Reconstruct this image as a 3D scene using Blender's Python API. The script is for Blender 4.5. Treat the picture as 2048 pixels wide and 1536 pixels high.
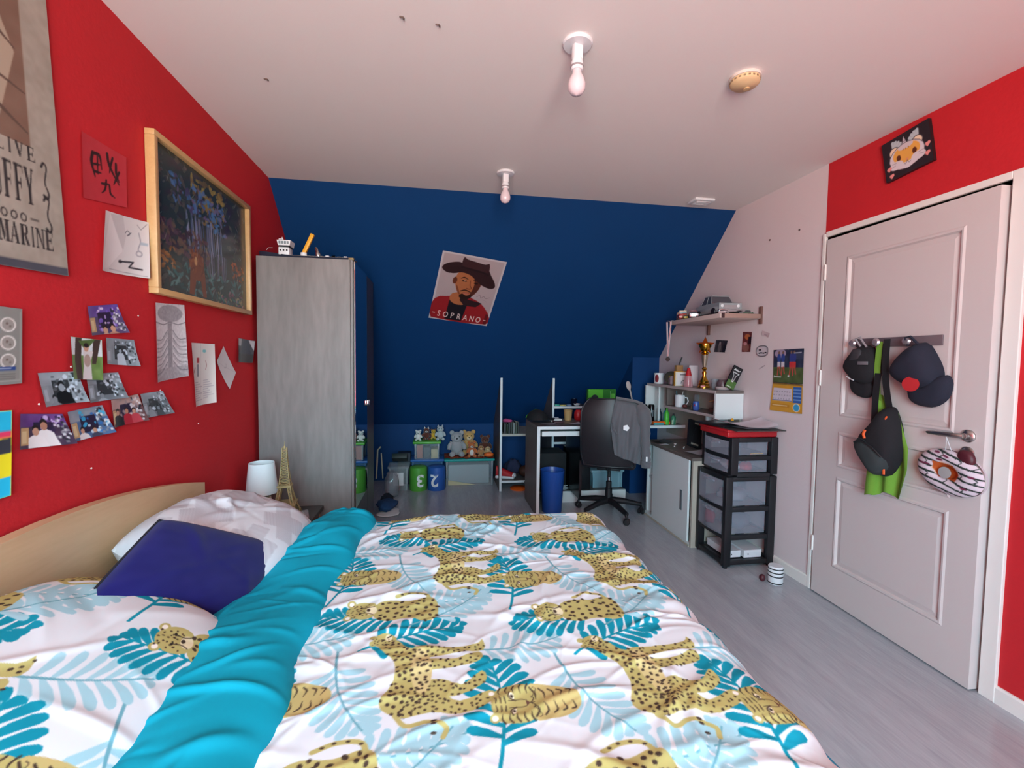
import bpy, bmesh, math, random
import numpy as np
from mathutils import Matrix, Vector
random.seed(7); RNG = np.random.default_rng(7)
PI = math.pi
scene = bpy.context.scene
for o in list(bpy.data.objects): bpy.data.objects.remove(o)
C = scene.collection

# ------------------------------------------------------------------ camera
cam = bpy.data.cameras.new('camera'); cam.sensor_width = 36; cam.lens = 16.06; cam.clip_start = 0.02
camo = bpy.data.objects.new('camera', cam); C.objects.link(camo)
_r = (0.98749, -0.15715, 0.01265); _u = (-0.00426, 0.05363, 0.99855); _f = (0.15760, 0.98612, -0.05229)
camo.matrix_world = Matrix(((_r[0], _u[0], -_f[0], 1.0802), (_r[1], _u[1], -_f[1], -0.5614), (_r[2], _u[2], -_f[2], 1.3365), (0, 0, 0, 1)))
scene.camera = camo

# ------------------------------------------------------------------ light and exposure
vs = scene.view_settings
vs.view_transform = 'Standard'; vs.look = 'None'; vs.gamma = 1; vs.use_curve_mapping = False
vs.exposure = 0.88
WIN = (0.10, 1.75, 0.65, 2.35)         # low window in the rear wall: x0, x1, z0, z1
YR = -2.2                              # rear wall behind the camera
world = bpy.data.worlds.new('sky'); scene.world = world; world.use_nodes = True
_nt = world.node_tree; _bg = _nt.nodes['Background']; _bg.inputs[1].default_value = 18.5
# blue-white sky above the horizon, warm sunlit ground and roofs below it
_tc = _nt.nodes.new('ShaderNodeTexCoord'); _sx = _nt.nodes.new('ShaderNodeSeparateXYZ'); _rp = _nt.nodes.new('ShaderNodeValToRGB'); _mr = _nt.nodes.new('ShaderNodeMapRange')
_mr.inputs[1].default_value = -1; _mr.inputs[2].default_value = 1
_nt.links.new(_tc.outputs['Generated'], _sx.inputs[0]); _nt.links.new(_sx.outputs[2], _mr.inputs[0]); _nt.links.new(_mr.outputs[0], _rp.inputs[0]); _nt.links.new(_rp.outputs[0], _bg.inputs[0])
_e = _rp.color_ramp.elements; _e[0].position = .48; _e[0].color = (0.84, 0.77, 0.70, 1); _e[1].position = .52; _e[1].color = (0.50, 0.84, 0.98, 1)
sun = bpy.data.lights.new('sun', 'SUN'); sun.energy = 8.0; sun.angle = 0.01; sun.color = (1.0, 0.93, 0.82)
suno = bpy.data.objects.new('sun', sun); C.objects.link(suno)
suno.rotation_euler = Vector((-1.2, 1.05, -0.85)).to_track_quat('-Z', 'Y').to_euler()
pl = bpy.data.lights.new('window_portal', 'AREA'); pl.shape = 'RECTANGLE'; pl.size = WIN[1]-WIN[0]; pl.size_y = WIN[3]-WIN[2]
pl.cycles.is_portal = True
plo = bpy.data.objects.new('window_portal', pl); C.objects.link(plo)
plo.location = ((WIN[0]+WIN[1])/2, YR-.11, (WIN[2]+WIN[3])/2); plo.rotation_euler = (PI/2, 0, 0)
scene.cycles.max_bounces = 10; scene.cycles.diffuse_bounces = 6; scene.cycles.transparent_max_bounces = 16
scene.cycles.sample_clamp_indirect = 30.0

# ------------------------------------------------------------------ room numbers (metres)
W, H = 3.275, 2.479          # room width, ceiling height
YB, YK, ZK = 2.6245, 4.56, 0.615   # slope starts, knee wall, knee height
SL = (H-ZK)/(YK-YB)
def slope_z(y): return H-(y-YB)*SL

# ------------------------------------------------------------------ mesh helpers
def lin(c):
    c = np.asarray(c, float); return np.where(c <= 0.04045, c/12.92, ((c+0.055)/1.055)**2.4)
def hexc(s): return tuple(int(s[i:i+2], 16)/255 for i in (0, 2, 4))
class M:
    def __init__(s): s.v = []; s.f = []
    def add(s, vs, fs):
        n = len(s.v); s.v.extend([tuple(map(float, p)) for p in vs]); s.f.extend([tuple(i+n for i in f) for f in fs]); return s
    def box(s, x0, x1, y0, y1, z0, z1, b=0):
        if b > 0: return s.rbox(x0, x1, y0, y1, z0, z1, b)
        v = [(x, y, z) for x in (x0, x1) for y in (y0, y1) for z in (z0, z1)]
        return s.add(v, [(0, 1, 3, 2), (4, 6, 7, 5), (0, 4, 5, 1), (2, 3, 7, 6), (0, 2, 6, 4), (1, 5, 7, 3)])
    def rbox(s, x0, x1, y0, y1, z0, z1, b, seg=2):
        bm = bmesh.new(); bmesh.ops.create_cube(bm, size=1)
        for v in bm.verts: v.co = Vector((x0+(v.co.x+.5)*(x1-x0), y0+(v.co.y+.5)*(y1-y0), z0+(v.co.z+.5)*(z1-z0)))
        b = min(b, .49*min(abs(x1-x0), abs(y1-y0), abs(z1-z0)))
        bmesh.ops.bevel(bm, geom=list(bm.edges), offset=b, segments=seg, profile=0.5, affect='EDGES')
        bm.verts.index_update()
        s.add([v.co[:] for v in bm.verts], [[v.index for v in f.verts] for f in bm.faces]); bm.free(); return s
    def lathe(s, prof, c=(0, 0, 0), n=24, sx=1, sy=1):
        vs = []; fs = []
        for (r, z) in prof:
            for k in range(n):
                a = 2*PI*k/n; vs.append((c[0]+r*sx*math.cos(a), c[1]+r*sy*math.sin(a), c[2]+z))
        m = len(prof)
        for i in range(m-1):
            for k in range(n): fs.append((i*n+k, i*n+(k+1) % n, (i+1)*n+(k+1) % n, (i+1)*n+k))
        if prof[0][0] > 1e-6: fs.append(tuple(range(n))[::-1])
        if prof[-1][0] > 1e-6: fs.append(tuple((m-1)*n+k for k in range(n)))
        return s.add(vs, fs)
    def cyl(s, c, r, h, n=24, r2=None): return s.lathe([(r, 0), (r if r2 is None else r2, h)], c, n)
    def ell(s, c, r, n=16, m=10, rot=None):
        vs = [(0, 0, -1)]; fs = []
        for i in range(1, m):
            t = -PI/2+PI*i/m
            for k in range(n):
                a = 2*PI*k/n; vs.append((math.cos(t)*math.cos(a), math.cos(t)*math.sin(a), math.sin(t)))
        vs.append((0, 0, 1)); top = len(vs)-1
        for k in range(n): fs.append((0, 1+(k+1) % n, 1+k)); fs.append((top, 1+(m-2)*n+k, 1+(m-2)*n+(k+1) % n))
        for i in range(m-2):
            for k in range(n): fs.append((1+i*n+k, 1+i*n+(k+1) % n, 1+(i+1)*n+(k+1) % n, 1+(i+1)*n+k))
        out = []
        for p in vs:
            q = Vector((p[0]*r[0], p[1]*r[1], p[2]*r[2]))
            if rot is not None: q = rot @ q
            out.append((q[0]+c[0], q[1]+c[1], q[2]+c[2]))
        return s.add(out, fs)
    def tube(s, pts, r, n=8, closed=False):
        pts = [Vector(p) for p in pts]; m = len(pts); rr = r if hasattr(r, '__len__') else [r]*m
        vs = []; fs = []; up = None
        for i, p in enumerate(pts):
            a = pts[(i-1) % m] if (closed or i > 0) else p; b = pts[(i+1) % m] if (closed or i < m-1) else p
            t = (b-a).normalized() if (b-a).length > 1e-9 else Vector((0, 0, 1))
            if up is None: up = Vector((0, 0, 1)) if abs(t.z) < .9 else Vector((1, 0, 0))
            x = t.cross(up); x = x.normalized() if x.length > 1e-6 else t.orthogonal().normalized()
            y = x.cross(t).normalized(); up = y
            for k in range(n):
                an = 2*PI*k/n; vs.append(tuple(p+rr[i]*(math.cos(an)*x+math.sin(an)*y)))
        for i in range(m if closed else m-1):
            j = (i+1) % m
            for k in range(n): fs.append((i*n+k, j*n+k, j*n+(k+1) % n, i*n+(k+1) % n))
        if not closed: fs.append(tuple(range(n))); fs.append(tuple((m-1)*n+k for k in range(n))[::-1])
        return s.add(vs, fs)
    def prism(s, poly, ax, a, b):
        def q(p, t): return {'x': (t, p[0], p[1]), 'y': (p[0], t, p[1]), 'z': (p[0], p[1], t)}[ax]
        n = len(poly); vs = [q(p, a) for p in poly]+[q(p, b) for p in poly]
        return s.add(vs, [tuple(range(n))[::-1], tuple(range(n, 2*n))]+[(i, (i+1) % n, n+(i+1) % n, n+i) for i in range(n)])
    def grid(s, fn, nu, nv, wrap=False):
        vs = [fn(i/nu, j/nv) for j in range(nv+1) for i in range(nu+1)]
        return s.add(vs, [(j*(nu+1)+i, j*(nu+1)+i+1, (j+1)*(nu+1)+i+1, (j+1)*(nu+1)+i) for j in range(nv) for i in range(nu)])
    def xf(s, mat, start=0):
        for i in range(start, len(s.v)): s.v[i] = tuple(mat @ Vector(s.v[i]))
        return s
    def move(s, d, start=0): return s.xf(Matrix.Translation(d), start)
    def rot(s, ang, ax, c=(0, 0, 0), start=0):
        return s.xf(Matrix.Translation(c) @ Matrix.Rotation(ang, 4, ax) @ Matrix.Translation([-q for q in c]), start)
    def jitter(s, amp, seed=0, freq=30):
        for i, p in enumerate(s.v):
            k = amp*math.sin(freq*p[0]+1.3*freq*p[1]+seed)*math.cos(1.1*freq*p[2]-.7*freq*p[0]+seed)
            s.v[i] = (p[0]+k, p[1]+k*.7, p[2]+k*.8)
        return s
def top_root(o):
    while o.parent: o = o.parent
    return o
def mesh_from(name, m, smooth=40):
    me = bpy.data.meshes.new(name); me.from_pydata(m.v, [], m.f)
    if smooth:
        me.polygons.foreach_set('use_smooth', [True]*len(me.polygons)); me.set_sharp_from_angle(angle=math.radians(smooth))
    me.update(); return me
def link(name, me, mat, parent=None):
    o = bpy.data.objects.new(name, me); C.objects.link(o); me.materials.append(mat)
    if parent: o.parent = parent
    return o
def tag(o, label, cat, group=None):
    o['label'] = label; o['category'] = cat
    if group: o['group'] = group
    return o
def thing(name, label, cat, loc=(0, 0, 0), rz=0, group=None):
    o = bpy.data.objects.new(name, None); C.objects.link(o); o.empty_display_size = .05
    o.location = loc; o.rotation_euler = (0, 0, rz); return tag(o, label, cat, group)
def part(name, m, mat, parent, world=False, smooth=40, label=None):
    """child mesh; with world=True the shape was written in room coordinates"""
    if world:
        l = top_root(parent).location; m.move((-l[0], -l[1], -l[2]))
    o = link(name, mesh_from(name, m, smooth), mat, parent)
    if label: o['label'] = label
    return o
def solo(name, m, mat, label, cat, group=None, smooth=40):
    """a thing that is one mesh, written in room coordinates; its origin goes to its base"""
    a = np.array(m.v); b = ((a[:, 0].min()+a[:, 0].max())/2, (a[:, 1].min()+a[:, 1].max())/2, a[:, 2].min())
    m.move((-b[0], -b[1], -b[2])); o = link(name, mesh_from(name, m, smooth), mat); o.location = b
    return tag(o, label, cat, group)
def struct(name, m, mat, parent=None, smooth=0):
    o = link(name, mesh_from(name, m, smooth), mat, parent)
    if not parent: o['kind'] = 'structure'
    return o
def dup(root, loc, rz, label=None, group=None):
    r = root.copy(); C.objects.link(r); r.location = loc; r.rotation_euler = (0, 0, rz)
    if label: r['label'] = label
    if group: r['group'] = group
    for ch in list(root.children):
        c = ch.copy(); C.objects.link(c); c.parent = r
        for g in list(ch.children):
            d = g.copy(); C.objects.link(d); d.parent = c
    return r

# ------------------------------------------------------------------ materials
MATS = {}
def mat(key, col, rough=.6, metal=0, bump=0, bscale=200, spec=.5, var=0, vscale=6, sheen=0, coat=0):
    if key in MATS: return MATS[key]
    m = bpy.data.materials.new(key); m.use_nodes = True; nt = m.node_tree; b = nt.nodes['Principled BSDF']
    c = hexc(col) if isinstance(col, str) else col; c = tuple(lin(c))+(1,)
    b.inputs['Base Color'].default_value = c; b.inputs['Roughness'].default_value = rough; b.inputs['Metallic'].default_value = metal
    b.inputs['Specular IOR Level'].default_value = spec
    if sheen: b.inputs['Sheen Weight'].default_value = sheen
    if coat: b.inputs['Coat Weight'].default_value = coat; b.inputs['Coat Roughness'].default_value = .1
    if bump or var:
        tc = nt.nodes.new('ShaderNodeTexCoord')
    if bump:
        n = nt.nodes.new('ShaderNodeTexNoise'); n.inputs['Scale'].default_value = bscale; n.inputs['Detail'].default_value = 3
        nt.links.new(tc.outputs['Object'], n.inputs['Vector'])
        bp = nt.nodes.new('ShaderNodeBump'); bp.inputs['Strength'].default_value = bump; bp.inputs['Distance'].default_value = .004
        nt.links.new(n.outputs['Fac'], bp.inputs['Height']); nt.links.new(bp.outputs[0], b.inputs['Normal'])
    if var:
        n2 = nt.nodes.new('ShaderNodeTexNoise'); n2.inputs['Scale'].default_value = vscale; n2.inputs['Detail'].default_value = 5
        nt.links.new(tc.outputs['Object'], n2.inputs['Vector'])
        mx = nt.nodes.new('ShaderNodeMix'); mx.data_type = 'RGBA'
        mx.inputs[6].default_value = tuple(max(0, q*(1-var)) for q in c[:3])+(1,); mx.inputs[7].default_value = tuple(min(1, q*(1+var)) for q in c[:3])+(1,)
        nt.links.new(n2.outputs['Fac'], mx.inputs[0]); nt.links.new(mx.outputs[2], b.inputs['Base Color'])
    MATS[key] = m; return m
def print_mat(key, rough=.6, sheen=0, bump=0, bscale=900, spec=.35):
    if key in MATS: return MATS[key]
    m = mat(key, (1, 1, 1), rough, bump=bump, bscale=bscale, sheen=sheen, spec=spec); nt = m.node_tree
    a = nt.nodes.new('ShaderNodeAttribute'); a.attribute_name = 'Col'
    nt.links.new(a.outputs['Color'], nt.nodes['Principled BSDF'].inputs['Base Color']); return m
def wood(key, c1, c2, rough=.45, axis=2, scale=3.0, stretch=9, fine=.35):
    """streaky wood: noise stretched along one axis"""
    if key in MATS: return MATS[key]
    m = bpy.data.materials.new(key); m.use_nodes = True; nt = m.node_tree; b = nt.nodes['Principled BSDF']; b.inputs['Roughness'].default_value = rough
    tc = nt.nodes.new('ShaderNodeTexCoord'); mp = nt.nodes.new('ShaderNodeMapping'); sc = [stretch*scale]*3; sc[axis] = scale
    mp.inputs['Scale'].default_value = sc; nt.links.new(tc.outputs['Object'], mp.inputs['Vector'])
    n1 = nt.nodes.new('ShaderNodeTexNoise'); n1.inputs['Scale'].default_value = 1; n1.inputs['Detail'].default_value = 6; n1.inputs['Distortion'].default_value = .8
    n2 = nt.nodes.new('ShaderNodeTexNoise'); n2.inputs['Scale'].default_value = 7; n2.inputs['Detail'].default_value = 4
    nt.links.new(mp.outputs[0], n1.inputs['Vector']); nt.links.new(mp.outputs[0], n2.inputs['Vector'])
    ad = nt.nodes.new('ShaderNodeMix'); ad.data_type = 'FLOAT'; ad.inputs[0].default_value = fine
    nt.links.new(n1.outputs['Fac'], ad.inputs[2]); nt.links.new(n2.outputs['Fac'], ad.inputs[3])
    rp = nt.nodes.new('ShaderNodeValToRGB'); rp.color_ramp.elements[0].position = .32; rp.color_ramp.elements[1].position = .68
    rp.color_ramp.elements[0].color = tuple(lin(hexc(c1)))+(1,); rp.color_ramp.elements[1].color = tuple(lin(hexc(c2)))+(1,)
    nt.links.new(ad.outputs[0], rp.inputs[0]); nt.links.new(rp.outputs[0], b.inputs['Base Color'])
    bp = nt.nodes.new('ShaderNodeBump'); bp.inputs['Strength'].default_value = .08; bp.inputs['Distance'].default_value = .002
    nt.links.new(ad.outputs[0], bp.inputs['Height']); nt.links.new(bp.outputs[0], b.inputs['Normal'])
    MATS[key] = m; return m
def clear(key, col, fac, rough=.12):
    """thin clear plastic: partly see-through, partly tinted gloss"""
    if key in MATS: return MATS[key]
    m = bpy.data.materials.new(key); m.use_nodes = True; nt = m.node_tree; b = nt.nodes['Principled BSDF']; out = nt.nodes['Material Output']
    b.inputs['Base Color'].default_value = tuple(lin(hexc(col)))+(1,); b.inputs['Roughness'].default_value = rough
    t = nt.nodes.new('ShaderNodeBsdfTransparent'); mx = nt.nodes.new('ShaderNodeMixShader'); mx.inputs[0].default_value = fac
    nt.links.new(t.outputs[0], mx.inputs[1]); nt.links.new(b.outputs[0], mx.inputs[2]); nt.links.new(mx.outputs[0], out.inputs[0])
    MATS[key] = m; return m

# ------------------------------------------------------------------ flat print: shapes drawn on a colour grid
class Cv:
    def __init__(s, w, h, step, bg=(1, 1, 1)):
        s.w, s.h = w, h; s.nx = max(2, int(round(w/step))+1); s.ny = max(2, int(round(h/step))+1)
        s.dx = w/(s.nx-1); s.dy = h/(s.ny-1); s.a = np.empty((s.ny, s.nx, 3)); s.a[:] = s.col(bg); s.T = np.array([[1, 0, 0], [0, 1, 0]], float)
    @staticmethod
    def col(c): return np.array(hexc(c) if isinstance(c, str) else c, float)
    def place(s, x, y, sc=1, rot=0, flip=1):
        c, n = math.cos(rot)*sc, math.sin(rot)*sc; s.T = np.array([[c*flip, -n, x], [n*flip, c, y]]); return s
    def home(s): s.T = np.array([[1, 0, 0], [0, 1, 0]], float); return s
    def tp(s, pts): p = np.asarray(pts, float); return p @ s.T[:, :2].T + s.T[:, 2]
    def window(s, p, pad=0):
        i0 = max(0, int((p[:, 0].min()-pad)/s.dx)-1); i1 = min(s.nx, int((p[:, 0].max()+pad)/s.dx)+3)
        j0 = max(0, int((p[:, 1].min()-pad)/s.dy)-1); j1 = min(s.ny, int((p[:, 1].max()+pad)/s.dy)+3)
        return (i0, i1, j0, j1) if i1 > i0 and j1 > j0 else None
    def blend(s, win, m, c, a):
        i0, i1, j0, j1 = win; r = s.a[j0:j1, i0:i1]; k = (np.clip(m, 0, 1)*a)[..., None]; r[:] = r*(1-k)+s.col(c)*k
    def mask(s, p, win):
        i0, i1, j0, j1 = win; ss = 3; n = len(p); acc = 0
        for a in range(ss):
            for b in range(ss):
                x = (np.arange(i0, i1)+(a+.5)/ss-.5)*s.dx; y = (np.arange(j0, j1)+(b+.5)/ss-.5)*s.dy
                X, Y = np.meshgrid(x, y); ins = np.zeros(X.shape, bool)
                for k in range(n):
                    x1, y1 = p[k]; x2, y2 = p[(k+1) % n]
                    if y1 == y2: continue
                    ins ^= ((y1 > Y) != (y2 > Y)) & (X < (x2-x1)*(Y-y1)/(y2-y1)+x1)
                acc = acc+ins
        return acc/ss**2
    def poly(s, pts, c, a=1):
        p = s.tp(pts); w = s.window(p)
        if w: s.blend(w, s.mask(p, w), c, a)
        return s
    def rect(s, x0, y0, x1, y1, c, a=1): return s.poly([(x0, y0), (x1, y0), (x1, y1), (x0, y1)], c, a)
    def ell(s, x, y, rx, ry, c, rot=0, a=1, n=18):
        t = np.linspace(0, 2*PI, n, endpoint=False); px = rx*np.cos(t); py = ry*np.sin(t); cr, sr = math.cos(rot), math.sin(rot)
        return s.poly(np.stack([x+px*cr-py*sr, y+px*sr+py*cr], 1), c, a)
    def line(s, pts, wd, c, a=1):
        p = s.tp(pts); sc = math.hypot(s.T[0, 0], s.T[1, 0]); ws = [q*sc/2 for q in (wd if hasattr(wd, '__len__') else [wd]*len(p))]
        w = s.window(p, max(ws))
        if not w: return s
        i0, i1, j0, j1 = w; X, Y = np.meshgrid(np.arange(i0, i1)*s.dx, np.arange(j0, j1)*s.dy); best = np.zeros(X.shape)
        for k in range(len(p)-1):
            d = p[k+1]-p[k]; L = d @ d
            t = np.clip(((X-p[k, 0])*d[0]+(Y-p[k, 1])*d[1])/max(L, 1e-12), 0, 1)
            dist = np.hypot(X-p[k, 0]-t*d[0], Y-p[k, 1]-t*d[1]); r = ws[k]+(ws[k+1]-ws[k])*t
            best = np.maximum(best, np.clip((r-dist)/s.dx+.5, 0, 1))
        s.blend(w, best, c, a); return s
    def curve(s, pts, wd, c, a=1, n=14): return s.line(spline(pts, n), wd if not hasattr(wd, '__len__') else list(np.interp(np.linspace(0, 1, n), np.linspace(0, 1, len(wd)), wd)), c, a)
    def noise(s, amp, cell, seed=0, tint=(1, 1, 1)):
        r = np.random.default_rng(seed); gx = max(2, int(s.w/cell)+2); gy = max(2, int(s.h/cell)+2); g = r.uniform(-1, 1, (gy, gx))
        fx = np.linspace(0, gx-1.001, s.nx); fy = np.linspace(0, gy-1.001, s.ny); ix = fx.astype(int); iy = fy.astype(int)
        tx = (fx-ix)[None]; ty = (fy-iy)[:, None]
        v = (g[np.ix_(iy, ix)]*(1-tx)+g[np.ix_(iy, ix+1)]*tx)*(1-ty)+(g[np.ix_(iy+1, ix)]*(1-tx)+g[np.ix_(iy+1, ix+1)]*tx)*ty
        s.a = np.clip(s.a+amp*v[..., None]*np.asarray(tint), 0, 1); return s
    def text(s, t, x, y, size, c, sx=1, align='LEFT', bold=0, a=1):
        cu = bpy.data.curves.new('t', 'FONT'); cu.body = t; cu.size = 1; cu.align_x = align; cu.offset = bold; cu.resolution_u = 3
        ob = bpy.data.objects.new('t', cu); C.objects.link(ob); dg = bpy.context.evaluated_depsgraph_get()
        me = bpy.data.meshes.new_from_object(ob.evaluated_get(dg)); me.calc_loop_triangles()
        v = np.array([q.co[:2] for q in me.vertices]); tr = [tuple(q.vertices) for q in me.loop_triangles]
        bpy.data.objects.remove(ob); bpy.data.curves.remove(cu); bpy.data.meshes.remove(me)
        if not len(tr): return s
        v = s.tp(v*np.array([size*sx, size])+np.array([x, y])); w = s.window(v); 
        if not w: return s
        m = np.zeros((w[3]-w[2], w[1]-w[0]))
        for q in tr:
            p = v[list(q)]; ww = s.window(p)
            if ww: m[ww[2]-w[2]:ww[3]-w[2], ww[0]-w[0]:ww[1]-w[0]] += s.mask(p, ww)
        s.blend(w, m, c, a); return s
def spline(pts, n=14):
    p = np.asarray(pts, float)
    if len(p) < 3: t = np.linspace(0, 1, n)[:, None]; return p[0]*(1-t)+p[-1]*t
    q = np.vstack([2*p[0]-p[1], p, 2*p[-1]-p[-2]]); out = []
    for u in np.linspace(0, len(p)-1-1e-9, n):
        i = int(u); t = u-i; a, b, c, d = q[i], q[i+1], q[i+2], q[i+3]
        out.append(.5*((2*b)+(c-a)*t+(2*a-5*b+4*c-d)*t*t+(3*b-a-3*c+d)*t**3))
    return np.array(out)
def set_col(me, rgb):
    at = me.color_attributes.new('Col', 'FLOAT_COLOR', 'POINT'); d = np.ones((len(me.vertices), 4)); d[:, :3] = lin(rgb); at.data.foreach_set('color', d.ravel())
def grid_mesh(name, P, cv, smooth=True, flip=False):
    """P: ny x nx x 3 points, with the print cv on them"""
    ny, nx = P.shape[:2]; me = bpy.data.meshes.new(name); i = np.arange(ny*nx).reshape(ny, nx)
    q = np.stack([i[:-1, :-1], i[:-1, 1:], i[1:, 1:], i[1:, :-1]], -1).reshape(-1, 4)
    if flip: q = q[:, ::-1]
    me.vertices.add(ny*nx); me.vertices.foreach_set('co', P.reshape(-1).astype(np.float32))
    me.loops.add(q.size); me.loops.foreach_set('vertex_index', q.reshape(-1).astype(np.int32)); me.polygons.add(len(q))
    me.polygons.foreach_set('loop_start', np.arange(0, q.size, 4, dtype=np.int32)); me.polygons.foreach_set('loop_total', np.full(len(q), 4, np.int32))
    me.update(calc_edges=True)
    if smooth: me.polygons.foreach_set('use_smooth', np.ones(len(q), bool))
    if cv is not None: set_col(me, cv.a.reshape(-1, 3))
    return me
def wall_quad(q, nx, ny, curl=0, twist=0):
    """q: TL, TR, BR, BL as 3-D points; returns the grid, row 0 at the bottom"""
    q = [np.array(p, float) for p in q]; u = np.linspace(0, 1, nx)[None, :, None]; v = np.linspace(0, 1, ny)[:, None, None]
    P = (q[3]*(1-u)+q[2]*u)*(1-v)+(q[0]*(1-u)+q[1]*u)*v; n = np.cross(q[1]-q[0], q[0]-q[3]); n /= np.linalg.norm(n)
    lift = curl*(np.abs(2*u-1)**2.5)*(.35+.65*(1-v))+twist*u*(1-v)**3
    return P+n*lift
# ================================================================== THE ROOM
m_red = mat('red paint', 'BE2129', .75, spec=.3, bump=.25, bscale=60, var=.06, vscale=5)
m_blue = mat('blue paint', '06386B', .65, spec=.2, bump=.15, bscale=60, var=.05, vscale=4)
m_white = mat('white wall paint', 'D6C9CB', .8, bump=.12, bscale=90)
m_ceil = mat('ceiling paint', 'E4DFDC', .85, bump=.05, bscale=120)
m_trim = mat('white trim', 'E2DEDA', .5)
m_wdoor = mat('door paint', 'CBC0BF', .42, bump=.04, bscale=300)
# floor: pale laminate, streaks along the depth of the room
m_floor = wood('pale laminate', '9A9EA5', 'B0B4BB', .22, axis=1, scale=1.6, stretch=10, fine=.45)
struct('floor', M().box(-.1, W+.1, YR-.1, YK+.1, -.08, 0), m_floor)
struct('ceiling', M().box(-.1, W+.1, YR-.1, YB+.06, H, H+.1), m_ceil)
# left wall follows the slope
side = [(YR-.1, 0), (YK+.1, 0), (YK+.1, ZK+.02), (YB, H+.02), (YR-.1, H+.02)]
struct('wall_left', M().prism(side, 'x', -.1, 0), m_red)
# right wall: door opening between DY0 and DY1
DY0, DY1, DZ = 0.928-.013, 1.758+.02, 2.06
rw = M()
YP = 1.795                      # where white paint meets red
def side_slab(m, y0, y1, z0, z1): m.box(W, W+.1, y0, y1, z0, z1)
struct_white = M().prism([(YP, 0), (YK+.1, 0), (YK+.1, ZK+.02), (YB, H+.02), (YP, H+.02)], 'x', W, W+.1)
wr = struct('wall_right', struct_white, m_white)
rr = M(); rr.prism([(YR-.1, 0), (DY0, 0), (DY0, H+.02), (YR-.1, H+.02)], 'x', W, W+.1); side_slab(rr, DY0, YP, DZ, H+.02); side_slab(rr, DY1, YP, 0, DZ)
struct('wall_right_red', rr, m_red, wr)
# back: slope, knee wall and the boxed corner
t = .1
struct('wall_back', M().prism([(YB, H), (YK, ZK), (YK, 0), (YK+.1, 0), (YK+.1, ZK+.1), (YB+.04, H+.14)], 'x', -.1, W+.1), m_blue)
bx0, by0 = 2.99, 3.765
struct('wall_back_boxing', M().prism([(by0, 0), (by0, slope_z(by0)+.01), (YK, ZK+.01), (YK, 0)], 'x', bx0, W), m_blue)
# rear wall with the window
x0, x1, z0, z1 = WIN; rwm = M()
rwm.box(-.1, x0, YR-.12, YR, 0, H+.02); rwm.box(x1, W+.1, YR-.12, YR, 0, H+.02); rwm.box(x0, x1, YR-.12, YR, 0, z0); rwm.box(x0, x1, YR-.12, YR, z1, H+.02)
struct('wall_rear', rwm, m_white)
wf = bpy.data.objects.new('window_1', None); C.objects.link(wf); wf['kind'] = 'structure'; xm = (x0+x1)/2
for b in ((x0, x0+.05), (x1-.05, x1), (xm-.04, xm+.04)): struct('frame_stile', M().box(b[0], b[1], YR-.1, YR-.04, z0, z1, .006), m_trim, wf)
for sx in ((x0+.05, xm-.04), (xm+.04, x1-.05)):
    for b in ((z0, z0+.05), (z1-.05, z1)): struct('frame_rail', M().box(sx[0], sx[1], YR-.1, YR-.04, b[0], b[1], .006), m_trim, wf)
    struct('pane', M().box(sx[0], sx[1], YR-.075, YR-.069, z0+.05, z1-.05), clear('window glass', 'FFFFFF', .04, .02), wf)
struct('window_handle', M().tube([(xm, YR-.04, .9), (xm, YR-.01, .9), (xm, YR-.01, .8)], .009, 8), m_trim, wf, 40)
struct('window_sill', M().box(x0-.03, x1+.03, YR-.02, YR+.05, z0-.03, z0, .005), m_trim, wf)
# baseboards
bb = [(0, 0), (-.012, 0), (-.012, .062), (-.008, .07), (0, .07)]
for nm, ya, yb in (('baseboard_right', DY1+.022, by0), ('baseboard_right_near', YR, DY0-.05)):
    struct(nm, M().prism([(W+p[0], p[1]) for p in bb], 'y', ya, yb), m_trim)
struct('baseboard_left', M().prism([(-p[0], p[1]) for p in bb], 'y', YR, YK), m_trim)
struct('baseboard_back', M().prism([(YK+p[0], p[1]) for p in bb], 'x', 0, bx0), m_blue)
# door casing
ca = bpy.data.objects.new('trim_1', None); C.objects.link(ca); ca['kind'] = 'structure'
struct('casing_side', M().box(W-.014, W+.1, DY1, DY1+.022, 0, DZ+.02, .003), m_trim, ca)
struct('casing_side', M().box(W-.014, W+.1, DY0-.055, DY0, 0, DZ+.03, .003), m_trim, ca)
struct('casing_head', M().box(W-.014, W+.1, DY0, DY1, DZ, DZ+.03, .003), m_trim, ca)
struct('door_stop', M().box(W+.03, W+.1, DY0-.0, DY0+.03, 0, DZ, .002), m_trim, ca)
# corridor behind the door gap
struct('wall_corridor', M().box(W+.9, W+1.0, -.4, 3.2, -.08, H).box(W+.1, W+.9, -.5, -.4, -.08, H).box(W+.1, W+.9, 3.1, 3.2, -.08, H).box(W+.09, W+1.0, -.5, 3.2, H, H+.1).box(W+.09, W+1, -.5, 3.2, -.08, 0), m_white)
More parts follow.
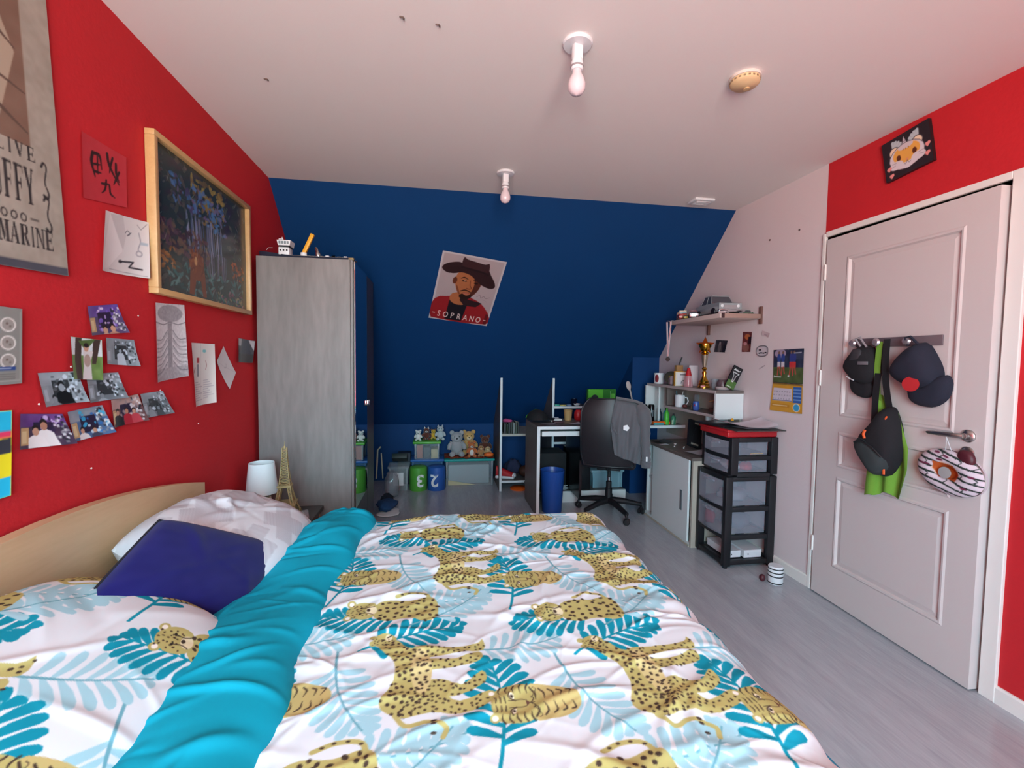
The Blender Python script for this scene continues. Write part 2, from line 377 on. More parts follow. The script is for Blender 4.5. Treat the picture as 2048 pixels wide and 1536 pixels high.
# door: hinged at DY, ajar by a degree and a half
door = bpy.data.objects.new('door_1', None); C.objects.link(door); door['kind'] = 'structure'
HY = 1.758; door.location = (W-.003, HY, 0); door.rotation_euler = (0, 0, -math.asin(.023/.83))
def dloc(y): return y-HY
pan = [(1.05, 1.615, 1.055, 1.915), (1.045, 1.615, .775, .962), (1.037, 1.62, .212, .712)]
lf = M(); lf.box(-.006, .034, -.83, 0, .008, 2.04)
ys = [-.83, dloc(1.045), dloc(1.617), 0]
lf.box(-.017, -.006, ys[0], ys[1], .008, 2.04); lf.box(-.017, -.006, ys[2], ys[3], .008, 2.04)
for a, b in ((.008, .212), (.712, .775), (.962, 1.055), (1.915, 2.04)): lf.box(-.017, -.006, ys[1], ys[2], a, b)
part('door_leaf', lf, m_wdoor, door, smooth=0)
for (ya, yb, za, zb) in pan:
    p = M(); ya, yb = dloc(1.045), dloc(1.617)
    def ring(d, x): return [(x, ya+d, za+d), (x, yb-d, za+d), (x, yb-d, zb-d), (x, ya+d, zb-d)]
    rings = [ring(-.004, -.017), ring(.004, -.0215), ring(.012, -.0205), ring(.018, -.0075), ring(.042, -.0135), ring(.046, -.0135)]
    for k in range(len(rings)-1):
        p.add(rings[k]+rings[k+1], [(i, (i+1) % 4, 4+(i+1) % 4, 4+i) for i in range(4)])
    p.add(rings[-1], [(0, 1, 2, 3)])
    part('door_panel', p, m_wdoor, door, smooth=0)
m_steel = mat('brushed steel', 'B8B4B2', .28, 1)
for z in (.25, 1.22, 1.82):
    h = M(); h.cyl((-.018, .004, z), .006, .075, 12); h.ell((-.018, .004, z+.078), (.006, .006, .006), 10, 6); h.ell((-.018, .004, z-.003), (.006, .006, .006), 10, 6)
    part('hinge', h, m_trim, door)
hd = M(); hy, hz = dloc(.984), 1.048
hd.lathe([(0, 0), (.026, 0), (.026, .006), (.021, .011), (.012, .014), (.012, .03), (0, .03)], n=28); hd.rot(-PI/2, 'Y'); hd.move((-.017, hy, hz))
k = len(hd.v)
hd.tube([(-.05, hy, hz), (-.058, hy+.012, hz), (-.06, hy+.04, hz-.001), (-.056, hy+.085, hz-.002), (-.052, hy+.13, hz-.004), (-.048, hy+.142, hz-.004)], [.0105, .011, .0105, .0095, .0085, .005], 12)
part('door_handle', hd, m_steel, door)
es = M(); es.lathe([(0, 0), (.026, 0), (.026, .005), (.02, .009), (0, .009)], n=28); es.rot(-PI/2, 'Y'); es.move((-.017, hy, .978))
part('lock_rosette', es, m_steel, door)
# ================================================================== BED
TEAL, PALE, TAN, SPOT = '0A8CA4', '9FCBD7', 'B5AC6C', '43352C'
def leaf(cv, x, y, L, rot, col, rib, n=8, wid=.36, bend=.12, stem=.25):
    """fern leaf from (x, y) growing along rot; rounded fingers either side of the rib"""
    cv.place(x, y, L, rot-PI/2)
    def rp(t): return np.array([bend*math.sin(t*PI)*.6, t])
    for k in range(n):
        t = .1+.86*k/(n-1)
        for sd in (-1, 1):
            b = rp(t-.03*sd); ln = wid*(math.sin(PI*(.18+.72*t))**.8)*(1 if k < n-1 else .7); an = math.radians(62-28*t)
            d = np.array([sd*math.sin(an), math.cos(an)]); q = np.array([-d[1], d[0]]); w0, w1 = .016, .047
            dr = np.array([sd*.0, -.05])*ln/.3
            pts = [b+q*w0, b+d*ln*.45+q*w1*.85+dr*.2, b+d*ln*.8+q*w1+dr*.7, b+d*ln*.97+q*w1*.6+dr, b+d*ln+dr, b+d*ln*.97-q*w1*.6+dr, b+d*ln*.8-q*w1+dr*.7, b+d*ln*.45-q*w1*.85+dr*.2, b-q*w0]
            cv.poly(pts, col)
    cv.line([rp(t) if t > 0 else np.array([bend*t*2.5, t]) for t in np.linspace(-stem, 1, 12)], [.028]*5+[.02]*7, rib); cv.home()
def spots(cv, poly, r, gap, col, seed):
    """dark spots scattered over a polygon (local units)"""
    g = np.random.default_rng(seed); p = np.asarray(poly); lo, hi = p.min(0), p.max(0); n = len(p)
    y = lo[1]; k = 0
    while y < hi[1]:
        x = lo[0]+(k % 2)*gap/2
        while x < hi[0]:
            q = (x+g.uniform(-.3, .3)*gap, y+g.uniform(-.3, .3)*gap); ins = False
            for i in range(n):
                a, b = p[i], p[(i+1) % n]
                if (a[1] > q[1]) != (b[1] > q[1]) and q[0] < (b[0]-a[0])*(q[1]-a[1])/(b[1]-a[1])+a[0]: ins = not ins
            if ins: cv.ell(q[0], q[1], r*g.uniform(.7, 1.25), r*g.uniform(.6, 1), col, g.uniform(0, 3), n=8)
            x += gap
        y += gap*.85; k += 1
def smooth_poly(pts, k=3):
    p = np.vstack([pts, pts[0]]); q = np.vstack([pts[-1], pts, pts[0], pts[1]]); out = []
    for i in range(len(pts)):
        a, b, c, d = q[i], q[i+1], q[i+2], q[i+3]
        for t in np.linspace(0, 1, k, endpoint=False): out.append(.5*((2*b)+(c-a)*t+(2*a-5*b+4*c-d)*t*t+(3*b-a-3*c+d)*t**3))
    return np.array(out)
def cheetah_walk(cv, x, y, s, rot, seed=1):
    cv.place(x, y, s, rot)
    body = smooth_poly(np.array([(-.42, .16), (-.3, .28), (-.08, .2), (.14, .22), (.3, .34), (.4, .36), (.46, .3), (.42, .2), (.3, .12), (.24, -.02), (.0, -.08), (-.2, -.02), (-.38, -.04)], float))
    legs = [[(.16, .08), (.3, .06), (.28, -.2), (.3, -.44), (.36, -.5), (.22, -.5), (.2, -.3)], [(.02, .02), (.14, 0), (.12, -.26), (.2, -.46), (.08, -.46), (.02, -.22)],
            [(-.44, .14), (-.2, .06), (-.24, -.14), (-.34, -.28), (-.26, -.5), (-.38, -.5), (-.46, -.28), (-.42, -.08)], [(-.3, .06), (-.12, .04), (-.1, -.16), (-.18, -.3), (-.04, -.46), (-.16, -.48), (-.28, -.28)]]
    cv.curve([(-.42, .16), (-.52, .08), (-.5, -.06), (-.56, -.18), (-.64, -.16)], .035, TAN)
    for q in (-.44, -.5, -.53, -.6): cv.ell(q, .1-(q+.44)*-1.5 if q > -.5 else -.1, .012, .02, SPOT)
    for l in legs: cv.poly(smooth_poly(np.array(l, float)), TAN)
    cv.poly(body, TAN); cv.ell(.02, .0, .26, .08, 'CFC188', .05)
    cv.ell(.43, .32, .085, .1, TAN, .4); cv.ell(.38, .41, .03, .03, TAN); cv.ell(.46, .42, .03, .03, TAN); cv.ell(.47, .29, .04, .03, 'E3D9B4')
    spots(cv, body, .0165, .058, SPOT, seed)
    for i, l in enumerate(legs): spots(cv, smooth_poly(np.array(l, float)), .013, .052, SPOT, seed+i+5)
    cv.line([(.47, .3), (.5, .27)], .012, SPOT); cv.line([(.43, .34), (.44, .33)], .018, SPOT); spots(cv, [(.36, .24), (.46, .24), (.46, .42), (.36, .42)], .008, .03, SPOT, seed+11); cv.home()
def cheetah_sit(cv, x, y, s, rot, seed=2):
    cv.place(x, y, s, rot)
    cv.curve([(.16, -.42), (.3, -.36), (.32, -.18), (.26, -.02)], .045, TAN)
    for q in ((.29, -.36), (.325, -.26), (.32, -.16), (.29, -.08)): cv.ell(q[0], q[1], .012, .018, SPOT)
    body = smooth_poly(np.array([(-.13, .2), (.1, .2), (.2, .05), (.18, -.18), (.24, -.4), (.12, -.5), (-.16, -.5), (-.26, -.38), (-.19, -.16), (-.22, .04)], float))
    cv.poly(body, TAN); cv.ell(0, .34, .17, .18, TAN)
    for sd in (-1, 1): cv.ell(.13*sd, .48, .055, .05, TAN); cv.ell(.13*sd, .48, .03, .026, 'F1ECE2')
    spots(cv, body, .026, .095, SPOT, seed); spots(cv, [(-.13, .28), (.13, .28), (.13, .5), (-.13, .5)], .012, .05, SPOT, seed+3)
    cv.ell(0, .24, .08, .06, 'E3D9B4'); cv.ell(0, .275, .028, .02, SPOT)
    for sd in (-1, 1): cv.ell(.065*sd, .36, .022, .013, '2A221E', .3*sd); cv.curve([(.06*sd, .34), (.05*sd, .28), (.07*sd, .22)], .012, SPOT)
    cv.home()
def tiger(cv, x, y, s, rot, seed=3):
    cv.place(x, y, s, rot)
    head = smooth_poly(np.array([(-.16, .5), (.16, .5), (.28, .36), (.3, .16), (.22, -.02), (.1, -.1), (-.1, -.1), (-.22, -.02), (-.3, .16), (-.28, .36)], float))
    body = smooth_poly(np.array([(-.24, .06), (.24, .06), (.26, -.2), (.14, -.5), (-.06, -.56), (-.22, -.42), (-.28, -.16)], float))
    cv.poly(body, 'BFAE72'); cv.poly(head, TAN)
    for sd in (-1, 1): cv.ell(.2*sd, .49, .06, .06, TAN); cv.ell(.2*sd, .49, .035, .035, 'F1ECE2')
    g = np.random.default_rng(seed)
    for k in range(5):
        for sd in (-1, 1):
            yy = .02-.11*k; cv.curve([(.23*sd*(1-.08*k), yy), (.14*sd, yy-.05), (.04*sd, yy-.03+g.uniform(-.02, .02))], [.02, .024, .006], SPOT)
    for sd in (-1, 1):
        for k in range(5):
            yy = .04+.085*k; cv.curve([(.28*sd, yy), (.22*sd, yy+.03), (.15*sd, yy+.02)], [.022, .02, .005], SPOT)
        for k in range(3): cv.curve([(.02*sd, .46-.06*k), (.08*sd, .45-.05*k), (.12*sd, .47-.06*k)], [.012, .018, .004], SPOT)
        cv.ell(.115*sd, .26, .05, .028, 'E9E2C8', .25*sd); cv.ell(.11*sd, .258, .02, .02, '2A221E'); cv.curve([(.05*sd, .22), (.1*sd, .295), (.18*sd, .28)], .016, SPOT)
        cv.curve([(.05*sd, .3), (.06*sd, .16), (.05*sd, .1)], .009, SPOT); cv.curve([(0, .04), (.06*sd, .0), (.1*sd, .02)], .013, SPOT); cv.curve([(.08*sd, .02), (.2*sd, -.05), (.24*sd, -.02)], .007, SPOT)
    cv.poly([(-.055, .1), (.055, .1), (0, .045)], '6B4A3E'); cv.line([(0, .05), (0, .0)], .01, SPOT); cv.home()
def jungle(cv, x0, y0, reach, s=1.0, rot=PI/2, origin=(1.25, .41)):
    """repeat the jungle print; x0, y0: cloth coordinates of the sheet's corner"""
    A, B = np.array([.56, -.08])*s, np.array([.11, .57])*s; dr = rot-PI/2; R2 = np.array([[math.cos(dr), -math.sin(dr)], [math.sin(dr), math.cos(dr)]])
    cells = []
    for i in range(-4, 6):
        for j in range(-4, 6):
            p = np.array(origin)+R2 @ (A*i+B*j)
            if -.5 < p[0]-x0 < reach[0]+.5 and -.5 < p[1]-y0 < reach[1]+.5: cells.append(p-np.array([x0, y0]))
    def at(p, dx, dy): return p+R2 @ (np.array([dx, dy])*s)
    for p in cells:
        q = at(p, .14, .10); leaf(cv, *q, .235*s, -1.15+dr, PALE, '6BA5B4', 9, .42, .12, .3)
        q = at(p, -.06, .20); leaf(cv, *q, .22*s, .12+dr, PALE, '6BA5B4', 8, .42, .1, .15)
        q = at(p, .32, .38); leaf(cv, *q, .24*s, .15+dr, PALE, '6BA5B4', 9, .40, .1, .2)
        q = at(p, -.30, -.20); leaf(cv, *q, .22*s, .75+dr, PALE, '6BA5B4', 8, .42, .1, .3)
        q = at(p, -.045, -.13); leaf(cv, *q, .28*s, 1.55+dr, TEAL, '0A8FA6', 9, .40, .1, .22)
        q = at(p, .20, .155); leaf(cv, *q, .27*s, .32+dr, TEAL, '0A8FA6', 9, .36, -.1, .06)
        q = at(p, .29, .30); leaf(cv, *q, .235*s, PI-.1+dr, TEAL, '0A8FA6', 9, .40, -.08, .05)
    for k, p in enumerate(cells):
        q = at(p, .045, -.005); tiger(cv, *q, .19*s, rot, k); q = at(p, .35, .05); cheetah_walk(cv, *q, .32*s, rot, k+20)
        q = at(p, .255, .345); cheetah_sit(cv, *q, .265*s, rot, k+40)
# --- frame
BX0, BX1, BY0, BY1 = .06, 1.93, .14, 1.66
m_oak = wood('pale oak veneer', 'C4A27C', 'D2B28C', .42, axis=1, scale=1.5, stretch=8)
bed = thing('bed', 'double bed with a pale oak arched headboard against the red wall', 'bed', (1.0, .9, 0))
hb = [(BY0-.12, .1)]+[(BY0-.12+(BY1-BY0+.12-.02)*k/20*1.0, .775+.112*math.sin(PI*(.0+1.0*k/20))**.9) for k in range(21)]+[(BY1-.02, .1)]
part('headboard', M().prism(hb, 'x', .015, .05), m_oak, bed, True, 25)
for y in (BY0-.02, BY1-.01): part('side_rail', M().box(.05, BX1, y, y+.025, .16, .34, .004), m_oak, bed, True)
part('foot_rail', M().box(BX1-.025, BX1, BY0, BY1, .16, .34, .004), m_oak, bed, True)
for x in (.08, BX1-.08):
    for y in (BY0, BY1-.04): part('leg', M().box(x, x+.05, y, y+.05, 0, .18, .005), m_oak, bed, True)
m_sheet = mat('white sheet', 'E6E6EA', .9, bump=.2, bscale=40)
mt = M().rbox(.07, BX1-.03, BY0+.01, BY1-.01, .3, .535, .05, 4)
solo('mattress', mt, mat('teal sheet', '1C86A8', .9), 'thick mattress in a blue fitted sheet under the jungle duvet', 'mattress')
# --- duvet
cs0, ct0 = .60, -.10; CS, CT = 1.62, 2.02; step = .0025
cv = Cv(CS, CT, step, 'D9E0E6'); jungle(cv, cs0, ct0, (CS, CT))
s = np.linspace(cs0, cs0+CS, cv.nx)[None, :]; t = np.linspace(ct0, ct0+CT, cv.ny)[:, None]
xe, ye, yn = 1.80, 1.60, .16; ztop = .572
def drape(q, e, r=.11):
    d = q-e; a = np.clip(d/r, 0, PI/2); out = np.where(d <= 0, q, e+r*np.sin(a)); dz = np.where(d <= 0, 0, -r*(1-np.cos(a))); over = np.maximum(0, d-r*PI/2)
    return out+over*.1, dz-over*.97
X, dzx = drape(s, xe); Y1, dzy = drape(t, ye, .09); Yn, dzn = drape(-t, -yn, .09)
Y = np.where(t > .9, Y1, -Yn); dzy = np.where(t > .9, dzy, dzn)
X = np.broadcast_to(X, (cv.ny, cv.nx)).copy(); Y = np.broadcast_to(Y, (cv.ny, cv.nx)).copy()
Zd = ztop+np.minimum(dzx, 0)+np.minimum(dzy, 0)
Zd = np.maximum(Zd, .16)
h = np.zeros((cv.ny, cv.nx)); g = np.random.default_rng(5)
S2, T2 = np.broadcast_to(s, h.shape), np.broadcast_to(t, h.shape)
for k in range(26):      # soft quilt swells
    cx, cy, r = g.uniform(.6, 2.0), g.uniform(0, 1.7), g.uniform(.12, .25); h += g.uniform(-.010, .013)*np.exp(-((S2-cx)**2+(T2-cy)**2)/r**2)
for k in range(170):     # creases
    cx, cy = g.uniform(.65, 2.05), g.uniform(.0, 1.75); an = g.normal(.35, .55) if cx < 1.7 else g.normal(.1, .35); L = g.uniform(.05, .2); wd = g.uniform(.006, .02)
    c, n_ = math.cos(an), math.sin(an); p = (S2-cx)*c+(T2-cy)*n_; q = -(S2-cx)*n_+(T2-cy)*c+.25*p*p/L
    h += g.uniform(.25, .55)*wd*np.exp(-(p/L)**2)*np.exp(-(q/wd)**2)
h += np.where(S2 > xe-.15, .012*np.sin(T2*38+3*np.sin(T2*7))*np.clip((S2-xe+.15)/.3, 0, 1), 0)
wx = np.clip((S2-xe)/.17, 0, 1); wy = np.clip((T2-ye)/.14, 0, 1)
P = np.stack([X+h*wx, Y+h*wy*(1-wx), Zd+h*(1-np.maximum(wx, wy))], -1)
duv = thing('duvet', 'white duvet printed with teal leaves, leopards and tigers spread over the bed', 'duvet', (1.3, .9, .3))
P -= np.array([1.3, .9, .3])
m_cloth = print_mat('printed cotton', .9, spec=.2, bump=.05)
link('printed_cover', grid_mesh('printed_cover', P, cv), m_cloth, duv)
# turned-back edge: the plain teal underside, a fat roll across the bed
nu, nv = 90, 300
yl = np.array([-.05, .2, .39, .66, .9, 1.25, 1.48, 1.62, 1.70]); xl = np.array([.47, .455, .45, .415, .425, .455, .50, .56, .62]); xr = np.array([.765, .755, .75, .735, .735, .755, .775, .785, .79])
TW = []
for _k in range(46):
    _a = random.gauss(1.1, .45); TW.append((random.uniform(0, 1.75), random.uniform(.03, .33), math.cos(_a), math.sin(_a), random.uniform(.05, .16), random.uniform(.006, .02), random.uniform(-.004, .011)))
def teal(a, b):
    y = -.05+1.75*b; l, r_ = np.interp(y, yl, xl), np.interp(y, yl, xr); u = 2*a-1
    prof = max(0, 1-abs(u)**2.4)**.55; far = min(1, max(0, (1.72-y)/.10))**.5; hh = (.085+.018*math.sin(y*4.1+.6)+.010*math.sin(y*9+2))*far
    wr = sum(A*math.exp(-(((y-cy)*c_+(a*.35-ca)*s_)/L)**2-(((a*.35-ca)*c_-(y-cy)*s_)/w_)**2) for (cy, ca, c_, s_, L, w_, A) in TW if abs(y-cy) < .4)+.004*math.sin(13*y+2*math.sin(5*y)+3*a)
    x = (l+r_)/2+u*(r_-l)/2*(1.04 if u > 0 else 1); x += .01*math.sin(17*y)*u
    z = .548+hh*prof*(1-.22*u*(1 if u < 0 else -.3))+wr*prof*far
    if y > 1.62: z -= (y-1.62)*.35
    return (x, y, z)
part('turned_back_edge', M().grid(teal, nu, nv), mat('teal cotton', '009AB4', .85, spec=.25, bump=.06, bscale=900), duv, True, 180, 'plain teal turned-back edge of the duvet')
# --- pillows
def pillow(name, cvp, ctr, e1, e2, th, label, matr, pw=.42, seed=1, corner=.24, group=None, pipe=None):
    e1, e2 = np.array(e1), np.array(e2); n = np.cross(e1, e2); n /= np.linalg.norm(n)
    if n[2] < 0: n = -n; e2 = -e2; n = np.cross(e1, e2); n /= np.linalg.norm(n)
    g = np.random.default_rng(seed)
    nx, ny = cvp.nx, cvp.ny; u = np.linspace(-1, 1, nx)[None, :]; v = np.linspace(-1, 1, ny)[:, None]
    up = u*np.sqrt(1-corner*v*v); vp = v*np.sqrt(1-corner*u*u)
    th_ = th*np.clip((1-np.abs(u)**3)*(1-np.abs(v)**3), 0, 1)**pw
    w = np.zeros((ny, nx))
    for k in range(26):
        cx, cy = g.uniform(-1, 1, 2); an = math.atan2(cy, cx)+g.normal(0, .4); L, wd = g.uniform(.2, .5), g.uniform(.03, .08); c, s_ = math.cos(an), math.sin(an)
        p = (u-cx)*c+(v-cy)*s_; q = -(u-cx)*s_+(v-cy)*c; w = w+g.uniform(-.05, .09)*wd/.06*np.exp(-(p/L)**2-(q/wd)**2)
    root = thing(name, label, name.replace('_', ' ').split()[-1], tuple(np.array(ctr)-np.array([0, 0, th])), 0, group); o = np.array(root.location)
    base = np.array(ctr)-o+up[..., None]*e1+vp[..., None]*e2
    top = base+n*(th_*(1+w))[..., None]; bot = base-n*(th_*.8)[..., None]
    link('front_face', grid_mesh('front_face', top, cvp), matr, root)
    link('back_face', grid_mesh('back_face', bot[::4, ::4] if nx > 60 else bot, None, flip=True), MATS.get('pillow back') or mat('pillow back', 'D9DCE2', .9), root)
    if pipe:
        ring = [top[0, i] for i in range(0, nx, 4)]+[top[j, -1] for j in range(0, ny, 4)]+[top[-1, i] for i in range(nx-1, 0, -4)]+[top[j, 0] for j in range(ny-1, 0, -4)]
        part('piping', M().tube([tuple(q) for q in ring], .004, 6, True), pipe, root)
    return root
# far pillow, white with grey hatched crosses
pc = Cv(.66, .6, .006, 'DCE2E8')
def hatch(x, y, r):
    pc.place(x, y, 1, r); 
    for k in range(16): pc.line([(-.05+k*.007, -.09), (-.05+k*.007+.004, .09)], .003, 'A9ABB4')
    for k in range(12): pc.line([(-.13, -.03+k*.006), (.13, -.03+k*.006+.003)], .003, 'B4B6BE')
    pc.rect(-.05, -.09, .06, .09, 'C3C5CC', .55); pc.rect(-.13, -.03, .13, .04, 'C3C5CC', .5); pc.home()
for q in ((.12, .14, .2), (.36, .12, .5), (.58, .2, .1), (.2, .38, .6), (.45, .36, .15), (.33, .56, .4), (.62, .48, .5), (.06, .55, .2)): hatch(*q)
pillow('bed_pillow', pc, (.30, 1.30, .635), (.02, .35, -.02), (-.235, .01, .09), .125, 'white pillow with grey hatched crosses at the far side of the headboard', m_cloth, seed=4)
# navy cushion
nc = Cv(.4, .4, .01, '15135A'); nc.noise(.02, .03, 3)
pillow('velvet_cushion', nc, (.375, .905, .69), (.115, .15, -.11), (.0, -.165, -.05), .05, 'navy blue velvet cushion leaning on the white pillow', print_mat('navy velvet', .85, sheen=.12, spec=.15), pw=.3, seed=9, corner=.02, pipe=mat('dark piping', '191724', .8))
# near pillow, same print as the duvet
np_ = Cv(.78, .62, .0021, 'D9E0E6'); jungle(np_, 0, 0, (.78, .62), 1.05, rot=.35, origin=(.16, .20))
pillow('bed_pillow', np_, (.315, .40, .665), (.03, .41, -.03), (-.25, .015, .115), .10, 'leaf and leopard printed pillow nearest the camera on the bed', m_cloth, seed=14)
# ================================================================== ON THE LEFT WALL
m_paper = print_mat('printed paper', .55)
m_photo = print_mat('glossy photo', .3, spec=.5)
def sheet(name, quad, cv, label, cat, matr=None, curl=.006, twist=0, group=None, wall='L', off=.003):
    """a sheet pinned to a side wall: quad = TL, TR, BR, BL as (y, z)"""
    x = off if wall == 'L' else W-off
    P = wall_quad([(x, q[0], q[1]) for q in quad], cv.nx, cv.ny, curl, twist)
    b = np.array([P[..., 0].mean(), P[..., 1].mean(), P[..., 2].min()]); o = link(name, grid_mesh(name, P-b, cv), matr or m_paper); o.location = b
    return tag(o, label, cat, group)
# --- cloth banner, old-paper colour with serif lettering
STEM = {'L': ['I', 'bL'], }
def serif(cv, ch, x, y, w, h, col):
    """one slab-serif capital in a box; returns nothing"""
    st, th = .24*w, .075*h
    def R(a, b, c, d): cv.rect(x+a*w, y+b*h, x+c*w, y+d*h, col)
    def sf(a, b): R(a-.2, 0, b+.2, .05) if False else None
    def stem(a, b, top=True, bot=True):
        R(a, 0, b, 1)
        if top: R(a-.1, .94, b+.1, 1)
        if bot: R(a-.1, 0, b+.1, .06)
    def P(*p): cv.poly([(x+a*w, y+b*h) for a, b in p], col)
    if ch == 'I': stem(.36, .64)
    elif ch == 'L': stem(.12, .38); R(.12, 0, .92, .06); P((.92, 0), (.92, .3), (.84, .06))
    elif ch in 'EF':
        stem(.12, .38); R(.12, .94, .9, 1); P((.9, 1), (.9, .7), (.82, .94)); R(.38, .47, .68, .54); R(.66, .36, .72, .66)
        if ch == 'E': R(.12, 0, .92, .06); P((.92, 0), (.92, .3), (.84, .06))
    elif ch == 'V': P((.02, 1), (.3, 1), (.56, .22), (.78, 1), (.88, 1), (.56, 0), (.44, 0)); R(-.04, .95, .38, 1); R(.68, .95, .98, 1)
    elif ch == 'U': R(.08, .25, .34, 1); R(.74, .25, .84, 1); P((.08, .27), (.12, .1), (.26, 0), (.6, 0), (.78, .1), (.84, .27), (.74, .27), (.68, .13), (.52, .07), (.4, .13), (.34, .27)); R(-.02, .95, .44, 1); R(.64, .95, .94, 1)
    elif ch == 'Y': R(.36, 0, .62, .45); R(.26, 0, .72, .05); P((.0, 1), (.28, 1), (.52, .52), (.76, 1), (.88, 1), (.62, .42), (.36, .42)); R(-.04, .95, .36, 1); R(.68, .95, .96, 1)
    elif ch == 'M': stem(.06, .16); stem(.7, .94); P((.1, 1), (.32, 1), (.56, .3), (.48, .05), (.42, .05)); P((.48, .05), (.56, .3), (.74, 1), (.84, 1)); R(-.02, .95, .34, 1)
    elif ch == 'A': P((.06, 0), (.14, 0), (.5, .86), (.62, 0), (.9, 0), (.58, 1), (.46, 1)); R(.26, .3, .68, .36); R(-.02, 0, .24, .05); R(.54, 0, .98, .05)
    elif ch == 'R': stem(.1, .36); P((.36, 1), (.66, 1), (.84, .88), (.84, .64), (.66, .5), (.36, .5), (.36, .56), (.54, .56), (.6, .64), (.6, .88), (.54, .94), (.36, .94)); P((.42, .5), (.62, .52), (.96, 0), (.68, 0))
    elif ch == 'N': stem(.08, .18); stem(.78, .88); P((.08, 1), (.32, 1), (.88, .0), (.78, 0)); R(-.02, .95, .34, 1)
bw, bh = .56, .86
by1 = .975; bcv = Cv(bw, bh, .0032, '9E958A')
bcv.noise(.025, .07, 2); bcv.noise(.02, .012, 3)
def bx(y): return y-(by1-bw)            # wall y -> banner x
zb = 1.553
bcv.rect(0, 0, bw, .022, '4A4A55')
bcv.rect(bx(.42), .325, bx(.885), bh, '7A5E50'); bcv.noise(.02, .03, 8)
# picture field: plain folded-cloth shapes in browns
for q in ([(.50, .86), (.60, .86), (.70, .34), (.52, .33)], [(.76, .36), (.80, .36), (.86, .55), (.78, .72)]): bcv.poly([(bx(a), b) for a, b in [(q_[0], q_[1]) for q_ in q]], 'A89684')
for q in ([(.60, .70), (.68, .62), (.72, .50), (.88, .46)], [(.64, .50), (.74, .44), (.80, .40), (.88, .36)], [(.70, .80), (.76, .70), (.80, .60), (.86, .56)]): bcv.curve([(bx(a), b) for a, b in q], [.004, .018, .012, .004], '5A463E')
bcv.poly([(bx(.70), .335), (bx(.80), .335), (bx(.76), .42), (bx(.72), .47)], 'B5AC9E')
bcv.poly([(bx(.74), .50), (bx(.79), .46), (bx(.80), .56), (bx(.77), .62)], 'A8A093')
INK = '2A2426'
def word(t, right, z, w, h, gap):
    x = right
    for ch in t[::-1]:
        ww = w*(.55 if ch == 'I' else 1); x -= ww; serif(bcv, ch, bx(x), z-zb, ww, h, INK); x -= gap
word('ALIVE', .896, 1.842, .025, .038, .008); word('LUFFY', .886, 1.727, .028, .094, .002); word('MARINE', .934, 1.616, .027, .054, .002)
for k in range(6):
    c = (bx(.858-.027*k), 1.688-zb)
    if k == 0: bcv.line([(bx(.868), 1.689-zb), (bx(.89), 1.689-zb)], .003, INK)
    bcv.ell(c[0]-.012, c[1], .0095, .0115, INK); bcv.ell(c[0]-.012, c[1], .006, .008, '9E958A')
for z0, z1 in ((1.84, 1.76), (1.75, 1.67)):
    y0 = .925; bcv.curve([(bx(y0-.012), z0-zb), (bx(y0-.004), z0+.012-zb), (bx(y0+.004), z0-zb), (bx(y0-.004), (z0+z1)/2-zb), (bx(y0+.006), z1+.012-zb), (bx(y0), z1-.004-zb), (bx(y0-.01), z1+.004-zb)], [.006, .006, .004, .004, .005, .006, .007], INK, n=24)
sheet('cloth_banner', [(by1-bw-.04, zb+bh-.01), (by1-.045, zb+bh), (by1, zb+.012), (by1-bw, zb-.012)], bcv, 'tall greyish-beige cloth banner with black serif lettering hanging on the red wall', 'banner', print_mat('banner cloth', .9, bump=.1), .004, off=.006)
# --- red tracing sheet with brush signs
c = Cv(.2, .19, .003, 'B8303A'); c.noise(.012, .02, 4)
k_ = 'K'; DK = '2E1418'
for p, w_ in (([(.045, .145), (.04, .115), (.055, .075)], .012), ([(.045, .145), (.075, .145), (.085, .105)], .010), ([(.05, .112), (.08, .118)], .007), ([(.052, .09), (.082, .092)], .008), ([(.066, .14), (.068, .085)], .006),
              ([(.11, .165), (.115, .14), (.13, .115), (.165, .075)], .011), ([(.135, .16), (.125, .13), (.12, .105)], .009), ([(.15, .145), (.152, .11), (.165, .085)], .010), ([(.165, .12), (.15, .09), (.14, .07)], .009),
              ([(.085, .06), (.12, .065)], .008), ([(.105, .075), (.1, .045), (.085, .03)], .008), ([(.12, .06), (.125, .035), (.145, .025)], .008)): c.curve(p, [w_, w_*1.1, w_*.4], DK)
sheet('tracing_sheet', [(1.054, 2.015), (1.255, 2.022), (1.247, 1.849), (1.048, 1.815)], c, 'translucent red sheet with black brush signs on the red wall', 'paper', None, .004)
# --- white folded sheet with doodles
c = Cv(.24, .21, .003, 'D9D6D6')
c.poly([(0, 0), (.03, .21), (.09, .21), (.12, .14), (.11, .08), (.05, .02)], 'E4E1E1'); c.poly([(.03, .205), (.10, .21), (.125, .14), (.115, .085)], 'C9C5C6')
for p in ([(.10, .045), (.17, .05), (.15, .03), (.21, .028)], ): c.line(p, .006, '33303A')
c.curve([(.12, .15), (.13, .16), (.145, .15), (.13, .142), (.15, .155)], .003, '55525C'); c.curve([(.19, .16), (.20, .13), (.19, .10), (.205, .09)], .006, 'A5A3AB'); c.ell(.195, .085, .016, .012, 'A5A3AB'); c.ell(.195, .085, .010, .007, 'D9D6D6'); c.rect(.2, .12, .235, .13, 'A9B8C4')
c.line([(.18, .19), (.2, .175), (.23, .2)], .002, '77747C'); c.line([(.05, .012), (.23, .006)], .0015, '8A878F'); c.ell(.105, .045, .01, .006, '33303A')
sheet('paper_sheet', [(1.138, 1.806), (1.362, 1.831), (1.34, 1.621), (1.096, 1.605)], c, 'white paper sheet with its corner curled over and small doodles', 'paper', None, .018)
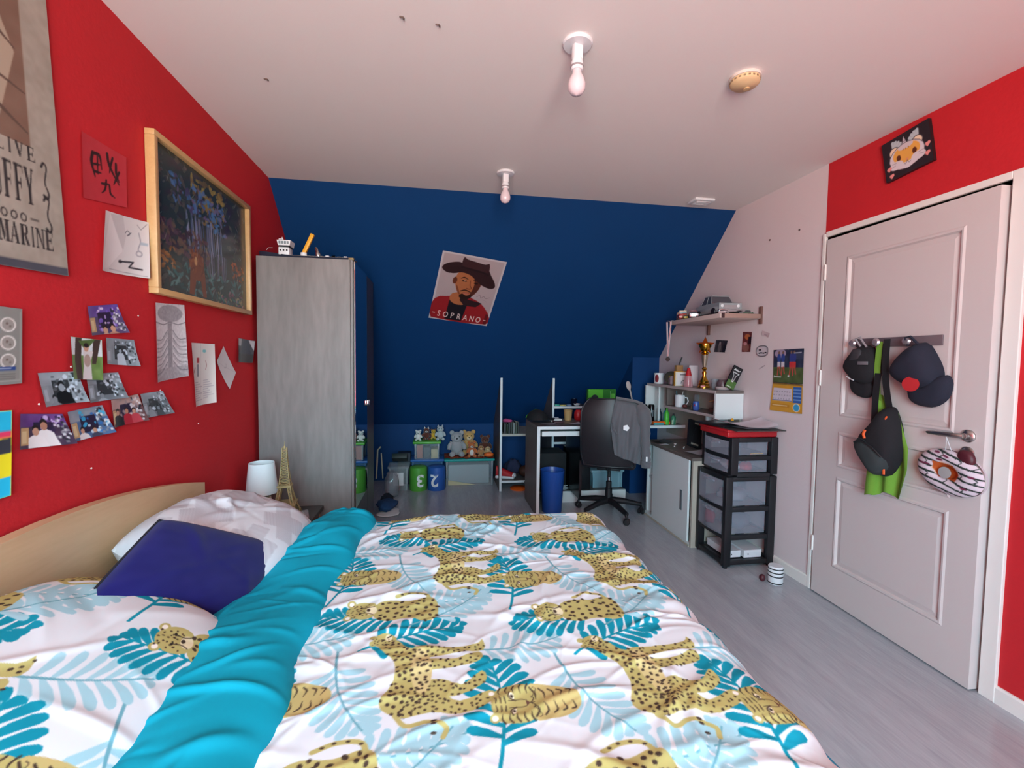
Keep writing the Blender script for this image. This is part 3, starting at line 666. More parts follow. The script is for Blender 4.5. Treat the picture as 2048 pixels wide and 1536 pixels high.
# --- framed picture: jungle waterfall in dabs of colour
fy0, fy1, fz0, fz1 = 1.362, 2.238, 1.572, 2.176
fr = thing('framed_picture', 'framed jungle waterfall picture in a light wood frame on the red wall', 'picture', (.02, 1.8, fz0))
m_fwood = wood('light pine', 'B58E5E', 'C39C6C', .4, axis=1, scale=2, stretch=8); b_ = .022; dp = .036
part('frame_top', M().prism([(fz1-b_, .0), (fz1, 0), (fz1, dp), (fz1-b_, dp)], 'y', fy0, fy1).xf(Matrix(((0, 0, 1, 0), (0, 1, 0, 0), (1, 0, 0, 0), (0, 0, 0, 1)))) if False else M().box(.002, dp, fy0, fy1, fz1-b_, fz1, .002), m_fwood, fr, True)
part('frame_bottom', M().box(.002, dp, fy0, fy1, fz0, fz0+b_, .002), m_fwood, fr, True)
for y in (fy0, fy1-b_): part('frame_side', M().box(.002, dp, y, y+b_, fz0+b_, fz1-b_, .002), m_fwood, fr, True)
pw, ph = fy1-fy0-2*b_, fz1-fz0-2*b_; c = Cv(pw, ph, .0035, '2E3B3A'); g = np.random.default_rng(3)
def dabs(n, x0, x1, y0, y1, cols, r0, r1, rot=0, asp=.4):
    for k in range(n): c.ell(g.uniform(x0, x1)*pw, g.uniform(y0, y1)*ph, (r := g.uniform(r0, r1)), r*asp, cols[g.integers(len(cols))], rot+g.normal(0, .7), a=.8, n=8)
dabs(260, 0, 1, 0, 1, ['3E4140', '464A42', '4A3E40', '4C5250', '3A4048'], .01, .035)
dabs(70, .33, .70, .72, .95, ['94803F', '7A6538', 'A08C48', '6A5A3A'], .012, .03); dabs(30, .45, .6, .62, .8, ['94803F', '8A7040'], .008, .02)
dabs(70, .15, .48, .66, .86, ['3F6A9C', '5578AA', '4A4468', '6A5A80'], .01, .028); dabs(60, .5, .72, .6, .84, ['4680B4', '5A7CA8', '6C6C98', '3E5C84'], .01, .026)
for k in range(46): x = g.uniform(.26, .66); c.curve([(x*pw, g.uniform(.58, .66)*ph), ((x+.01)*pw, .48*ph), ((x+.02)*pw, g.uniform(.32, .42)*ph)], [.004, .006, .003], ['8894B8', '6878A0', 'A4AAC6', '4A5880'][k % 4], .8)
for k in range(22): x = g.uniform(.46, .72); c.curve([(x*pw, .42*ph), (x*pw, .3*ph), ((x+.01)*pw, .2*ph)], [.004, .005, .003], ['7C7C9C', '5C5474', '9494B0'][k % 3], .7)
dabs(120, .02, .5, .3, .5, ['5A4450', '3E2E3A', '6A5648'], .008, .03); dabs(90, .7, 1, .38, .95, ['2A2440', '3A3038', '2C3A30', '48504A'], .01, .035); dabs(60, 0, .3, .55, 1, ['3C3036', '2A3A34', '55504C'], .01, .03)
dabs(110, .1, .95, .02, .24, ['3C6666', '4C7474', '2C4A4C', '5A8080'], .01, .03, 0, .3); dabs(40, .78, .95, .26, .42, ['8A4A2C', 'A85C34', '6A3424'], .008, .022); dabs(26, .04, .16, .16, .32, ['8C5C30', 'A8743C'], .008, .02)
c.poly([(.29*pw, .02*ph), (.31*pw, .3*ph), (.36*pw, .36*ph), (.44*pw, .34*ph), (.47*pw, .02*ph), (.43*pw, .02*ph), (.41*pw, .14*ph), (.36*pw, .14*ph), (.34*pw, .02*ph)], '6E3C26')
dabs(40, .3, .44, .2, .38, ['8A5230', '5A2E20', '7A4428'], .008, .02, 1.5); c.ell(.36*pw, .29*ph, .012, .02, 'B88A5C'); dabs(50, .6, .95, .0, .12, ['7A4A60', '8C8460', '3A5A40', 'A07080'], .006, .016)
for k in range(60): x, y = g.uniform(0, 1, 2); c.curve([(x*pw, y*ph), (x*pw+g.normal(0, .02), y*ph+.03)], [.002, .003, .001], ['9A9AA6', 'B8B4A0', '1E2428'][k % 3], .6)
P = wall_quad([(.014, fy0+b_, fz1-b_), (.014, fy1-b_, fz1-b_), (.014, fy1-b_, fz0+b_), (.014, fy0+b_, fz0+b_)], c.nx, c.ny)
link('picture', grid_mesh('picture', P-np.array(fr.location), c), print_mat('glazed print', .25, spec=.6), fr)
# --- small photographs
def party(w, h, sky, amb, people, bal, seed, bw=False):
    c = Cv(w, h, .0022, amb); g = np.random.default_rng(seed)
    c.rect(0, h*.62, w, h, sky); c.noise(.05, .02, seed)
    c.rect(w*.02, h*.1, w*.2, h*.6, 'C9A877'); c.rect(w*.05, h*.15, w*.15, h*.5, 'E0CFA0')
    c.rect(w*.3, h*.2, w*.72, h*.75, '2E2440' if not bw else '3A3A44'); 
    for k in range(26): c.ell(g.uniform(.3, .95)*w, g.uniform(.15, .9)*h, g.uniform(.003, .009), g.uniform(.003, .008), bal[k % len(bal)], a=.85)
    for k in range(30): c.rect((x := g.uniform(.72, .95)*w), (y := g.uniform(.05, .9)*h), x+.008, y+.008, ['D8D8DC', '30303A', '8A8A94'][k % 3], .85)
    for (px, py, s_, sh, sk) in people:
        c.poly([(w*(px-.13*s_), 0), (w*(px-.12*s_), h*(py-.16*s_)), (w*(px-.04*s_), h*(py-.1*s_)), (w*(px+.04*s_), h*(py-.1*s_)), (w*(px+.13*s_), h*(py-.18*s_)), (w*(px+.17*s_), 0)], sh)
        c.ell(w*px, h*py, w*.055*s_, h*.12*s_, sk); c.ell(w*px, h*(py+.06*s_), w*.056*s_, h*.08*s_, '2B2220'); c.ell(w*px, h*(py-.02*s_), w*.05*s_, h*.09*s_, sk)
    if bw:
        g_ = c.a.mean(-1, keepdims=True); c.a = np.clip(g_*np.array([.92, 1.0, 1.06]), 0, 1)
    return c
SK, SK2 = 'C69A82', 'B88670'; PH = 'party photographs on the red wall'
party_list = [
 ([(1.049, 1.486), (1.182, 1.508), (1.222, 1.415), (1.054, 1.396)], ('6A4FA0', '5A4A70', [(.45, .16, 1.2, SK, SK), (.66, .2, 1.2, SK2, SK)], ['B49AD8', '7A5CC0', 'E8E0F4'], 11), 'purple-lit party photo, topmost of the photos on the red wall'),
 ([(1.125, 1.393), (1.263, 1.391), (1.275, 1.298), (1.117, 1.307)], ('8898A0', '8A98A0', [(.5, .55, .9, 'C8CED2', 'A8B0B4')], ['D8DEE2', '50585E'], 12, True), 'black-and-white photo of one smiling person, right of the tree portrait'),
 ([(.862, 1.285), (1.0, 1.287), (1.027, 1.193), (.876, 1.191)], ('9CB0B8', '8CA0A8', [(.52, .55, 1.3, '16181C', 'A8A8A8'), (.3, .2, 1, '8890A0', '989898')], ['E4EAEE', '60686E'], 13, True), 'black-and-white photo of two people, one in a black shirt'),
 ([(1.033, 1.277), (1.176, 1.278), (1.206, 1.19), (1.038, 1.187)], ('8CA0A8', '70848C', [(.4, .2, 1, 'A8B4BA', '989898')], ['E4EAEE', '60686E', 'B0BCC4'], 14, True), 'black-and-white balloon photo just below the small smiling portrait'),
 ([(.805, 1.181), (.939, 1.165), (.974, 1.072), (.791, 1.089)], ('6A4488', '4A3A50', [(.52, .66, 1.35, 'F0EEF0', SK2), (.34, .5, 1.25, 'F4F2F4', SK)], ['C8B4E4', '3A2C50'], 15), 'colour photo of two people in white shirts with bow ties'),
 ([(.957, 1.168), (1.097, 1.175), (1.14, 1.08), (.971, 1.076)], ('8A94A0', '4A6A94', [(.3, .3, .9, 'E8E6E8', SK), (.6, .24, .9, '4A4A60', SK)], ['3AB0E0', 'D8F0FA', '2A70C0'], 16), 'blue-lit party photo between the white-shirt photo and the red-shirt photo'),
 ([(1.138, 1.187), (1.276, 1.197), (1.316, 1.097), (1.139, 1.094)], ('B89A94', '6A4A4C', [(.2, .5, 1, '1C1A20', SK), (.5, .5, 1, 'B02838', SK2), (.72, .45, .9, 'C04854', SK)], ['E8E4E4', 'A09090'], 17), 'photo of a group in red and black shirts'),
 ([(1.289, 1.196), (1.426, 1.198), (1.482, 1.104), (1.308, 1.104)], ('9AA4AA', '6A7880', [(.3, .4, .9, '98A0A6', '909090'), (.6, .35, .9, '50585E', '989898')], ['E4EAEE', '60686E'], 18, True), 'grey group photo at the right end of the lower photo row'),
]
for q, a, lab in party_list: sheet('photo_print', q, party(.15, .1, *a), lab, 'photo', m_photo, .010, .006, PH)
c = Cv(.125, .13, .0022, '6C8A4C'); c.noise(.06, .015, 5); c.rect(0, .075, .125, .13, 'D8E0E4'); c.poly([(.02, 0), (.045, 0), (.04, .06), (.045, .13), (.02, .13), (.012, .06)], '4A3A34'); c.poly([(.085, .05), (.1, .05), (.12, .13), (.09, .13)], '4A3A34'); c.poly([(.03, .12), (.1, .13), (.06, .09)], '55703C')
c.poly([(.045, 0), (.085, 0), (.08, .06), (.09, .09), (.05, .095), (.05, .04)], 'D8D2D2'); c.ell(.062, .1, .010, .012, SK); c.ell(.062, .108, .010, .007, '2B2220'); c.ell(.066, .06, .014, .02, 'B09A90')
sheet('photo_print', [(.968, 1.389), (1.094, 1.384), (1.088, 1.256), (.969, 1.264)], c, 'colour portrait of a person in white before a forked tree', 'photo', m_photo, .006, 0, PH, off=.012)
# --- pencil drawing, note, diamond, dark snapshot
c = Cv(.21, .31, .003, 'D2CFD2'); c.noise(.02, .01, 6)
c.ell(.105, .27, .09, .035, 'A09DA2'); c.rect(0, .0, .21, .05, 'AAA7AC'); c.rect(.09, .05, .12, .23, '9A979C')
for k in range(5):
    for sd in (-1, 1): c.curve([(.105+sd*.02, .20-.032*k), (.105+sd*.06, .165-.032*k), (.105+sd*.1, .165-.034*k)], [.004, .003, .004], '77747C'); c.curve([(.105+sd*.02, .19-.032*k), (.105+sd*.06, .155-.032*k), (.105+sd*.1, .15-.034*k)], .008, 'B8B5BA')
c.noise(.05, .006, 9); c.curve([(.0, .235), (.06, .225), (.105, .235), (.16, .225), (.21, .235)], .003, '66636C')
sheet('pencil_drawing', [(1.394, 1.539), (1.594, 1.553), (1.6, 1.25), (1.38, 1.233)], c, 'tall grey pencil drawing of a pillar below the framed picture', 'drawing', None, .012)
c = Cv(.2, .28, .003, 'DCDAD6'); c.rect(.05, .19, .075, .215, 'B03A44'); c.rect(.05, .13, .07, .185, '8A8A92'); c.ell(.12, .245, .015, .008, '7FC4C8')
for k in range(9): c.line([(.02, .105-.01*k), (.06+.02*(k % 3), .105-.01*k)], .002, '8A8894'); c.line([(.11, .11-.01*k), (.15+.012*(k % 4), .112-.01*k)], .002, '9A98A4')
c.line([(.085, .0), (.09, .28)], .0015, 'B8B5B4'); c.line([(.03, .17), (.01, .15)], .005, 'A03038'); c.curve([(.13, .2), (.14, .18), (.13, .16)], .003, '9A5A60')
sheet('folded_note', [(1.639, 1.395), (1.848, 1.396), (1.826, 1.115), (1.638, 1.11)], c, 'folded white note with small handwriting right of the pencil drawing', 'note', None, .02)
c = Cv(.16, .16, .004, 'D6D4D6'); c.curve([(.07, .1), (.08, .08), (.07, .06)], .003, 'A5A3A9'); c.line([(.02, .02), (.14, .14)], .0015, 'C2BFC2')
sheet('paper_note', [(1.951, 1.389), (2.088, 1.251), (2.002, 1.168), (1.87, 1.314)], c, 'blank white paper pinned as a diamond', 'note', None, .006)
c = Cv(.22, .13, .004, '4A4C54'); c.noise(.04, .02, 3); c.rect(0, 0, .22, .05, '3A3A3C'); c.poly([(.14, .13), (.22, .13), (.22, .07)], 'D0D0D4'); c.rect(0, .09, .05, .13, 'B8B8BC'); c.poly([(.05, .05), (.08, .12), (.13, .13), (.19, .06), (.19, .05)], '3C4250')
sheet('photo_print', [(2.121, 1.437), (2.345, 1.43), (2.28, 1.301), (2.091, 1.307)], c, 'small dark landscape photo beside the wardrobe', 'photo', m_photo, .015)
# --- grey sticker board and striped cloth at the picture's left edge
c = Cv(.24, .2, .003, '8A8A86'); c.noise(.008, .02, 2); c.line([(.005, .005), (.235, .01), (.235, .19)], .003, 'A2A29E')
for k in range(3):
    zc = .155-.047*k; c.ell(.2, zc, .022, .019, 'E4E2DE'); c.ell(.2, zc, .018, .0155, '9A9590'); c.ell(.197, zc+.003, .004, .003, '6A5A54'); c.ell(.206, zc-.004, .004, .003, '77706A')
    c.ell(.12, zc, .022, .019, 'E4E2DE'); c.ell(.12, zc, .018, .0155, '9A9590')
c.ell(.16, .07, .018, .014, '54545E'); c.ell(.16, .07, .013, .010, 'C8C6C4'); c.rect(.12, .036, .222, .046, '2F4A88'); c.rect(.15, .040, .21, .042, 'C8D0E0')
for k in range(3): c.line([(.12, .026-.006*k), (.22, .026-.006*k)], .0015, '5A5A58')
so = sheet('sticker_board', [(.585, 1.455), (.822, 1.453), (.812, 1.26), (.58, 1.255)], c, 'grey board with white rings and a blue strip at the left edge', 'board', print_mat('satin board', .4), .0, off=.008)
c = Cv(.2, .22, .004, 'E8D820'); c.rect(0, .165, .2, .22, '1EB4DC'); c.rect(0, .152, .2, .168, 'D83860'); c.rect(0, .11, .2, .13, '3A3A44'); c.poly([(0, .135), (.2, .15), (.2, .115), (0, .105)], '33343E'); c.rect(0, 0, .2, .05, '1EB4DC')
sheet('striped_cloth', [(.60, 1.20), (.783, 1.193), (.765, .978), (.58, .97)], c, 'bright cyan, yellow and black striped cloth low at the left edge', 'cloth', print_mat('banner cloth', .9), .006, off=.004)
# --- dried putty dots on the red wall
for k, (y, z) in enumerate([(1.30, 1.48), (1.7, 1.03), (.985, 1.30), (.87, 1.20), (1.05, .98), (1.42, 1.2), (1.92, 1.33)]):
    solo('putty_dot', M().ell((.001, y, z), (.002, .0038, .003), 8, 6), mat('putty', 'E6D5D0', .8), 'tiny dried putty dots on the bare red wall', 'putty', 'putty dots on the red wall')
# ================================================================== FURNITURE
m_goak = wood('grey oak', '6A6462', '827C7A', .42, axis=2, scale=1.0, stretch=6, fine=.45)
m_doak = wood('dark grey oak', '3A3635', '4A4645', .35, axis=2, scale=1.4, stretch=10)
m_mirror = mat('mirror', 'E8ECEE', .02, 1)
m_chrome = mat('chrome', 'D5D8DA', .15, 1)
m_wedge = mat('white edge band', 'D8DDDF', .5)
m_lam = mat('white laminate', 'D5DADB', .45)
m_walnut = wood('grey-brown laminate', '5E5450', '6E6460', .45, axis=2, scale=2, stretch=10)
m_walnuth = wood('grey-brown top', '5E5450', '6E6460', .4, axis=0, scale=2, stretch=10)
m_beige = wood('greyed beige laminate', 'A79E92', 'B5ACA0', .5, axis=2, scale=2, stretch=8)
m_black = mat('black plastic', '17161B', .45)
m_blackg = mat('black gloss plastic', '0E0E12', .25)
# --- wardrobe
wx0, wx1, wy0, wy1, wz = .025, .565, 2.33, 3.15, 1.925
wa = thing('wardrobe', 'tall grey oak wardrobe with a mirror door in the left corner', 'wardrobe', ((wx0+wx1)/2, (wy0+wy1)/2, 0))
part('side_panel', M().box(wx0, wx1-.016, wy0, wy0+.018, 0, wz, .001), m_goak, wa, True, 0)
part('side_panel', M().box(wx0, wx1-.016, wy1-.018, wy1, 0, wz, .001), m_goak, wa, True, 0)
part('front_stile', M().box(wx1-.014, wx1, wy0, wy0+.02, 0, wz, .001), m_goak, wa, True, 0)
part('top_panel', M().box(wx0, wx1-.016, wy0+.018, wy1-.018, wz-.02, wz), m_goak, wa, True, 0)
part('back_panel', M().box(wx0, wx0+.01, wy0+.018, wy1-.018, 0, wz-.02), m_doak, wa, True, 0)
part('plinth', M().box(wx1-.05, wx1-.03, wy0+.018, wy1-.018, 0, .06), m_doak, wa, True, 0)
ysm = 2.815
d1 = part('door', M().box(wx1-.012, wx1+.006, wy0+.022, ysm-.002, .06, wz-.004, .0015), m_doak, wa, True, 0)
part('mirror', M().box(wx1+.006, wx1+.0085, wy0+.024, ysm-.004, .40, wz-.006), m_mirror, d1, True, 0)
d2 = part('door', M().box(wx1-.012, wx1+.006, ysm+.002, wy1, .06, wz-.004, .0015), m_doak, wa, True, 0)
for d, y in ((d1, ysm-.032), (d2, ysm+.008)): part('handle', M().box(wx1+.008, wx1+.022, y, y+.024, 1.0, 1.038, .003), m_chrome, d, True)
# --- bedside table
nt = thing('bedside_table', 'small dark wooden bedside table between bed and wardrobe', 'table', (.21, 2.06, 0))
m_dk = mat('dark stained wood', '2E2723', .4)
part('table_top', M().box(.02, .405, 1.86, 2.26, .435, .46, .004), m_dk, nt, True)
for x in (.04, .36):
    for y in (1.88, 2.205): part('leg', M().box(x, x+.03, y, y+.035, 0, .435, .003), m_oak, nt, True)
part('drawer_box', M().box(.03, .375, 1.90, 2.22, .31, .432, .003), m_dk, nt, True)
part('drawer_front', M().box(.375, .39, 1.90, 2.22, .315, .43, .002), m_dk, nt, True)
part('knob', M().ell((.398, 2.06, .37), (.012, .012, .012), 12, 8), m_chrome, nt, True)
# --- desk shelf with two bays: slanted side boards under the roof
SU = thing('shelf_unit', 'low white-edged shelf unit with slanted side boards under the blue slope', 'shelf', (2.2, 4.1, 0))
yf = 3.985
def side_board(x, w=.02, z0=0, top=9):
    m = M(); yb = YK-.02
    m.prism([(yf+.004, z0), (yb, z0), (yb, min(top, slope_z(yb)-.012)), (yf+.004, min(top, slope_z(yf+.004)-.012))], 'x', x-w/2, x+w/2)
    b = part('side_board', m, m_walnut, SU, True, 0)
    part('edge_strip', M().box(x-w/2-.001, x+w/2+.001, yf, yf+.004, z0, min(top, slope_z(yf)-.012)), m_wedge, b, True, 0)
side_board(1.70); side_board(2.24); side_board(2.965, top=.845)
for (x0, x1, z, fm) in ((1.71, 2.23, .565, 0), (1.71, 2.23, .085, 1), (2.25, 2.955, .845, 1), (2.25, 2.955, .475, 1)):
    yb = min(YK-.02, YB+(H-z-.03)/SL-.02)
    b = part('shelf_board', M().box(x0, x1, yf+.006, yb, z, z+.022), m_beige if not fm else m_walnuth, SU, True, 0)
    part('edge_strip', M().box(x0, x1, yf+.002, yf+.006, z, z+.022), m_beige if not fm else m_wedge, b, True, 0)
# --- desk
dx0, dx1, dy0, dy1, dz = 1.905, 3.04, 3.205, 3.73, .775
DK_ = thing('desk', 'grey-brown desk with a pale edge under the blue slope', 'desk', (2.5, 3.45, 0))
part('desk_top', M().box(dx0, W-.012, dy0+.004, dy1, dz-.025, dz), m_walnuth, DK_, True, 0)
part('edge_strip', M().box(dx0+.026, W-.012, dy0, dy0+.004, dz-.025, dz), m_wedge, DK_, True, 0)
part('side_panel', M().box(dx0, dx0+.025, dy0+.004, dy1, 0, dz-.026), m_walnut, DK_, True, 0)
part('edge_strip', M().box(dx0, dx0+.026, dy0, dy0+.004, 0, dz), m_wedge, DK_, True, 0)
part('keyboard_tray', M().box(1.95, 2.28, dy0+.03, dy0+.4, dz-.075, dz-.057), m_lam, DK_, True, 0)
part('tray_front', M().box(1.95, 2.28, dy0+.012, dy0+.03, dz-.085, dz-.045), m_lam, DK_, True, 0)
part('inner_panel', M().box(2.30, 2.322, dy0+.06, dy1-.02, .12, dz-.026), m_blackg, DK_, True, 0)
part('plinth_board', M().box(2.06, 2.86, 3.555, 3.575, 0, .105), m_lam, DK_, True, 0)
part('low_shelf', M().box(1.94, 2.86, 3.576, 3.95, .088, .105), m_walnuth, DK_, True, 0)
# --- low cabinet along the right wall
cx0, cy0, cy1, cz = 2.875, 2.42, 3.19, .655
CB = thing('sideboard', 'low white sideboard with a sliding door and grey-brown top on the right', 'cabinet', (3.07, 2.8, 0))
part('cabinet_top', M().box(cx0-.012, W-.012, cy0-.006, cy1+.006, cz-.022, cz, .001), m_walnuth, CB, True, 0)
part('side_panel', M().box(cx0, W-.012, cy0, cy0+.02, 0, cz-.022), m_beige, CB, True, 0)
part('side_panel', M().box(cx0+.02, W-.012, cy1-.02, cy1, 0, cz-.022), m_lam, CB, True, 0)
part('divider', M().box(cx0+.02, W-.02, 2.99, 3.006, .03, cz-.022), m_lam, CB, True, 0)
part('back_panel', M().box(W-.02, W-.013, cy0+.02, cy1-.02, .03, cz-.022), m_lam, CB, True, 0)
part('bottom_panel', M().box(cx0, W-.02, cy0+.02, cy1-.02, .012, .03), m_lam, CB, True, 0)
part('shelf_board', M().box(cx0+.03, W-.02, 3.006, cy1-.02, .33, .345), m_lam, CB, True, 0)
sd = part('sliding_door', M().box(cx0-.006, cx0+.010, 2.47, 3.03, .03, cz-.024, .001), m_lam, CB, True, 0)
part('recessed_grip', M().box(cx0-.009, cx0-.0055, 2.545, 2.575, .235, .385, .001), mat('grey grip', '8E9498', .35, .6), sd, True)
part('track_strip', M().box(cx0-.008, cx0, cy0+.02, cy1, .0, .012), m_beige, CB, True, 0)
# --- hutch on the right
hx0, hy0, hy1, hz = 3.05, 2.45, 3.55, 1.135
HU = thing('hutch', 'white open hutch with grey-edged shelves above the desk on the right wall', 'shelf', (3.16, 3.0, .78))
m_hedge = mat('pinkish grey edge', 'B9ABA9', .5)
part('top_board', M().box(hx0, W-.004, hy0, hy1, hz-.022, hz), m_walnuth, HU, True, 0)
part('edge_strip', M().box(hx0-.003, hx0, hy0, hy1, hz-.022, hz), m_hedge, HU, True, 0)
part('end_panel', M().box(hx0, W-.004, hy0, hy0+.018, .925, hz-.022), m_lam, HU, True, 0)
part('end_panel', M().box(hx0-.02, W-.004, hy1-.018, hy1, dz+.001, hz-.022), m_lam, HU, True, 0)
part('post', M().box(hx0+.015, hx0+.03, 3.345, 3.36, dz+.001, hz-.022), m_lam, HU, True, 0)
part('divider', M().box(hx0+.02, W-.02, 3.20, 3.215, .957, hz-.022), m_walnut, HU, True, 0)
part('middle_shelf', M().box(hx0, W-.02, hy0+.018, 3.215, .937, .957), m_walnuth, HU, True, 0)
part('edge_strip', M().box(hx0-.003, hx0, hy0, 3.215, .937, .957), m_hedge, HU, True, 0)
part('back_panel', M().box(W-.018, W-.006, hy0+.018, hy1-.018, .66, hz-.022), m_beige, HU, True, 0)
part('support_panel', M().box(hx0+.03, W-.02, 2.6, 2.615, .657, .937), m_lam, HU, True, 0)
# --- office chair
m_leather = mat('black leatherette', '1A181E', .42, bump=.08, bscale=400)
CH = thing('office_chair', 'black leatherette swivel chair pushed up to the desk', 'chair', (2.55, 3.20, 0), -.42)
def backrest(u, v):
    a = 2*u-1; zz = .47+.56*v; hw = .225*(1-.30*max(0, (v-.75)/.25)**2.2)*(1-.12*max(0, (.25-v)/.25)**2)
    return (a*hw, -.235-.05*math.sin(PI*v*.8)+.035*a*a, zz)
bk = M().grid(backrest, 22, 26); n0 = len(bk.v)
bk.add([(p[0], p[1]+.055*(1-.0), p[2]) for p in bk.v[:n0]], [tuple(reversed(f)) for f in bk.f])
E_ = [i for i in range(23)]+[j*23+22 for j in range(1, 27)]+[26*23+i for i in range(21, -1, -1)]+[j*23 for j in range(25, 0, -1)]
bk.f.extend([(E_[i], E_[(i+1) % len(E_)], n0+E_[(i+1) % len(E_)], n0+E_[i]) for i in range(len(E_))])
bo = part('backrest', bk, m_leather, CH, False, 60)
def bead(v): x, y, z = backrest(*v); return (x*1.0, y-.002, z)
rim = [bead((i/22, 0)) for i in range(23)]+[bead((1, j/26)) for j in range(1, 27)]+[bead((i/22, 1)) for i in range(21, -1, -1)]+[bead((0, j/26)) for j in range(25, 0, -1)]
part('seam', M().tube(rim, .007, 6, True), m_leather, bo, False, 180)
part('seat', M().rbox(-.225, .225, -.21, .25, .44, .53, .04, 4), m_leather, CH, False, 60)
part('back_bracket', M().tube([(0, .02, .43), (0, -.12, .425), (0, -.17, .45), (0, -.19, .54)], [.022, .022, .02, .018], 10), m_black, CH)
part('gas_column', M().lathe([(.03, .11), (.03, .23), (.024, .235), (.024, .29), (.014, .295), (.014, .41)], n=18), m_black, CH)
part('column_ring', M().lathe([(.0145, .30), (.0145, .33)], n=18), m_chrome, CH)
part('seat_plate', M().box(-.1, .1, -.1, .1, .405, .44, .008), m_black, CH)
for k in range(5):
    a = math.radians(-128+72*k); dx, dy = math.cos(a), math.sin(a)
    l = M().tube([(.02*dx, .02*dy, .125), (.12*dx, .12*dy, .118), (.26*dx, .26*dy, .092), (.29*dx, .29*dy, .088)], [.03, .026, .02, .017], 10)
    lo = part('base_arm', l, m_black, CH)
    w_ = M()
    for sg in (-1, 1):
        s0 = len(w_.v); w_.lathe([(0, -.009), (.02, -.009), (.026, -.004), (.026, .004), (.02, .009), (0, .009)], n=16); w_.rot(PI/2, 'X', start=s0); w_.move((0, sg*.016, 0), s0)
    w_.tube([(0, 0, .005), (0, 0, .035), (-.01, 0, .055)], [.009, .012, .01], 8); w_.box(-.024, .024, -.004, .004, 0, .026)
    w_.rot(a+.9, 'Z'); w_.move((.29*dx, .29*dy, .027)); part('caster', w_, m_black, lo)
# --- grey jacket over the chair back
m_jk = mat('grey jersey', '5E5E63', .95, bump=.3, bscale=500, sheen=.3)
JK = thing('jacket', 'grey jersey jacket hung over the right half of the office chair', 'jacket', (2.565, 3.21, .45))
def jback(u, v):     # outside panel, camera side; u left->right, v bottom->top
    left = .055-.02*math.sin(v*PI)-.03*max(0, .5-abs(v-.45))*(1 if v > .42 else .6); right = .265+.035*math.sin(v*2.6)
    x = left+(right-left)*u; zt = 1.045-.03*u-.10*max(0, u-.55)**1.4*3; zb_ = .585-.07*u
    z = zb_+(zt-zb_)*v; fold = .012*math.sin(u*15+v*2.2)+.006*math.sin(u*33-v*5)
    y = -.33-.02*math.sin(PI*v)+fold*(1-v**3)
    if v > .93: y += (v-.93)/.07*.06
    return (2.565+x, 3.21+y+.02, z)
part('body', M().grid(jback, 40, 40), m_jk, JK, True, 180)
def jin(u, v): return (2.565+.06+.2*u, 3.21-.20+.012*math.sin(u*14), .62+(1.03-.62-.03*u)*v)
part('inner_panel', M().grid(jin, 24, 20), m_jk, JK, True, 180)
part('shoulder', M().grid(lambda u, v: (2.62+.21*u, 2.905+.13*v, 1.035-.03*u+.016*math.sin(PI*v)-.04*max(0, u-.7)), 20, 10), m_jk, JK, True, 180)
slv = [(2.80, 2.93, .985), (2.835, 2.90, .93), (2.85, 2.885, .82), (2.855, 2.875, .70), (2.862, 2.87, .60), (2.865, 2.868, .545)]
sv = spline(slv, 22); rr_ = [.035+.02*math.sin(PI*min(1, k/9))+.004*math.sin(k*2.1) for k in range(22)]
part('sleeve', M().tube([tuple(p) for p in sv], rr_, 14), m_jk, JK, True, 180)
part('cuff', M().tube([tuple(sv[-2]), tuple(sv[-1]+np.array([0, 0, -.035]))], .038, 14), m_jk, JK, True, 180)
part('lapel', M().grid(lambda u, v: (2.602+.05*u*(1-v)-.004, 2.868-.008*math.sin(u*3), .80+.09*v-.05*u), 8, 10), m_jk, JK, True, 180)
part('badge', M().lathe([(0, 0), (.026, 0), (.026, .003), (0, .003)], n=5).rot(PI/2, 'X').move((2.705, 2.857, .815)), mat('white badge', 'E8E8EA', .6), JK, True, 0, 'white five-sided badge')
part('care_label', M().box(2.86, 2.872, 2.83, 2.833, .565, .60), MATS['white badge'], JK, True, 0)
JK.rotation_euler = (0, 0, -.42); JK.location = (2.55, 3.20, .45)
# --- waste bin
bn = M(); pr = [(.082, .003), (.085, .0), (.107, .365), (.109, .372), (.106, .374), (.103, .365), (.081, .008), (0, .008)]
bn.lathe([(0, 0)]+pr[1:], (2.075, 3.33, 0), 40)
solo('waste_bin', bn, mat('blue plastic', '1D4A9A', .35), 'tall royal blue plastic waste bin beside the desk panel', 'bin')
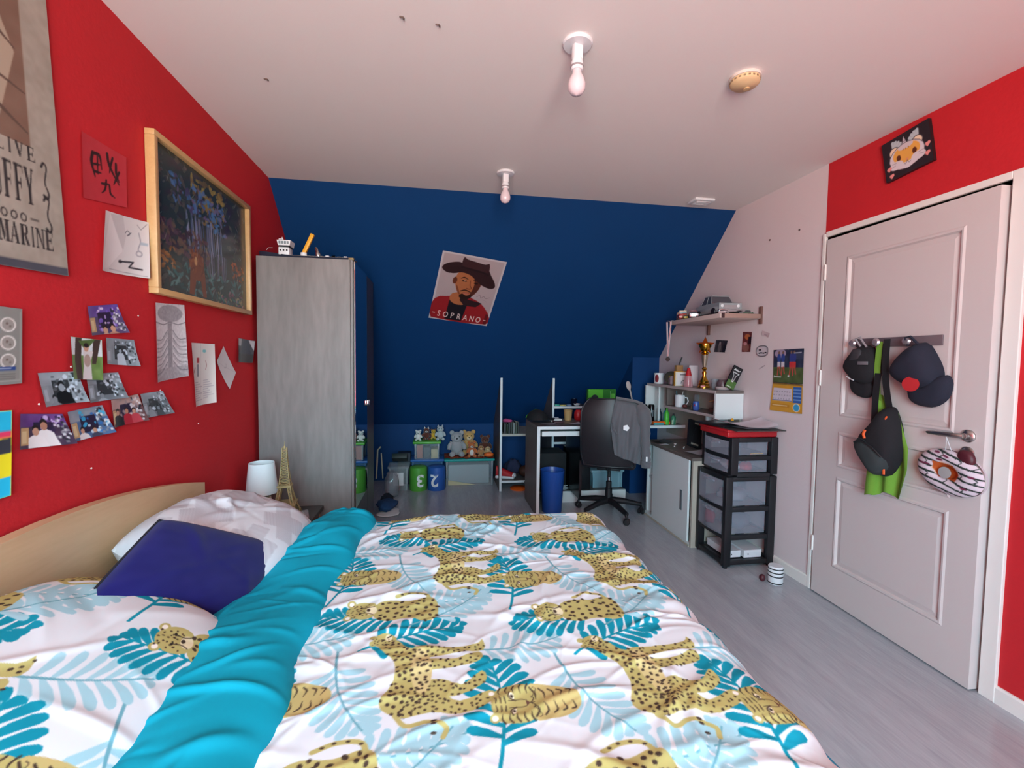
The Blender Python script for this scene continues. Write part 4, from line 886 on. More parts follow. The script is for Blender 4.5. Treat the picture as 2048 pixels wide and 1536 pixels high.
# --- drawer towers
m_frost = clear('frosted plastic', 'A4A6B4', .42, .3)
tx0, tx1, ty0, ty1 = 2.905, 3.262, 2.08, 2.41
def tower(name, label, z0, levels, x0, rows, cat='drawers'):
    T = thing(name, label, cat, ((x0+tx1)/2, (ty0+ty1)/2, z0)); z1 = z0+levels[-1]
    for x in (x0, tx1-.045):
        for y in (ty0, ty1-.03): part('corner_post', M().box(x, x+.05, y, y+.034, z0+.012, z1, .004), m_black, T, True)
    for k, z in enumerate(levels):
        zz = z0+z; t_ = .03
        for y in (ty0+.003, ty1-.028): part('side_rail', M().box(x0+.045, tx1-.045, y, y+.025, zz-t_, zz, .003), m_black, T, True)
        for x in (x0+.004, tx1-.034): part('cross_rail', M().box(x, x+.03, ty0+.03, ty1-.03, zz-t_, zz, .003), m_black, T, True)
    if name == 'drawer_tower':
        part('base_shelf', M().box(x0+.034, tx1-.034, ty0+.028, ty1-.028, z0+levels[0]-.018, z0+levels[0]-.006), m_black, T, True, 0)
        part('top_plate', M().box(x0+.034, tx1-.034, ty0+.028, ty1-.028, z1-.012, z1-.002), m_black, T, True, 0)
        for x in (x0+.02, tx1-.02):
            for y in (ty0+.015, ty1-.015): part('foot', M().cyl((x, y, z0), .014, .014, 14), m_black, T, True)
    for (za, zb2) in rows:
        a, b2 = z0+za+.003, z0+zb2-.025; dr = M(); xi, xo, yi, yo = x0+.02, tx1-.05, ty0+.032, ty1-.032
        # bowed front
        def fr_(u, v): return (x0-.004-.014*math.sin(PI*u), yo-(yo-yi)*u, a+(b2-a)*v)
        f0 = dr.grid(fr_, 14, 2)
        for (p, q) in (((xi-.02, yi, a), (xo, yi, b2)), ((xi-.02, yo, a), (xo, yo, b2))): dr.add([(p[0], p[1], p[2]), (q[0], p[1], p[2]), (q[0], p[1], q[2]), (p[0], p[1], q[2])], [(0, 1, 2, 3)])
        dr.add([(xi-.02, yi, a), (xo, yi, a), (xo, yo, a), (xi-.02, yo, a)], [(0, 1, 2, 3)]); dr.add([(xo, yi, a), (xo, yo, a), (xo, yo, b2), (xo, yi, b2)], [(0, 1, 2, 3)])
        d = part('drawer', dr, m_frost, T, True, 30)
        ym = (yi+yo)/2; part('grip', M().rbox(x0-.024, x0-.012, ym-.06, ym+.06, b2-.03, b2-.014, .004), m_frost, d, True)
    return T
tower('drawer_tower', 'tall black drawer tower with two frosted drawers and an open bottom shelf', 0, (.05, .215, .40, .60), tx0, ((.215, .40), (.40, .60)))
tower('drawer_unit', 'small black two-drawer unit standing on the drawer tower', .60, (.022, .135, .255), tx0+.03, ((.022, .135), (.135, .255)))
# ================================================================== SMALL THINGS: BEDSIDE, WARDROBE TOP, TOY CORNER
m_wplas = mat('white plastic', 'DADCE0', .4); m_cream = mat('cream', 'D8CDB8', .6); m_redp = mat('red plastic', 'B01A22', .4); m_yel = mat('yellow plastic', 'E0A21C', .45)
m_greenp = mat('green plastic', '4FA52A', .45); m_orange = mat('orange plastic', 'E0621A', .5); m_navy = mat('navy paint', '23273A', .5); m_gold = mat('gold metal', 'D9A63A', .18, 1)
m_silver = mat('silver metal', 'C4C2C0', .25, 1); m_glass = clear('clear plastic', 'D0DADC', .22, .06); m_glassd = clear('grey clear plastic', '9AA2AA', .4, .1)
m_teal = mat('teal plastic', '149A94', .4); m_bluep = mat('blue lid plastic', '2A62A8', .4); m_brown = mat('brown fur', '6A3A24', .95, bump=.6, bscale=120, sheen=.4)
# lamp
lp_ = thing('bedside_lamp', 'bedside lamp with a white drum shade and cream ceramic base', 'lamp', (.125, 2.09, .46))
part('base', M().lathe([(0, 0), (.045, 0), (.047, .01), (.03, .03), (.034, .06), (.046, .09), (.044, .115), (.02, .13), (.012, .135), (.012, .15), (0, .15)], n=28), mat('cream ceramic', 'C9B9A0', .35), lp_)
part('socket', M().lathe([(.014, .15), (.014, .2)], n=14), m_wplas, lp_)
part('lamp_shade', M().lathe([(.080, .135), (.064, .30), (.0625, .30), (.0785, .135)], n=40), mat('white fabric shade', 'DDE6EA', .85), lp_)
# Eiffel tower model in lattice
m_straw = mat('straw gold', 'A39468', .7, 0, bump=.5, bscale=300)
ei = thing('tower_model', 'lattice straw-coloured model of the Eiffel tower on the bedside table', 'model', (.275, 1.99, .46), .15)
def er(z): return .083*math.exp(-z*6.3)+.0035      # half width by height
lv = [0, .045, .09, .1, .15, .185, .195, .24, .28, .32, .36, .39]
for sx in (-1, 1):
    for sy in (-1, 1):
        m = M()
        for z0, z1, wd in ((0, .1, .018), (.1, .195, .013)):
            n = 5
            pts = [(z0+(z1-z0)*k/n) for k in range(n+1)]
            for cxo in (-1, 1):
                for cyo in (-1, 1): m.tube([(sx*(er(z)-wd/2)+cxo*wd/2, sy*(er(z)-wd/2)+cyo*wd/2, z) for z in pts], .0026, 5)
            for k in range(n):
                for (ax_, o_) in (('x', 1), ('x', -1), ('y', 1), ('y', -1)):
                    za, zb_ = pts[k], pts[k+1]
                    for fl in (1, -1):
                        if ax_ == 'x': p = (sx*(er(za)-wd/2)-fl*wd/2, sy*(er(za)-wd/2)+o_*wd/2, za); q = (sx*(er(zb_)-wd/2)+fl*wd/2, sy*(er(zb_)-wd/2)+o_*wd/2, zb_)
                        else: p = (sx*(er(za)-wd/2)+o_*wd/2, sy*(er(za)-wd/2)-fl*wd/2, za); q = (sx*(er(zb_)-wd/2)+o_*wd/2, sy*(er(zb_)-wd/2)+fl*wd/2, zb_)
                        m.tube([p, q], .0015, 4)
        part('leg', m, m_straw, ei, False, 0)
for z, t_ in ((.095, .012), (.19, .012)):
    h_ = er(z)+.006; part('platform', M().box(-h_, h_, -h_, h_, z, z+t_, .002), m_straw, ei)
m = M()
for sx in (-1, 1):
    for sy in (-1, 1): m.tube([(sx*er(z), sy*er(z), z) for z in np.linspace(.2, .4, 9)], .0024, 5)
zs = np.linspace(.2, .39, 15)
for a, b in zip(zs[:-1], zs[1:]):
    for sx, sy, tx, ty in ((-1, -1, 1, -1), (1, -1, 1, 1), (1, 1, -1, 1), (-1, 1, -1, -1)):
        m.tube([(sx*er(a), sy*er(a), a), (tx*er(b), ty*er(b), b)], .0015, 4); m.tube([(tx*er(a), ty*er(a), a), (sx*er(b), sy*er(b), b)], .0015, 4)
part('spire', m, m_straw, ei, False, 0)
part('antenna', M().lathe([(.006, .395), (.006, .405), (.002, .41), (.001, .432), (0, .432)], n=10), m_straw, ei)
for a in range(4):
    m = M(); pts = [(.058*math.cos(t), -.072+0*t, .012+.055*math.sin(t)) for t in np.linspace(.25, PI-.25, 9)]; m.tube(pts, .0028, 5); m.rot(a*PI/2, 'Z'); part('arch', m, m_straw, ei, False, 60)
gb = M().rbox(-.035, .035, -.012, .012, 0, .075, .003).rot(-.55, 'X').rot(.5, 'Z').move((.385, 1.905, .468))
solo('glass_photo_block', gb, m_glassd, 'small leaning clear photo block beside the tower model', 'ornament')
# model ship
SH = thing('model_ship', 'grey model supply ship with a white bridge and yellow crane on the wardrobe', 'model ship', (.31, 2.41, 1.925))
hull = M(); L0, L1 = .045, .57
def hullp(u, v):
    x = L0+(L1-L0)*u; hw = .042*min(1, (u/.22)**.6)*(1 if u < .9 else 1); zt = .018+.026*max(0, 1-u/.28)**1.3; a = (2*v-1)
    return (x-.015*(1-u)*abs(0) , 2.41+hw*a, 1.926+zt*(1-.0)) if False else (x-.03*max(0, 1-u/.15)*(1-0), 2.41+hw*math.copysign(abs(a)**.5, a), 1.926+zt*abs(a)**3)
hull.grid(hullp, 30, 12)
part('hull', hull, m_navy, SH, True, 60)
part('deck', M().box(.17, .56, 2.375, 2.445, 1.936, 1.946), m_cream, SH, True, 0)
br = part('bridge', M().box(.135, .195, 2.37, 2.44, 1.946, 1.99, .003), m_wplas, SH, True)
part('upper_bridge', M().prism([(.135, 2.0), (.20, 2.0), (.206, 2.03), (.128, 2.03)], 'y', 2.365, 2.445), m_wplas, br, True, 0)
part('wheelhouse_band', M().box(.138, .196, 2.372, 2.438, 1.99, 2.0), m_black, br, True, 0)
for k in range(4): part('window', M().box(.139+.015*k, .150+.015*k, 2.3635, 2.366, 2.008, 2.024), mat('ship glass', '7C8A90', .2), br, True, 0)
for k in range(3): part('porthole', M().lathe([(0, 0), (.005, 0), (.005, .002), (0, .002)], n=10).rot(PI/2, 'X').move((.147+.018*k, 2.3695, 1.972)), m_black, br, True, 0)
part('mast', M().tube([(.15, 2.4, 2.03), (.148, 2.4, 2.055)], .002, 6), m_wplas, SH, True)
part('radar_bar', M().box(.13, .155, 2.395, 2.405, 2.04, 2.044), m_wplas, SH, True, 0)
part('crane_base', M().cyl((.268, 2.405, 1.946), .018, .022, 16), m_wplas, SH, True)
part('crane_boom', M().box(-.011, .011, -.011, .011, 0, .125, .003).rot(.42, 'Y').move((.27, 2.405, 1.968)), m_yel, SH, True)
for k in range(5): part('deck_box', M().box(.36+.035*k, .38+.035*k, 2.385+.01*(k % 3), 2.405+.01*(k % 2), 1.946, 1.952+.004*(k % 3)), (m_black, m_wplas, m_cream)[k % 3], SH, True, 0)
part('bow_rail', M().tube([(.06, 2.4, 1.975), (.075, 2.385, 1.985), (.10, 2.38, 1.985)], .0015, 5), m_wplas, SH, True)
sf_ = M().ell((.335, 2.47, 1.975), (.014, .014, .05), 12, 10, Matrix.Rotation(-.25, 3, 'Y'))
solo('foil_figure', sf_.jitter(.003, 2, 90), m_silver, 'crumpled silver foil figure behind the ship crane', 'ornament')
solo('wood_block', M().box(.535, .565, 2.36, 2.40, 1.926, 1.944, .003), mat('olive wood', '8A7A50', .6), 'small olive wooden block on the corner of the wardrobe', 'block')
# ---- toy corner: boxes
def clear_box(name, label, x0, x1, y0, y1, z0, z1, lid, matr=m_glass, taper=.02):
    T = thing(name, label, 'storage box', ((x0+x1)/2, (y0+y1)/2, z0)); m = M(); th = .004
    def ringz(z, s): return [(x0+s, y0+s, z), (x1-s, y0+s, z), (x1-s, y1-s, z), (x0+s, y1-s, z)]
    r0, r1 = ringz(z0, taper), ringz(z1-.02, 0); m.add(r0+r1, [(0, 1, 2, 3)]+[(i, (i+1) % 4, 4+(i+1) % 4, 4+i) for i in range(4)])
    part('tub', m, matr, T, True, 0)
    for (xa, xb) in ((x0+taper*.5-.004, x0+taper*.5+.012), (x1-taper*.5-.012, x1-taper*.5+.004)): part('corner_rib', M().box(xa, xb, y0-.003, y0+.006, z0+.005, z1-.02, .003), matr, T, True)
    part('lid', M().rbox(x0-.012, x1+.012, y0-.012, y1+.006, z1-.024, z1, .006), lid, T, True); return T
clear_box('storage_box', 'big clear storage box with a teal lid under the plush toys', 1.15, 1.655, 4.215, 4.51, .001, .29, m_teal)
solo('paper_stack', M().box(1.18, 1.62, 4.30, 4.48, .005, .21, .01), mat('pale paper', '92A6AE', .8), 'pale papers standing inside the teal-lidded box', 'papers')
solo('yellow_folder', M().prism([(1.18, .006), (1.47, .006), (1.18, .06)], 'y', 4.245, 4.25), mat('pale yellow card', 'C9C08A', .7), 'pale yellow folder low in the teal-lidded box', 'folder')
clear_box('storage_box', 'clear storage box with a blue lid behind the numbered tubs', .80, 1.125, 4.26, 4.51, .001, .285, m_bluep, clear('bluish plastic', '5A86B0', .45, .1))
clear_box('storage_box', 'clear box with a green lid on top of the blue-lidded box', .825, 1.09, 4.25, 4.5, .286, .475, m_greenp)
solo('carton', M().box(.85, .91, 4.30, 4.45, .29, .43, .003), mat('salmon card', 'A86A5E', .7), 'salmon carton inside the green-lidded box', 'carton')
solo('carton', M().box(1.0, 1.07, 4.29, 4.46, .29, .385, .003), mat('buff card', 'B9AE84', .7), 'buff carton inside the green-lidded box', 'carton')
solo('carton', M().box(.925, .985, 4.32, 4.46, .29, .40, .003), mat('slate card', '4A5A62', .7), 'slate grey carton inside the green-lidded box', 'carton')
def tub(x, y, r, col, digit, lab):
    T = thing('round_tub', lab, 'tub', (x, y, 0), 0, 'numbered tubs')
    part('body', M().lathe([(0, 0), (r*.96, 0), (r, .012), (r, .215), (r*.95, .235), (r*.8, .243), (0, .245)], n=36), col, T)
    c2 = Cv(.11, .13, .002, (0, 0, 0)); cu = bpy.data.curves.new('d', 'FONT'); cu.body = digit; cu.size = .17; cu.align_x = 'CENTER'; cu.extrude = .0; cu.offset = .004
    ob = bpy.data.objects.new('d', cu); C.objects.link(ob); me = bpy.data.meshes.new_from_object(ob.evaluated_get(bpy.context.evaluated_depsgraph_get()))
    bm = bmesh.new(); bm.from_mesh(me); bmesh.ops.subdivide_edges(bm, edges=bm.edges, cuts=2)
    off = .25 if digit == '3' else -.25
    for v in bm.verts:      # upside down and wrapped round the tub
        a = -v.co.x/r+off; hh = .165-v.co.y; v.co = Vector(((r+.0015)*math.sin(a), -(r+.0015)*math.cos(a), hh))
    md = bpy.data.meshes.new('digit'); bm.to_mesh(md); bm.free(); bpy.data.objects.remove(ob); bpy.data.curves.remove(cu); bpy.data.meshes.remove(me)
    link('digit', md, mat('white digit', 'E8EEF0', .6), T)
tub(.875, 4.155, .088, mat('green tub', '4FA035', .55), '3', 'green round tub with an upside-down white 3')
tub(1.058, 4.15, .09, mat('blue tub', '1F57A8', .55), '2', 'blue round tub with an upside-down white 2')
# plush toys
def fur(key, col): return mat(key, col, .95, bump=.7, bscale=140, sheen=.4)
m_eye = mat('black bead', '0C0B0D', .15)
def plush(label, loc, s, main, muzzle, ear, ears='round', rz=0, arms=True, nose=None, legs=True, stripes=None, name='plush_toy', belly=None):
    T = thing(name, label, 'plush toy', loc, rz, 'plush toys on the storage boxes')
    f_ = M().ell((0, 0, .36*s), (.26*s, .22*s, .34*s), 18, 12).jitter(.008*s, 1, 26/s*.25); part('body', f_, main, T, False, 180)
    if belly: part('belly', M().ell((0, -.11*s, .34*s), (.17*s, .13*s, .24*s), 14, 10), belly, T, False, 180)
    hd_ = M().ell((0, -.03*s, .78*s), (.25*s, .22*s, .23*s), 18, 12); h_ = part('head', hd_, main, T, False, 180)
    part('muzzle', M().ell((0, -.2*s, .73*s), (.11*s, .1*s, .085*s), 14, 8), muzzle, h_, False, 180)
    part('nose', M().ell((0, -.295*s, .76*s), (.04*s, .03*s, .03*s), 10, 6), nose or m_eye, h_, False, 180)
    for sd in (-1, 1):
        part('eye', M().ell((.09*s*sd, -.215*s, .83*s), (.028*s, .02*s, .03*s), 10, 6), m_eye, h_, False, 180)
        if ears == 'round': e_ = M().ell((.2*s*sd, 0, .97*s), (.1*s, .05*s, .1*s), 14, 8)
        elif ears == 'point': e_ = M().lathe([(.085*s, 0), (.06*s, .1*s), (0, .2*s)], (.15*s*sd, 0, .93*s), 10, 1, .5)
        else: e_ = M().ell((.24*s*sd, -.04*s, .72*s), (.07*s, .06*s, .17*s), 12, 8)
        part('ear', e_, ear, h_, False, 180)
        if arms: part('arm', M().tube([(.2*s*sd, -.03*s, .56*s), (.31*s*sd, -.1*s, .42*s), (.33*s*sd, -.18*s, .3*s)], [.09*s, .09*s, .075*s], 12), main, T, False, 180)
        if legs: part('leg', M().tube([(.12*s*sd, -.05*s, .12*s), (.2*s*sd, -.24*s, .1*s), (.22*s*sd, -.34*s, .11*s)], [.11*s, .11*s, .1*s], 12), main, T, False, 180)
    if stripes:
        for k in range(4): part('stripe', M().tube([(.24*s*math.cos(t), -.035*s-.2*s*math.sin(t)*.9, (.62+.1*k)*s+.02*s) for t in np.linspace(.2, .9, 5)] if k % 2 else [(-.24*s*math.cos(t), -.035*s-.2*s*math.sin(t)*.9, (.62+.1*k)*s+.02*s) for t in np.linspace(.2, .9, 5)], .012*s, 6), stripes, h_, False, 180)
    return T
ZT, ZG = .306, .476
plush('large pale grey teddy bear sitting on the teal lid', (1.27, 4.33, ZT), .255, fur('grey fur', '9A9A9C'), fur('pale grey fur', 'B2B2B4'), fur('grey fur', '9A9A9C'))
plush('tan bear with big round ears behind the tiger toy', (1.405, 4.43, ZT), .245, fur('tan fur', 'C79A58'), fur('cream fur', 'DEC9A0'), fur('tan fur', 'C79A58'))
plush('small orange tiger toy with stripes in front of the tan bear', (1.425, 4.255, ZT), .155, fur('orange fur', 'B8602A'), fur('white fur', 'D8D6D0'), fur('orange fur', 'B8602A'), stripes=m_eye, belly=fur('white fur', 'D8D6D0'))
plush('dark brown shaggy bear at the right end of the teal lid', (1.585, 4.44, ZT), .19, fur('dark brown fur', '5A2A1A'), fur('mid brown fur', '7A4A30'), fur('dark brown fur', '5A2A1A'))
plush('small tan puppy toy with floppy ears beside the orange ball', (1.525, 4.27, ZT), .115, fur('light brown fur', 'A8784A'), fur('cream fur', 'DEC9A0'), fur('mid brown fur', '7A4A30'), 'flop')
plush('small cream dog toy at the edge of the teal lid', (1.60, 4.285, ZT), .10, fur('beige fur', 'B8986C'), fur('cream fur', 'DEC9A0'), fur('beige fur', 'B8986C'), 'flop')
solo('orange_ball', M().ell((1.605, 4.22, ZT+.026), (.052, .024, .026), 20, 12), m_orange, 'flattened orange ball on the right edge of the teal lid', 'ball')
plush('tiny white tiger cub toy on the green lid', (.865, 4.33, ZG), .105, fur('white fur', 'D8D6D0'), fur('white fur', 'D8D6D0'), fur('white fur', 'D8D6D0'), stripes=fur('slate fur', '3A3E48'))
plush('brown and white red panda toy on the green lid', (.95, 4.36, ZG), .125, fur('russet fur', '5E2A1E'), fur('white fur', 'D8D6D0'), fur('white fur', 'D8D6D0'), 'point')
plush('small yellow toy squeezed between red panda and husky', (1.022, 4.42, ZG), .10, fur('yellow fur', 'D0A22C'), fur('yellow fur', 'D0A22C'), fur('mid brown fur', '7A4A30'))
plush('pale grey husky toy with pointed ears on the green lid', (1.095, 4.35, ZG), .145, fur('husky fur', 'AEB6B8'), fur('white fur', 'D8D6D0'), fur('husky fur', 'AEB6B8'), 'point', nose=m_eye)
# zigzag cloth under the toys
c = Cv(.58, .3, .006, '7E2A1E')
for k in range(30):
    for r_ in range(6): c.poly([(k*.02, r_*.05), (k*.02+.01, r_*.05+.025), (k*.02+.02, r_*.05)], 'D87A3A' if r_ % 2 else 'C8401E')
Pq = np.zeros((c.ny, c.nx, 3)); uu = np.linspace(0, 1, c.nx)[None]; vv = np.linspace(0, 1, c.ny)[:, None]
Pq[..., 0] = 1.14+.525*uu; yv = 4.212+.29*vv+0*uu; Pq[..., 1] = yv; Pq[..., 2] = .2965+.003*np.sin(40*uu+9*vv)+.003+.004*np.sin(25*uu)*(vv < .2)
b_ = np.array([1.38, 4.34, .27]); o = link('zigzag_cloth', grid_mesh('zigzag_cloth', Pq-b_, c), print_mat('woven cloth', .95)); o.location = b_; tag(o, 'orange and dark red zigzag cloth under the plush toys', 'cloth')
# ---- junk left of the tubs
clear_box('plastic_bin', 'clear plastic bin of papers and toys beside the green tub', .585, .775, 4.10, 4.30, .001, .255, m_glass)
solo('game_box', M().box(-.075, .075, -.06, .06, 0, .05, .003).rot(-.5, 'X').move((.685, 4.20, .30)), mat('dark game card', '23302E', .5), 'black and green game box lying on the clear bin', 'box')
solo('label_card', M().box(.63, .73, 4.092, 4.096, .06, .19), mat('white card', 'D2D6D8', .7), 'white printed card inside the front of the clear bin', 'card')
solo('box_file', M().box(.65, .782, 4.36, 4.48, 0, .335, .004), mat('dark file', '232C3A', .6), 'dark upright box file behind the clear bin', 'file')
fr2 = M().tube([(.455, 4.17, .12), (.47, 4.17, .41), (.50, 4.17, .445)], .008, 8); fr2.tube([(.52, 4.17, .12), (.505, 4.17, .38)], .006, 8)
solo('tube_frame', fr2, mat('beige tube', 'B8B09A', .5), 'folded pale tube frame leaning in the corner beyond the wardrobe', 'frame')
def heap(name, label, cat, c0, r, matr, seed, amp=.2, n=26, m_=14):
    m = M().ell((0, 0, 0), (1, 1, 1), n, m_); g = np.random.default_rng(seed); ph = g.uniform(0, 6, 6); out = []
    for p in m.v:
        k = 1+amp*(math.sin(3*p[0]+ph[0])*math.cos(4*p[1]+ph[1])+.6*math.sin(9*p[0]+5*p[2]+ph[2])*math.sin(8*p[1]+ph[3])+.3*math.sin(17*p[1]+13*p[0]+ph[4])); z = p[2]*k
        out.append((c0[0]+p[0]*k*r[0], c0[1]+p[1]*k*r[1], c0[2]+max(z, -.75)*r[2]+.75*r[2]))
    m.v = out; return solo(name, m, matr, label, cat, None, 180)
heap('plastic_bag', 'crumpled grey see-through plastic bag behind the wardrobe', 'bag', (.63, 3.95, 0), (.07, .09, .14), m_glassd, 3, .15)
heap('dark_garment', 'crumpled dark garment on the floor behind the wardrobe', 'clothes', (.61, 3.74, 0), (.06, .08, .045), mat('dark cloth', '171C2C', .95), 8)
heap('denim_heap', 'crumpled blue jeans on the floor beside the wardrobe', 'clothes', (.63, 3.50, .03), (.085, .14, .036), mat('denim', '1F4470', .95, bump=.4, bscale=300), 5, .18)
heap('white_garment', 'white garment lying under the blue jeans', 'clothes', (.655, 3.44, 0), (.10, .12, .016), mat('white cloth', 'D5D8D8', .95), 12, .1)
# ================================================================== SHELF UNIT AND DESK
def book(x0, x1, y0, y1, z0, z1, col, lab, group=None, lean=0, name='book'):
    T = thing(name, lab, 'book', ((x0+x1)/2, (y0+y1)/2, z0), 0, group); w, d, h_ = (x1-x0)/2, (y1-y0)/2, z1-z0
    mc = mat('cover '+col, col, .5)
    part('cover', M().box(-w, -w+.002, -d, d, 0, h_).box(w-.002, w, -d, d, 0, h_).box(-w, w, -d, -d+.002, 0, h_), mc, T, False, 0)
    part('pages', M().box(-w+.002, w-.002, -d+.002, d-.004, .003, h_-.003), mat('page paper', 'CFCBBE', .9), T, False, 0)
    if lean: T.rotation_euler = (0, lean, 0)
    return T
x = 1.735
for k, (w, h_, col) in enumerate(((.022, .10, '2C2A2E'), (.016, .095, '33402E'), (.024, .11, '24282A'), (.018, .115, '1F2622'), (.022, .105, '767A78'), (.02, .118, '3A4438'), (.018, .112, '20231F'))):
    desc = ['black thin', 'mossy green narrow', 'charcoal thick', 'black-green tall', 'pale grey', 'olive tall', 'near-black'][k]
    book(x, x+w, 4.02, 4.15, .588, .588+h_, col, '%s book in the row on the left shelf bay' % desc, 'books on the low shelf'); x += w+.003
heap('pink_cloth', 'crumpled pink cloth on top of the first books', 'cloth', (1.775, 4.06, .70), (.05, .04, .018), mat('pink cloth', 'B8487A', .95), 4)
def cap_mesh(r=.1):
    m = M(); prof = [(r*math.cos(t), r*.95*math.sin(t)) for t in np.linspace(0, PI/2, 9)]; m.lathe([(p[0], p[1]) for p in prof], (0, 0, 0), 24, 1, 1.1); return m
CP = thing('baseball_cap', 'black cap lying on the near corner of the desk', 'cap', (1.965, 3.50, .80), .2)
part('crown', cap_mesh(.095), mat('black twill', '0F0E11', .9), CP, False, 60)
part('brim', M().grid(lambda u, v: (.075+.10*v*math.cos((u-.5)*1.9), (u-.5)*.17*(1-.2*v), .018-.012*v-.03*(2*u-1)**2*.5), 16, 8), MATS['black twill'], CP, False, 60)
lc = M(); g = random.Random(2); pts = [(1.88+.018*k, 3.60+.015*math.sin(k*1.7), .80+.075*math.sin(PI*k/11)+.012*math.sin(k*2.6)) for k in range(12)]
lc.tube([tuple(p) for p in spline(pts, 40)], .004, 6); solo('green_lace', lc, mat('green lace', '4C9A34', .7), 'bright green lace looped over the black cap', 'lace')
# sneaker-like shoe, ball and bag on the bottom shelf
so_ = thing('sports_shoe', 'red and white shoe on the bottom shelf of the left bay', 'shoe', (1.765, 4.09, .1075), 1.2)
part('sole', M().rbox(-.045, .045, -.10, .10, 0, .03, .012, 3), m_wplas, so_)
part('upper', M().grid(lambda u, v: ((.043-.012*v)*math.cos(PI*u)*(1), (-.095+.19*u*0)+(.19*v) if False else -.095+.19*v, .03+(.03+.07*v)*math.sin(PI*u)), 12, 12), m_redp, so_, False, 60)
part('toe_cap', M().ell((0, -.085, .035), (.043, .03, .028), 14, 8), m_wplas, so_)
solo('brown_ball', M().ell((1.985, 4.12, .1075+.062), (.075, .062, .062), 24, 14), mat('brown leather', '3E2216', .6, bump=.2, bscale=300), 'brown leather ball on the bottom shelf', 'ball')
heap('dark_pouch', 'dark blue pouch behind the shoe on the bottom shelf', 'pouch', (1.88, 4.3, .108), (.09, .07, .08), mat('dark blue cloth', '262C4A', .9), 21)
solo('orange_disc', M().lathe([(0, 0), (.085, 0), (.09, .012), (.08, .02), (.02, .024), (0, .024)], (1.90, 4.05, 0), 28), m_orange, 'orange plastic disc on the floor under the shelf', 'disc')  # added disc; its orange colour stands in for a glow under the shelf
# right bay shelf
def items(lst):
    for nm, m, mt_, lab, cat in lst: solo(nm, m, mt_, lab, cat)
items([
 ('teal_block', M().box(2.26, 2.31, 4.0, 4.05, .868, .885, .002), mat('teal paint', '2E9080', .5), 'teal block at the left end of the upper desk shelf', 'block'),
 ('yellow_pencil_case', M().rbox(2.315, 2.38, 4.0, 4.04, .868, .880, .004), mat('dull yellow', 'B8A860', .6), 'dull yellow pencil case on the upper desk shelf', 'pencil case'),
 ('blue_wrapper', M().ell((2.42, 4.03, .876), (.03, .02, .008), 12, 8).jitter(.003, 4, 120), mat('pale blue wrapper', '7A98B8', .4), 'crumpled pale blue wrapper on the upper desk shelf', 'wrapper'),
 ('white_bowl', M().lathe([(.015, 0), (.03, .012), (.036, .024), (.033, .024), (.026, .012), (0, .006)], (2.50, 4.02, .868), 24), m_wplas, 'small white bowl on the upper desk shelf', 'bowl'),
 ('dark_glass', M().lathe([(.025, 0), (.03, .07), (.028, .07), (.023, .004), (0, .004)], (2.485, 4.07, .868), 24), clear('dark glass', '10142A', .75, .05), 'dark drinking glass behind the white bowl', 'glass'),
 ('paper_cup', M().lathe([(0, 0), (.032, 0), (.041, .095), (.043, .098), (.040, .098), (.031, .004), (0, .004)], (2.285, 3.60, .776), 28), mat('kraft card', 'B08A5A', .7), 'tan paper cup standing on the desk', 'cup'),
 ('red_cup', M().lathe([(.028, 0), (.036, .01), (.04, .05), (.034, .085), (.02, .1), (0, .1)], (2.385, 3.60, .776), 28), m_redp, 'round red tumbler beside the paper cup', 'cup'),
 ('white_box', M().box(2.10, 2.20, 3.50, 3.56, .776, .80, .002), mat('white carton', 'CFC8C4', .7), 'flat white carton on the desk', 'carton'),
 ('dark_wallet', M().rbox(2.10, 2.19, 3.40, 3.46, .776, .79, .004), mat('maroon leather', '4A1E24', .6), 'maroon wallet in front of the white carton', 'wallet'),
 ('spectacle_case', M().rbox(2.14, 2.20, 3.60, 3.63, .776, .80, .008), m_wplas, 'small white case behind the flat carton', 'case'),
])
def flat(name, lab, cat, x, y, z, w, d, rz, col, curl=.0, lines=0, lc='8A8A92', g_=None):
    c = Cv(w, d, .005, col)
    for k in range(lines): c.line([(w*.1, d*(.15+.7*k/max(1, lines))), (w*.85, d*(.15+.7*k/max(1, lines)))], .004, lc)
    u = np.linspace(-.5, .5, c.nx)[None]; v = np.linspace(-.5, .5, c.ny)[:, None]; P_ = np.zeros((c.ny, c.nx, 3)); cr, sr = math.cos(rz), math.sin(rz)
    P_[..., 0] = (u*w)*cr-(v*d)*sr; P_[..., 1] = (u*w)*sr+(v*d)*cr; P_[..., 2] = curl*((2*u)**2+.4*(2*v)**3*(2*u))+.0
    P_[..., 2] -= P_[..., 2].min(); o = link(name, grid_mesh(name, P_, c), m_paper); o.location = (x, y, z); return tag(o, lab, cat, g_)
flat('paper_sheet', 'white sheet of paper near the front of the desk', 'paper', 2.28, 3.34, .777, .13, .10, .3, 'C6CACC', .006, 4)
flat('paper_sheet', 'grey torn flyer lying across the left end of the desk', 'paper', 2.03, 3.34, .777, .13, .08, -.2, '8A868A', .008, 3, 'B8B4B8')
flat('paper_sheet', 'dull brown card between the flyer and the white sheet', 'paper', 2.16, 3.28, .777, .09, .06, .15, '6E6660', .002)
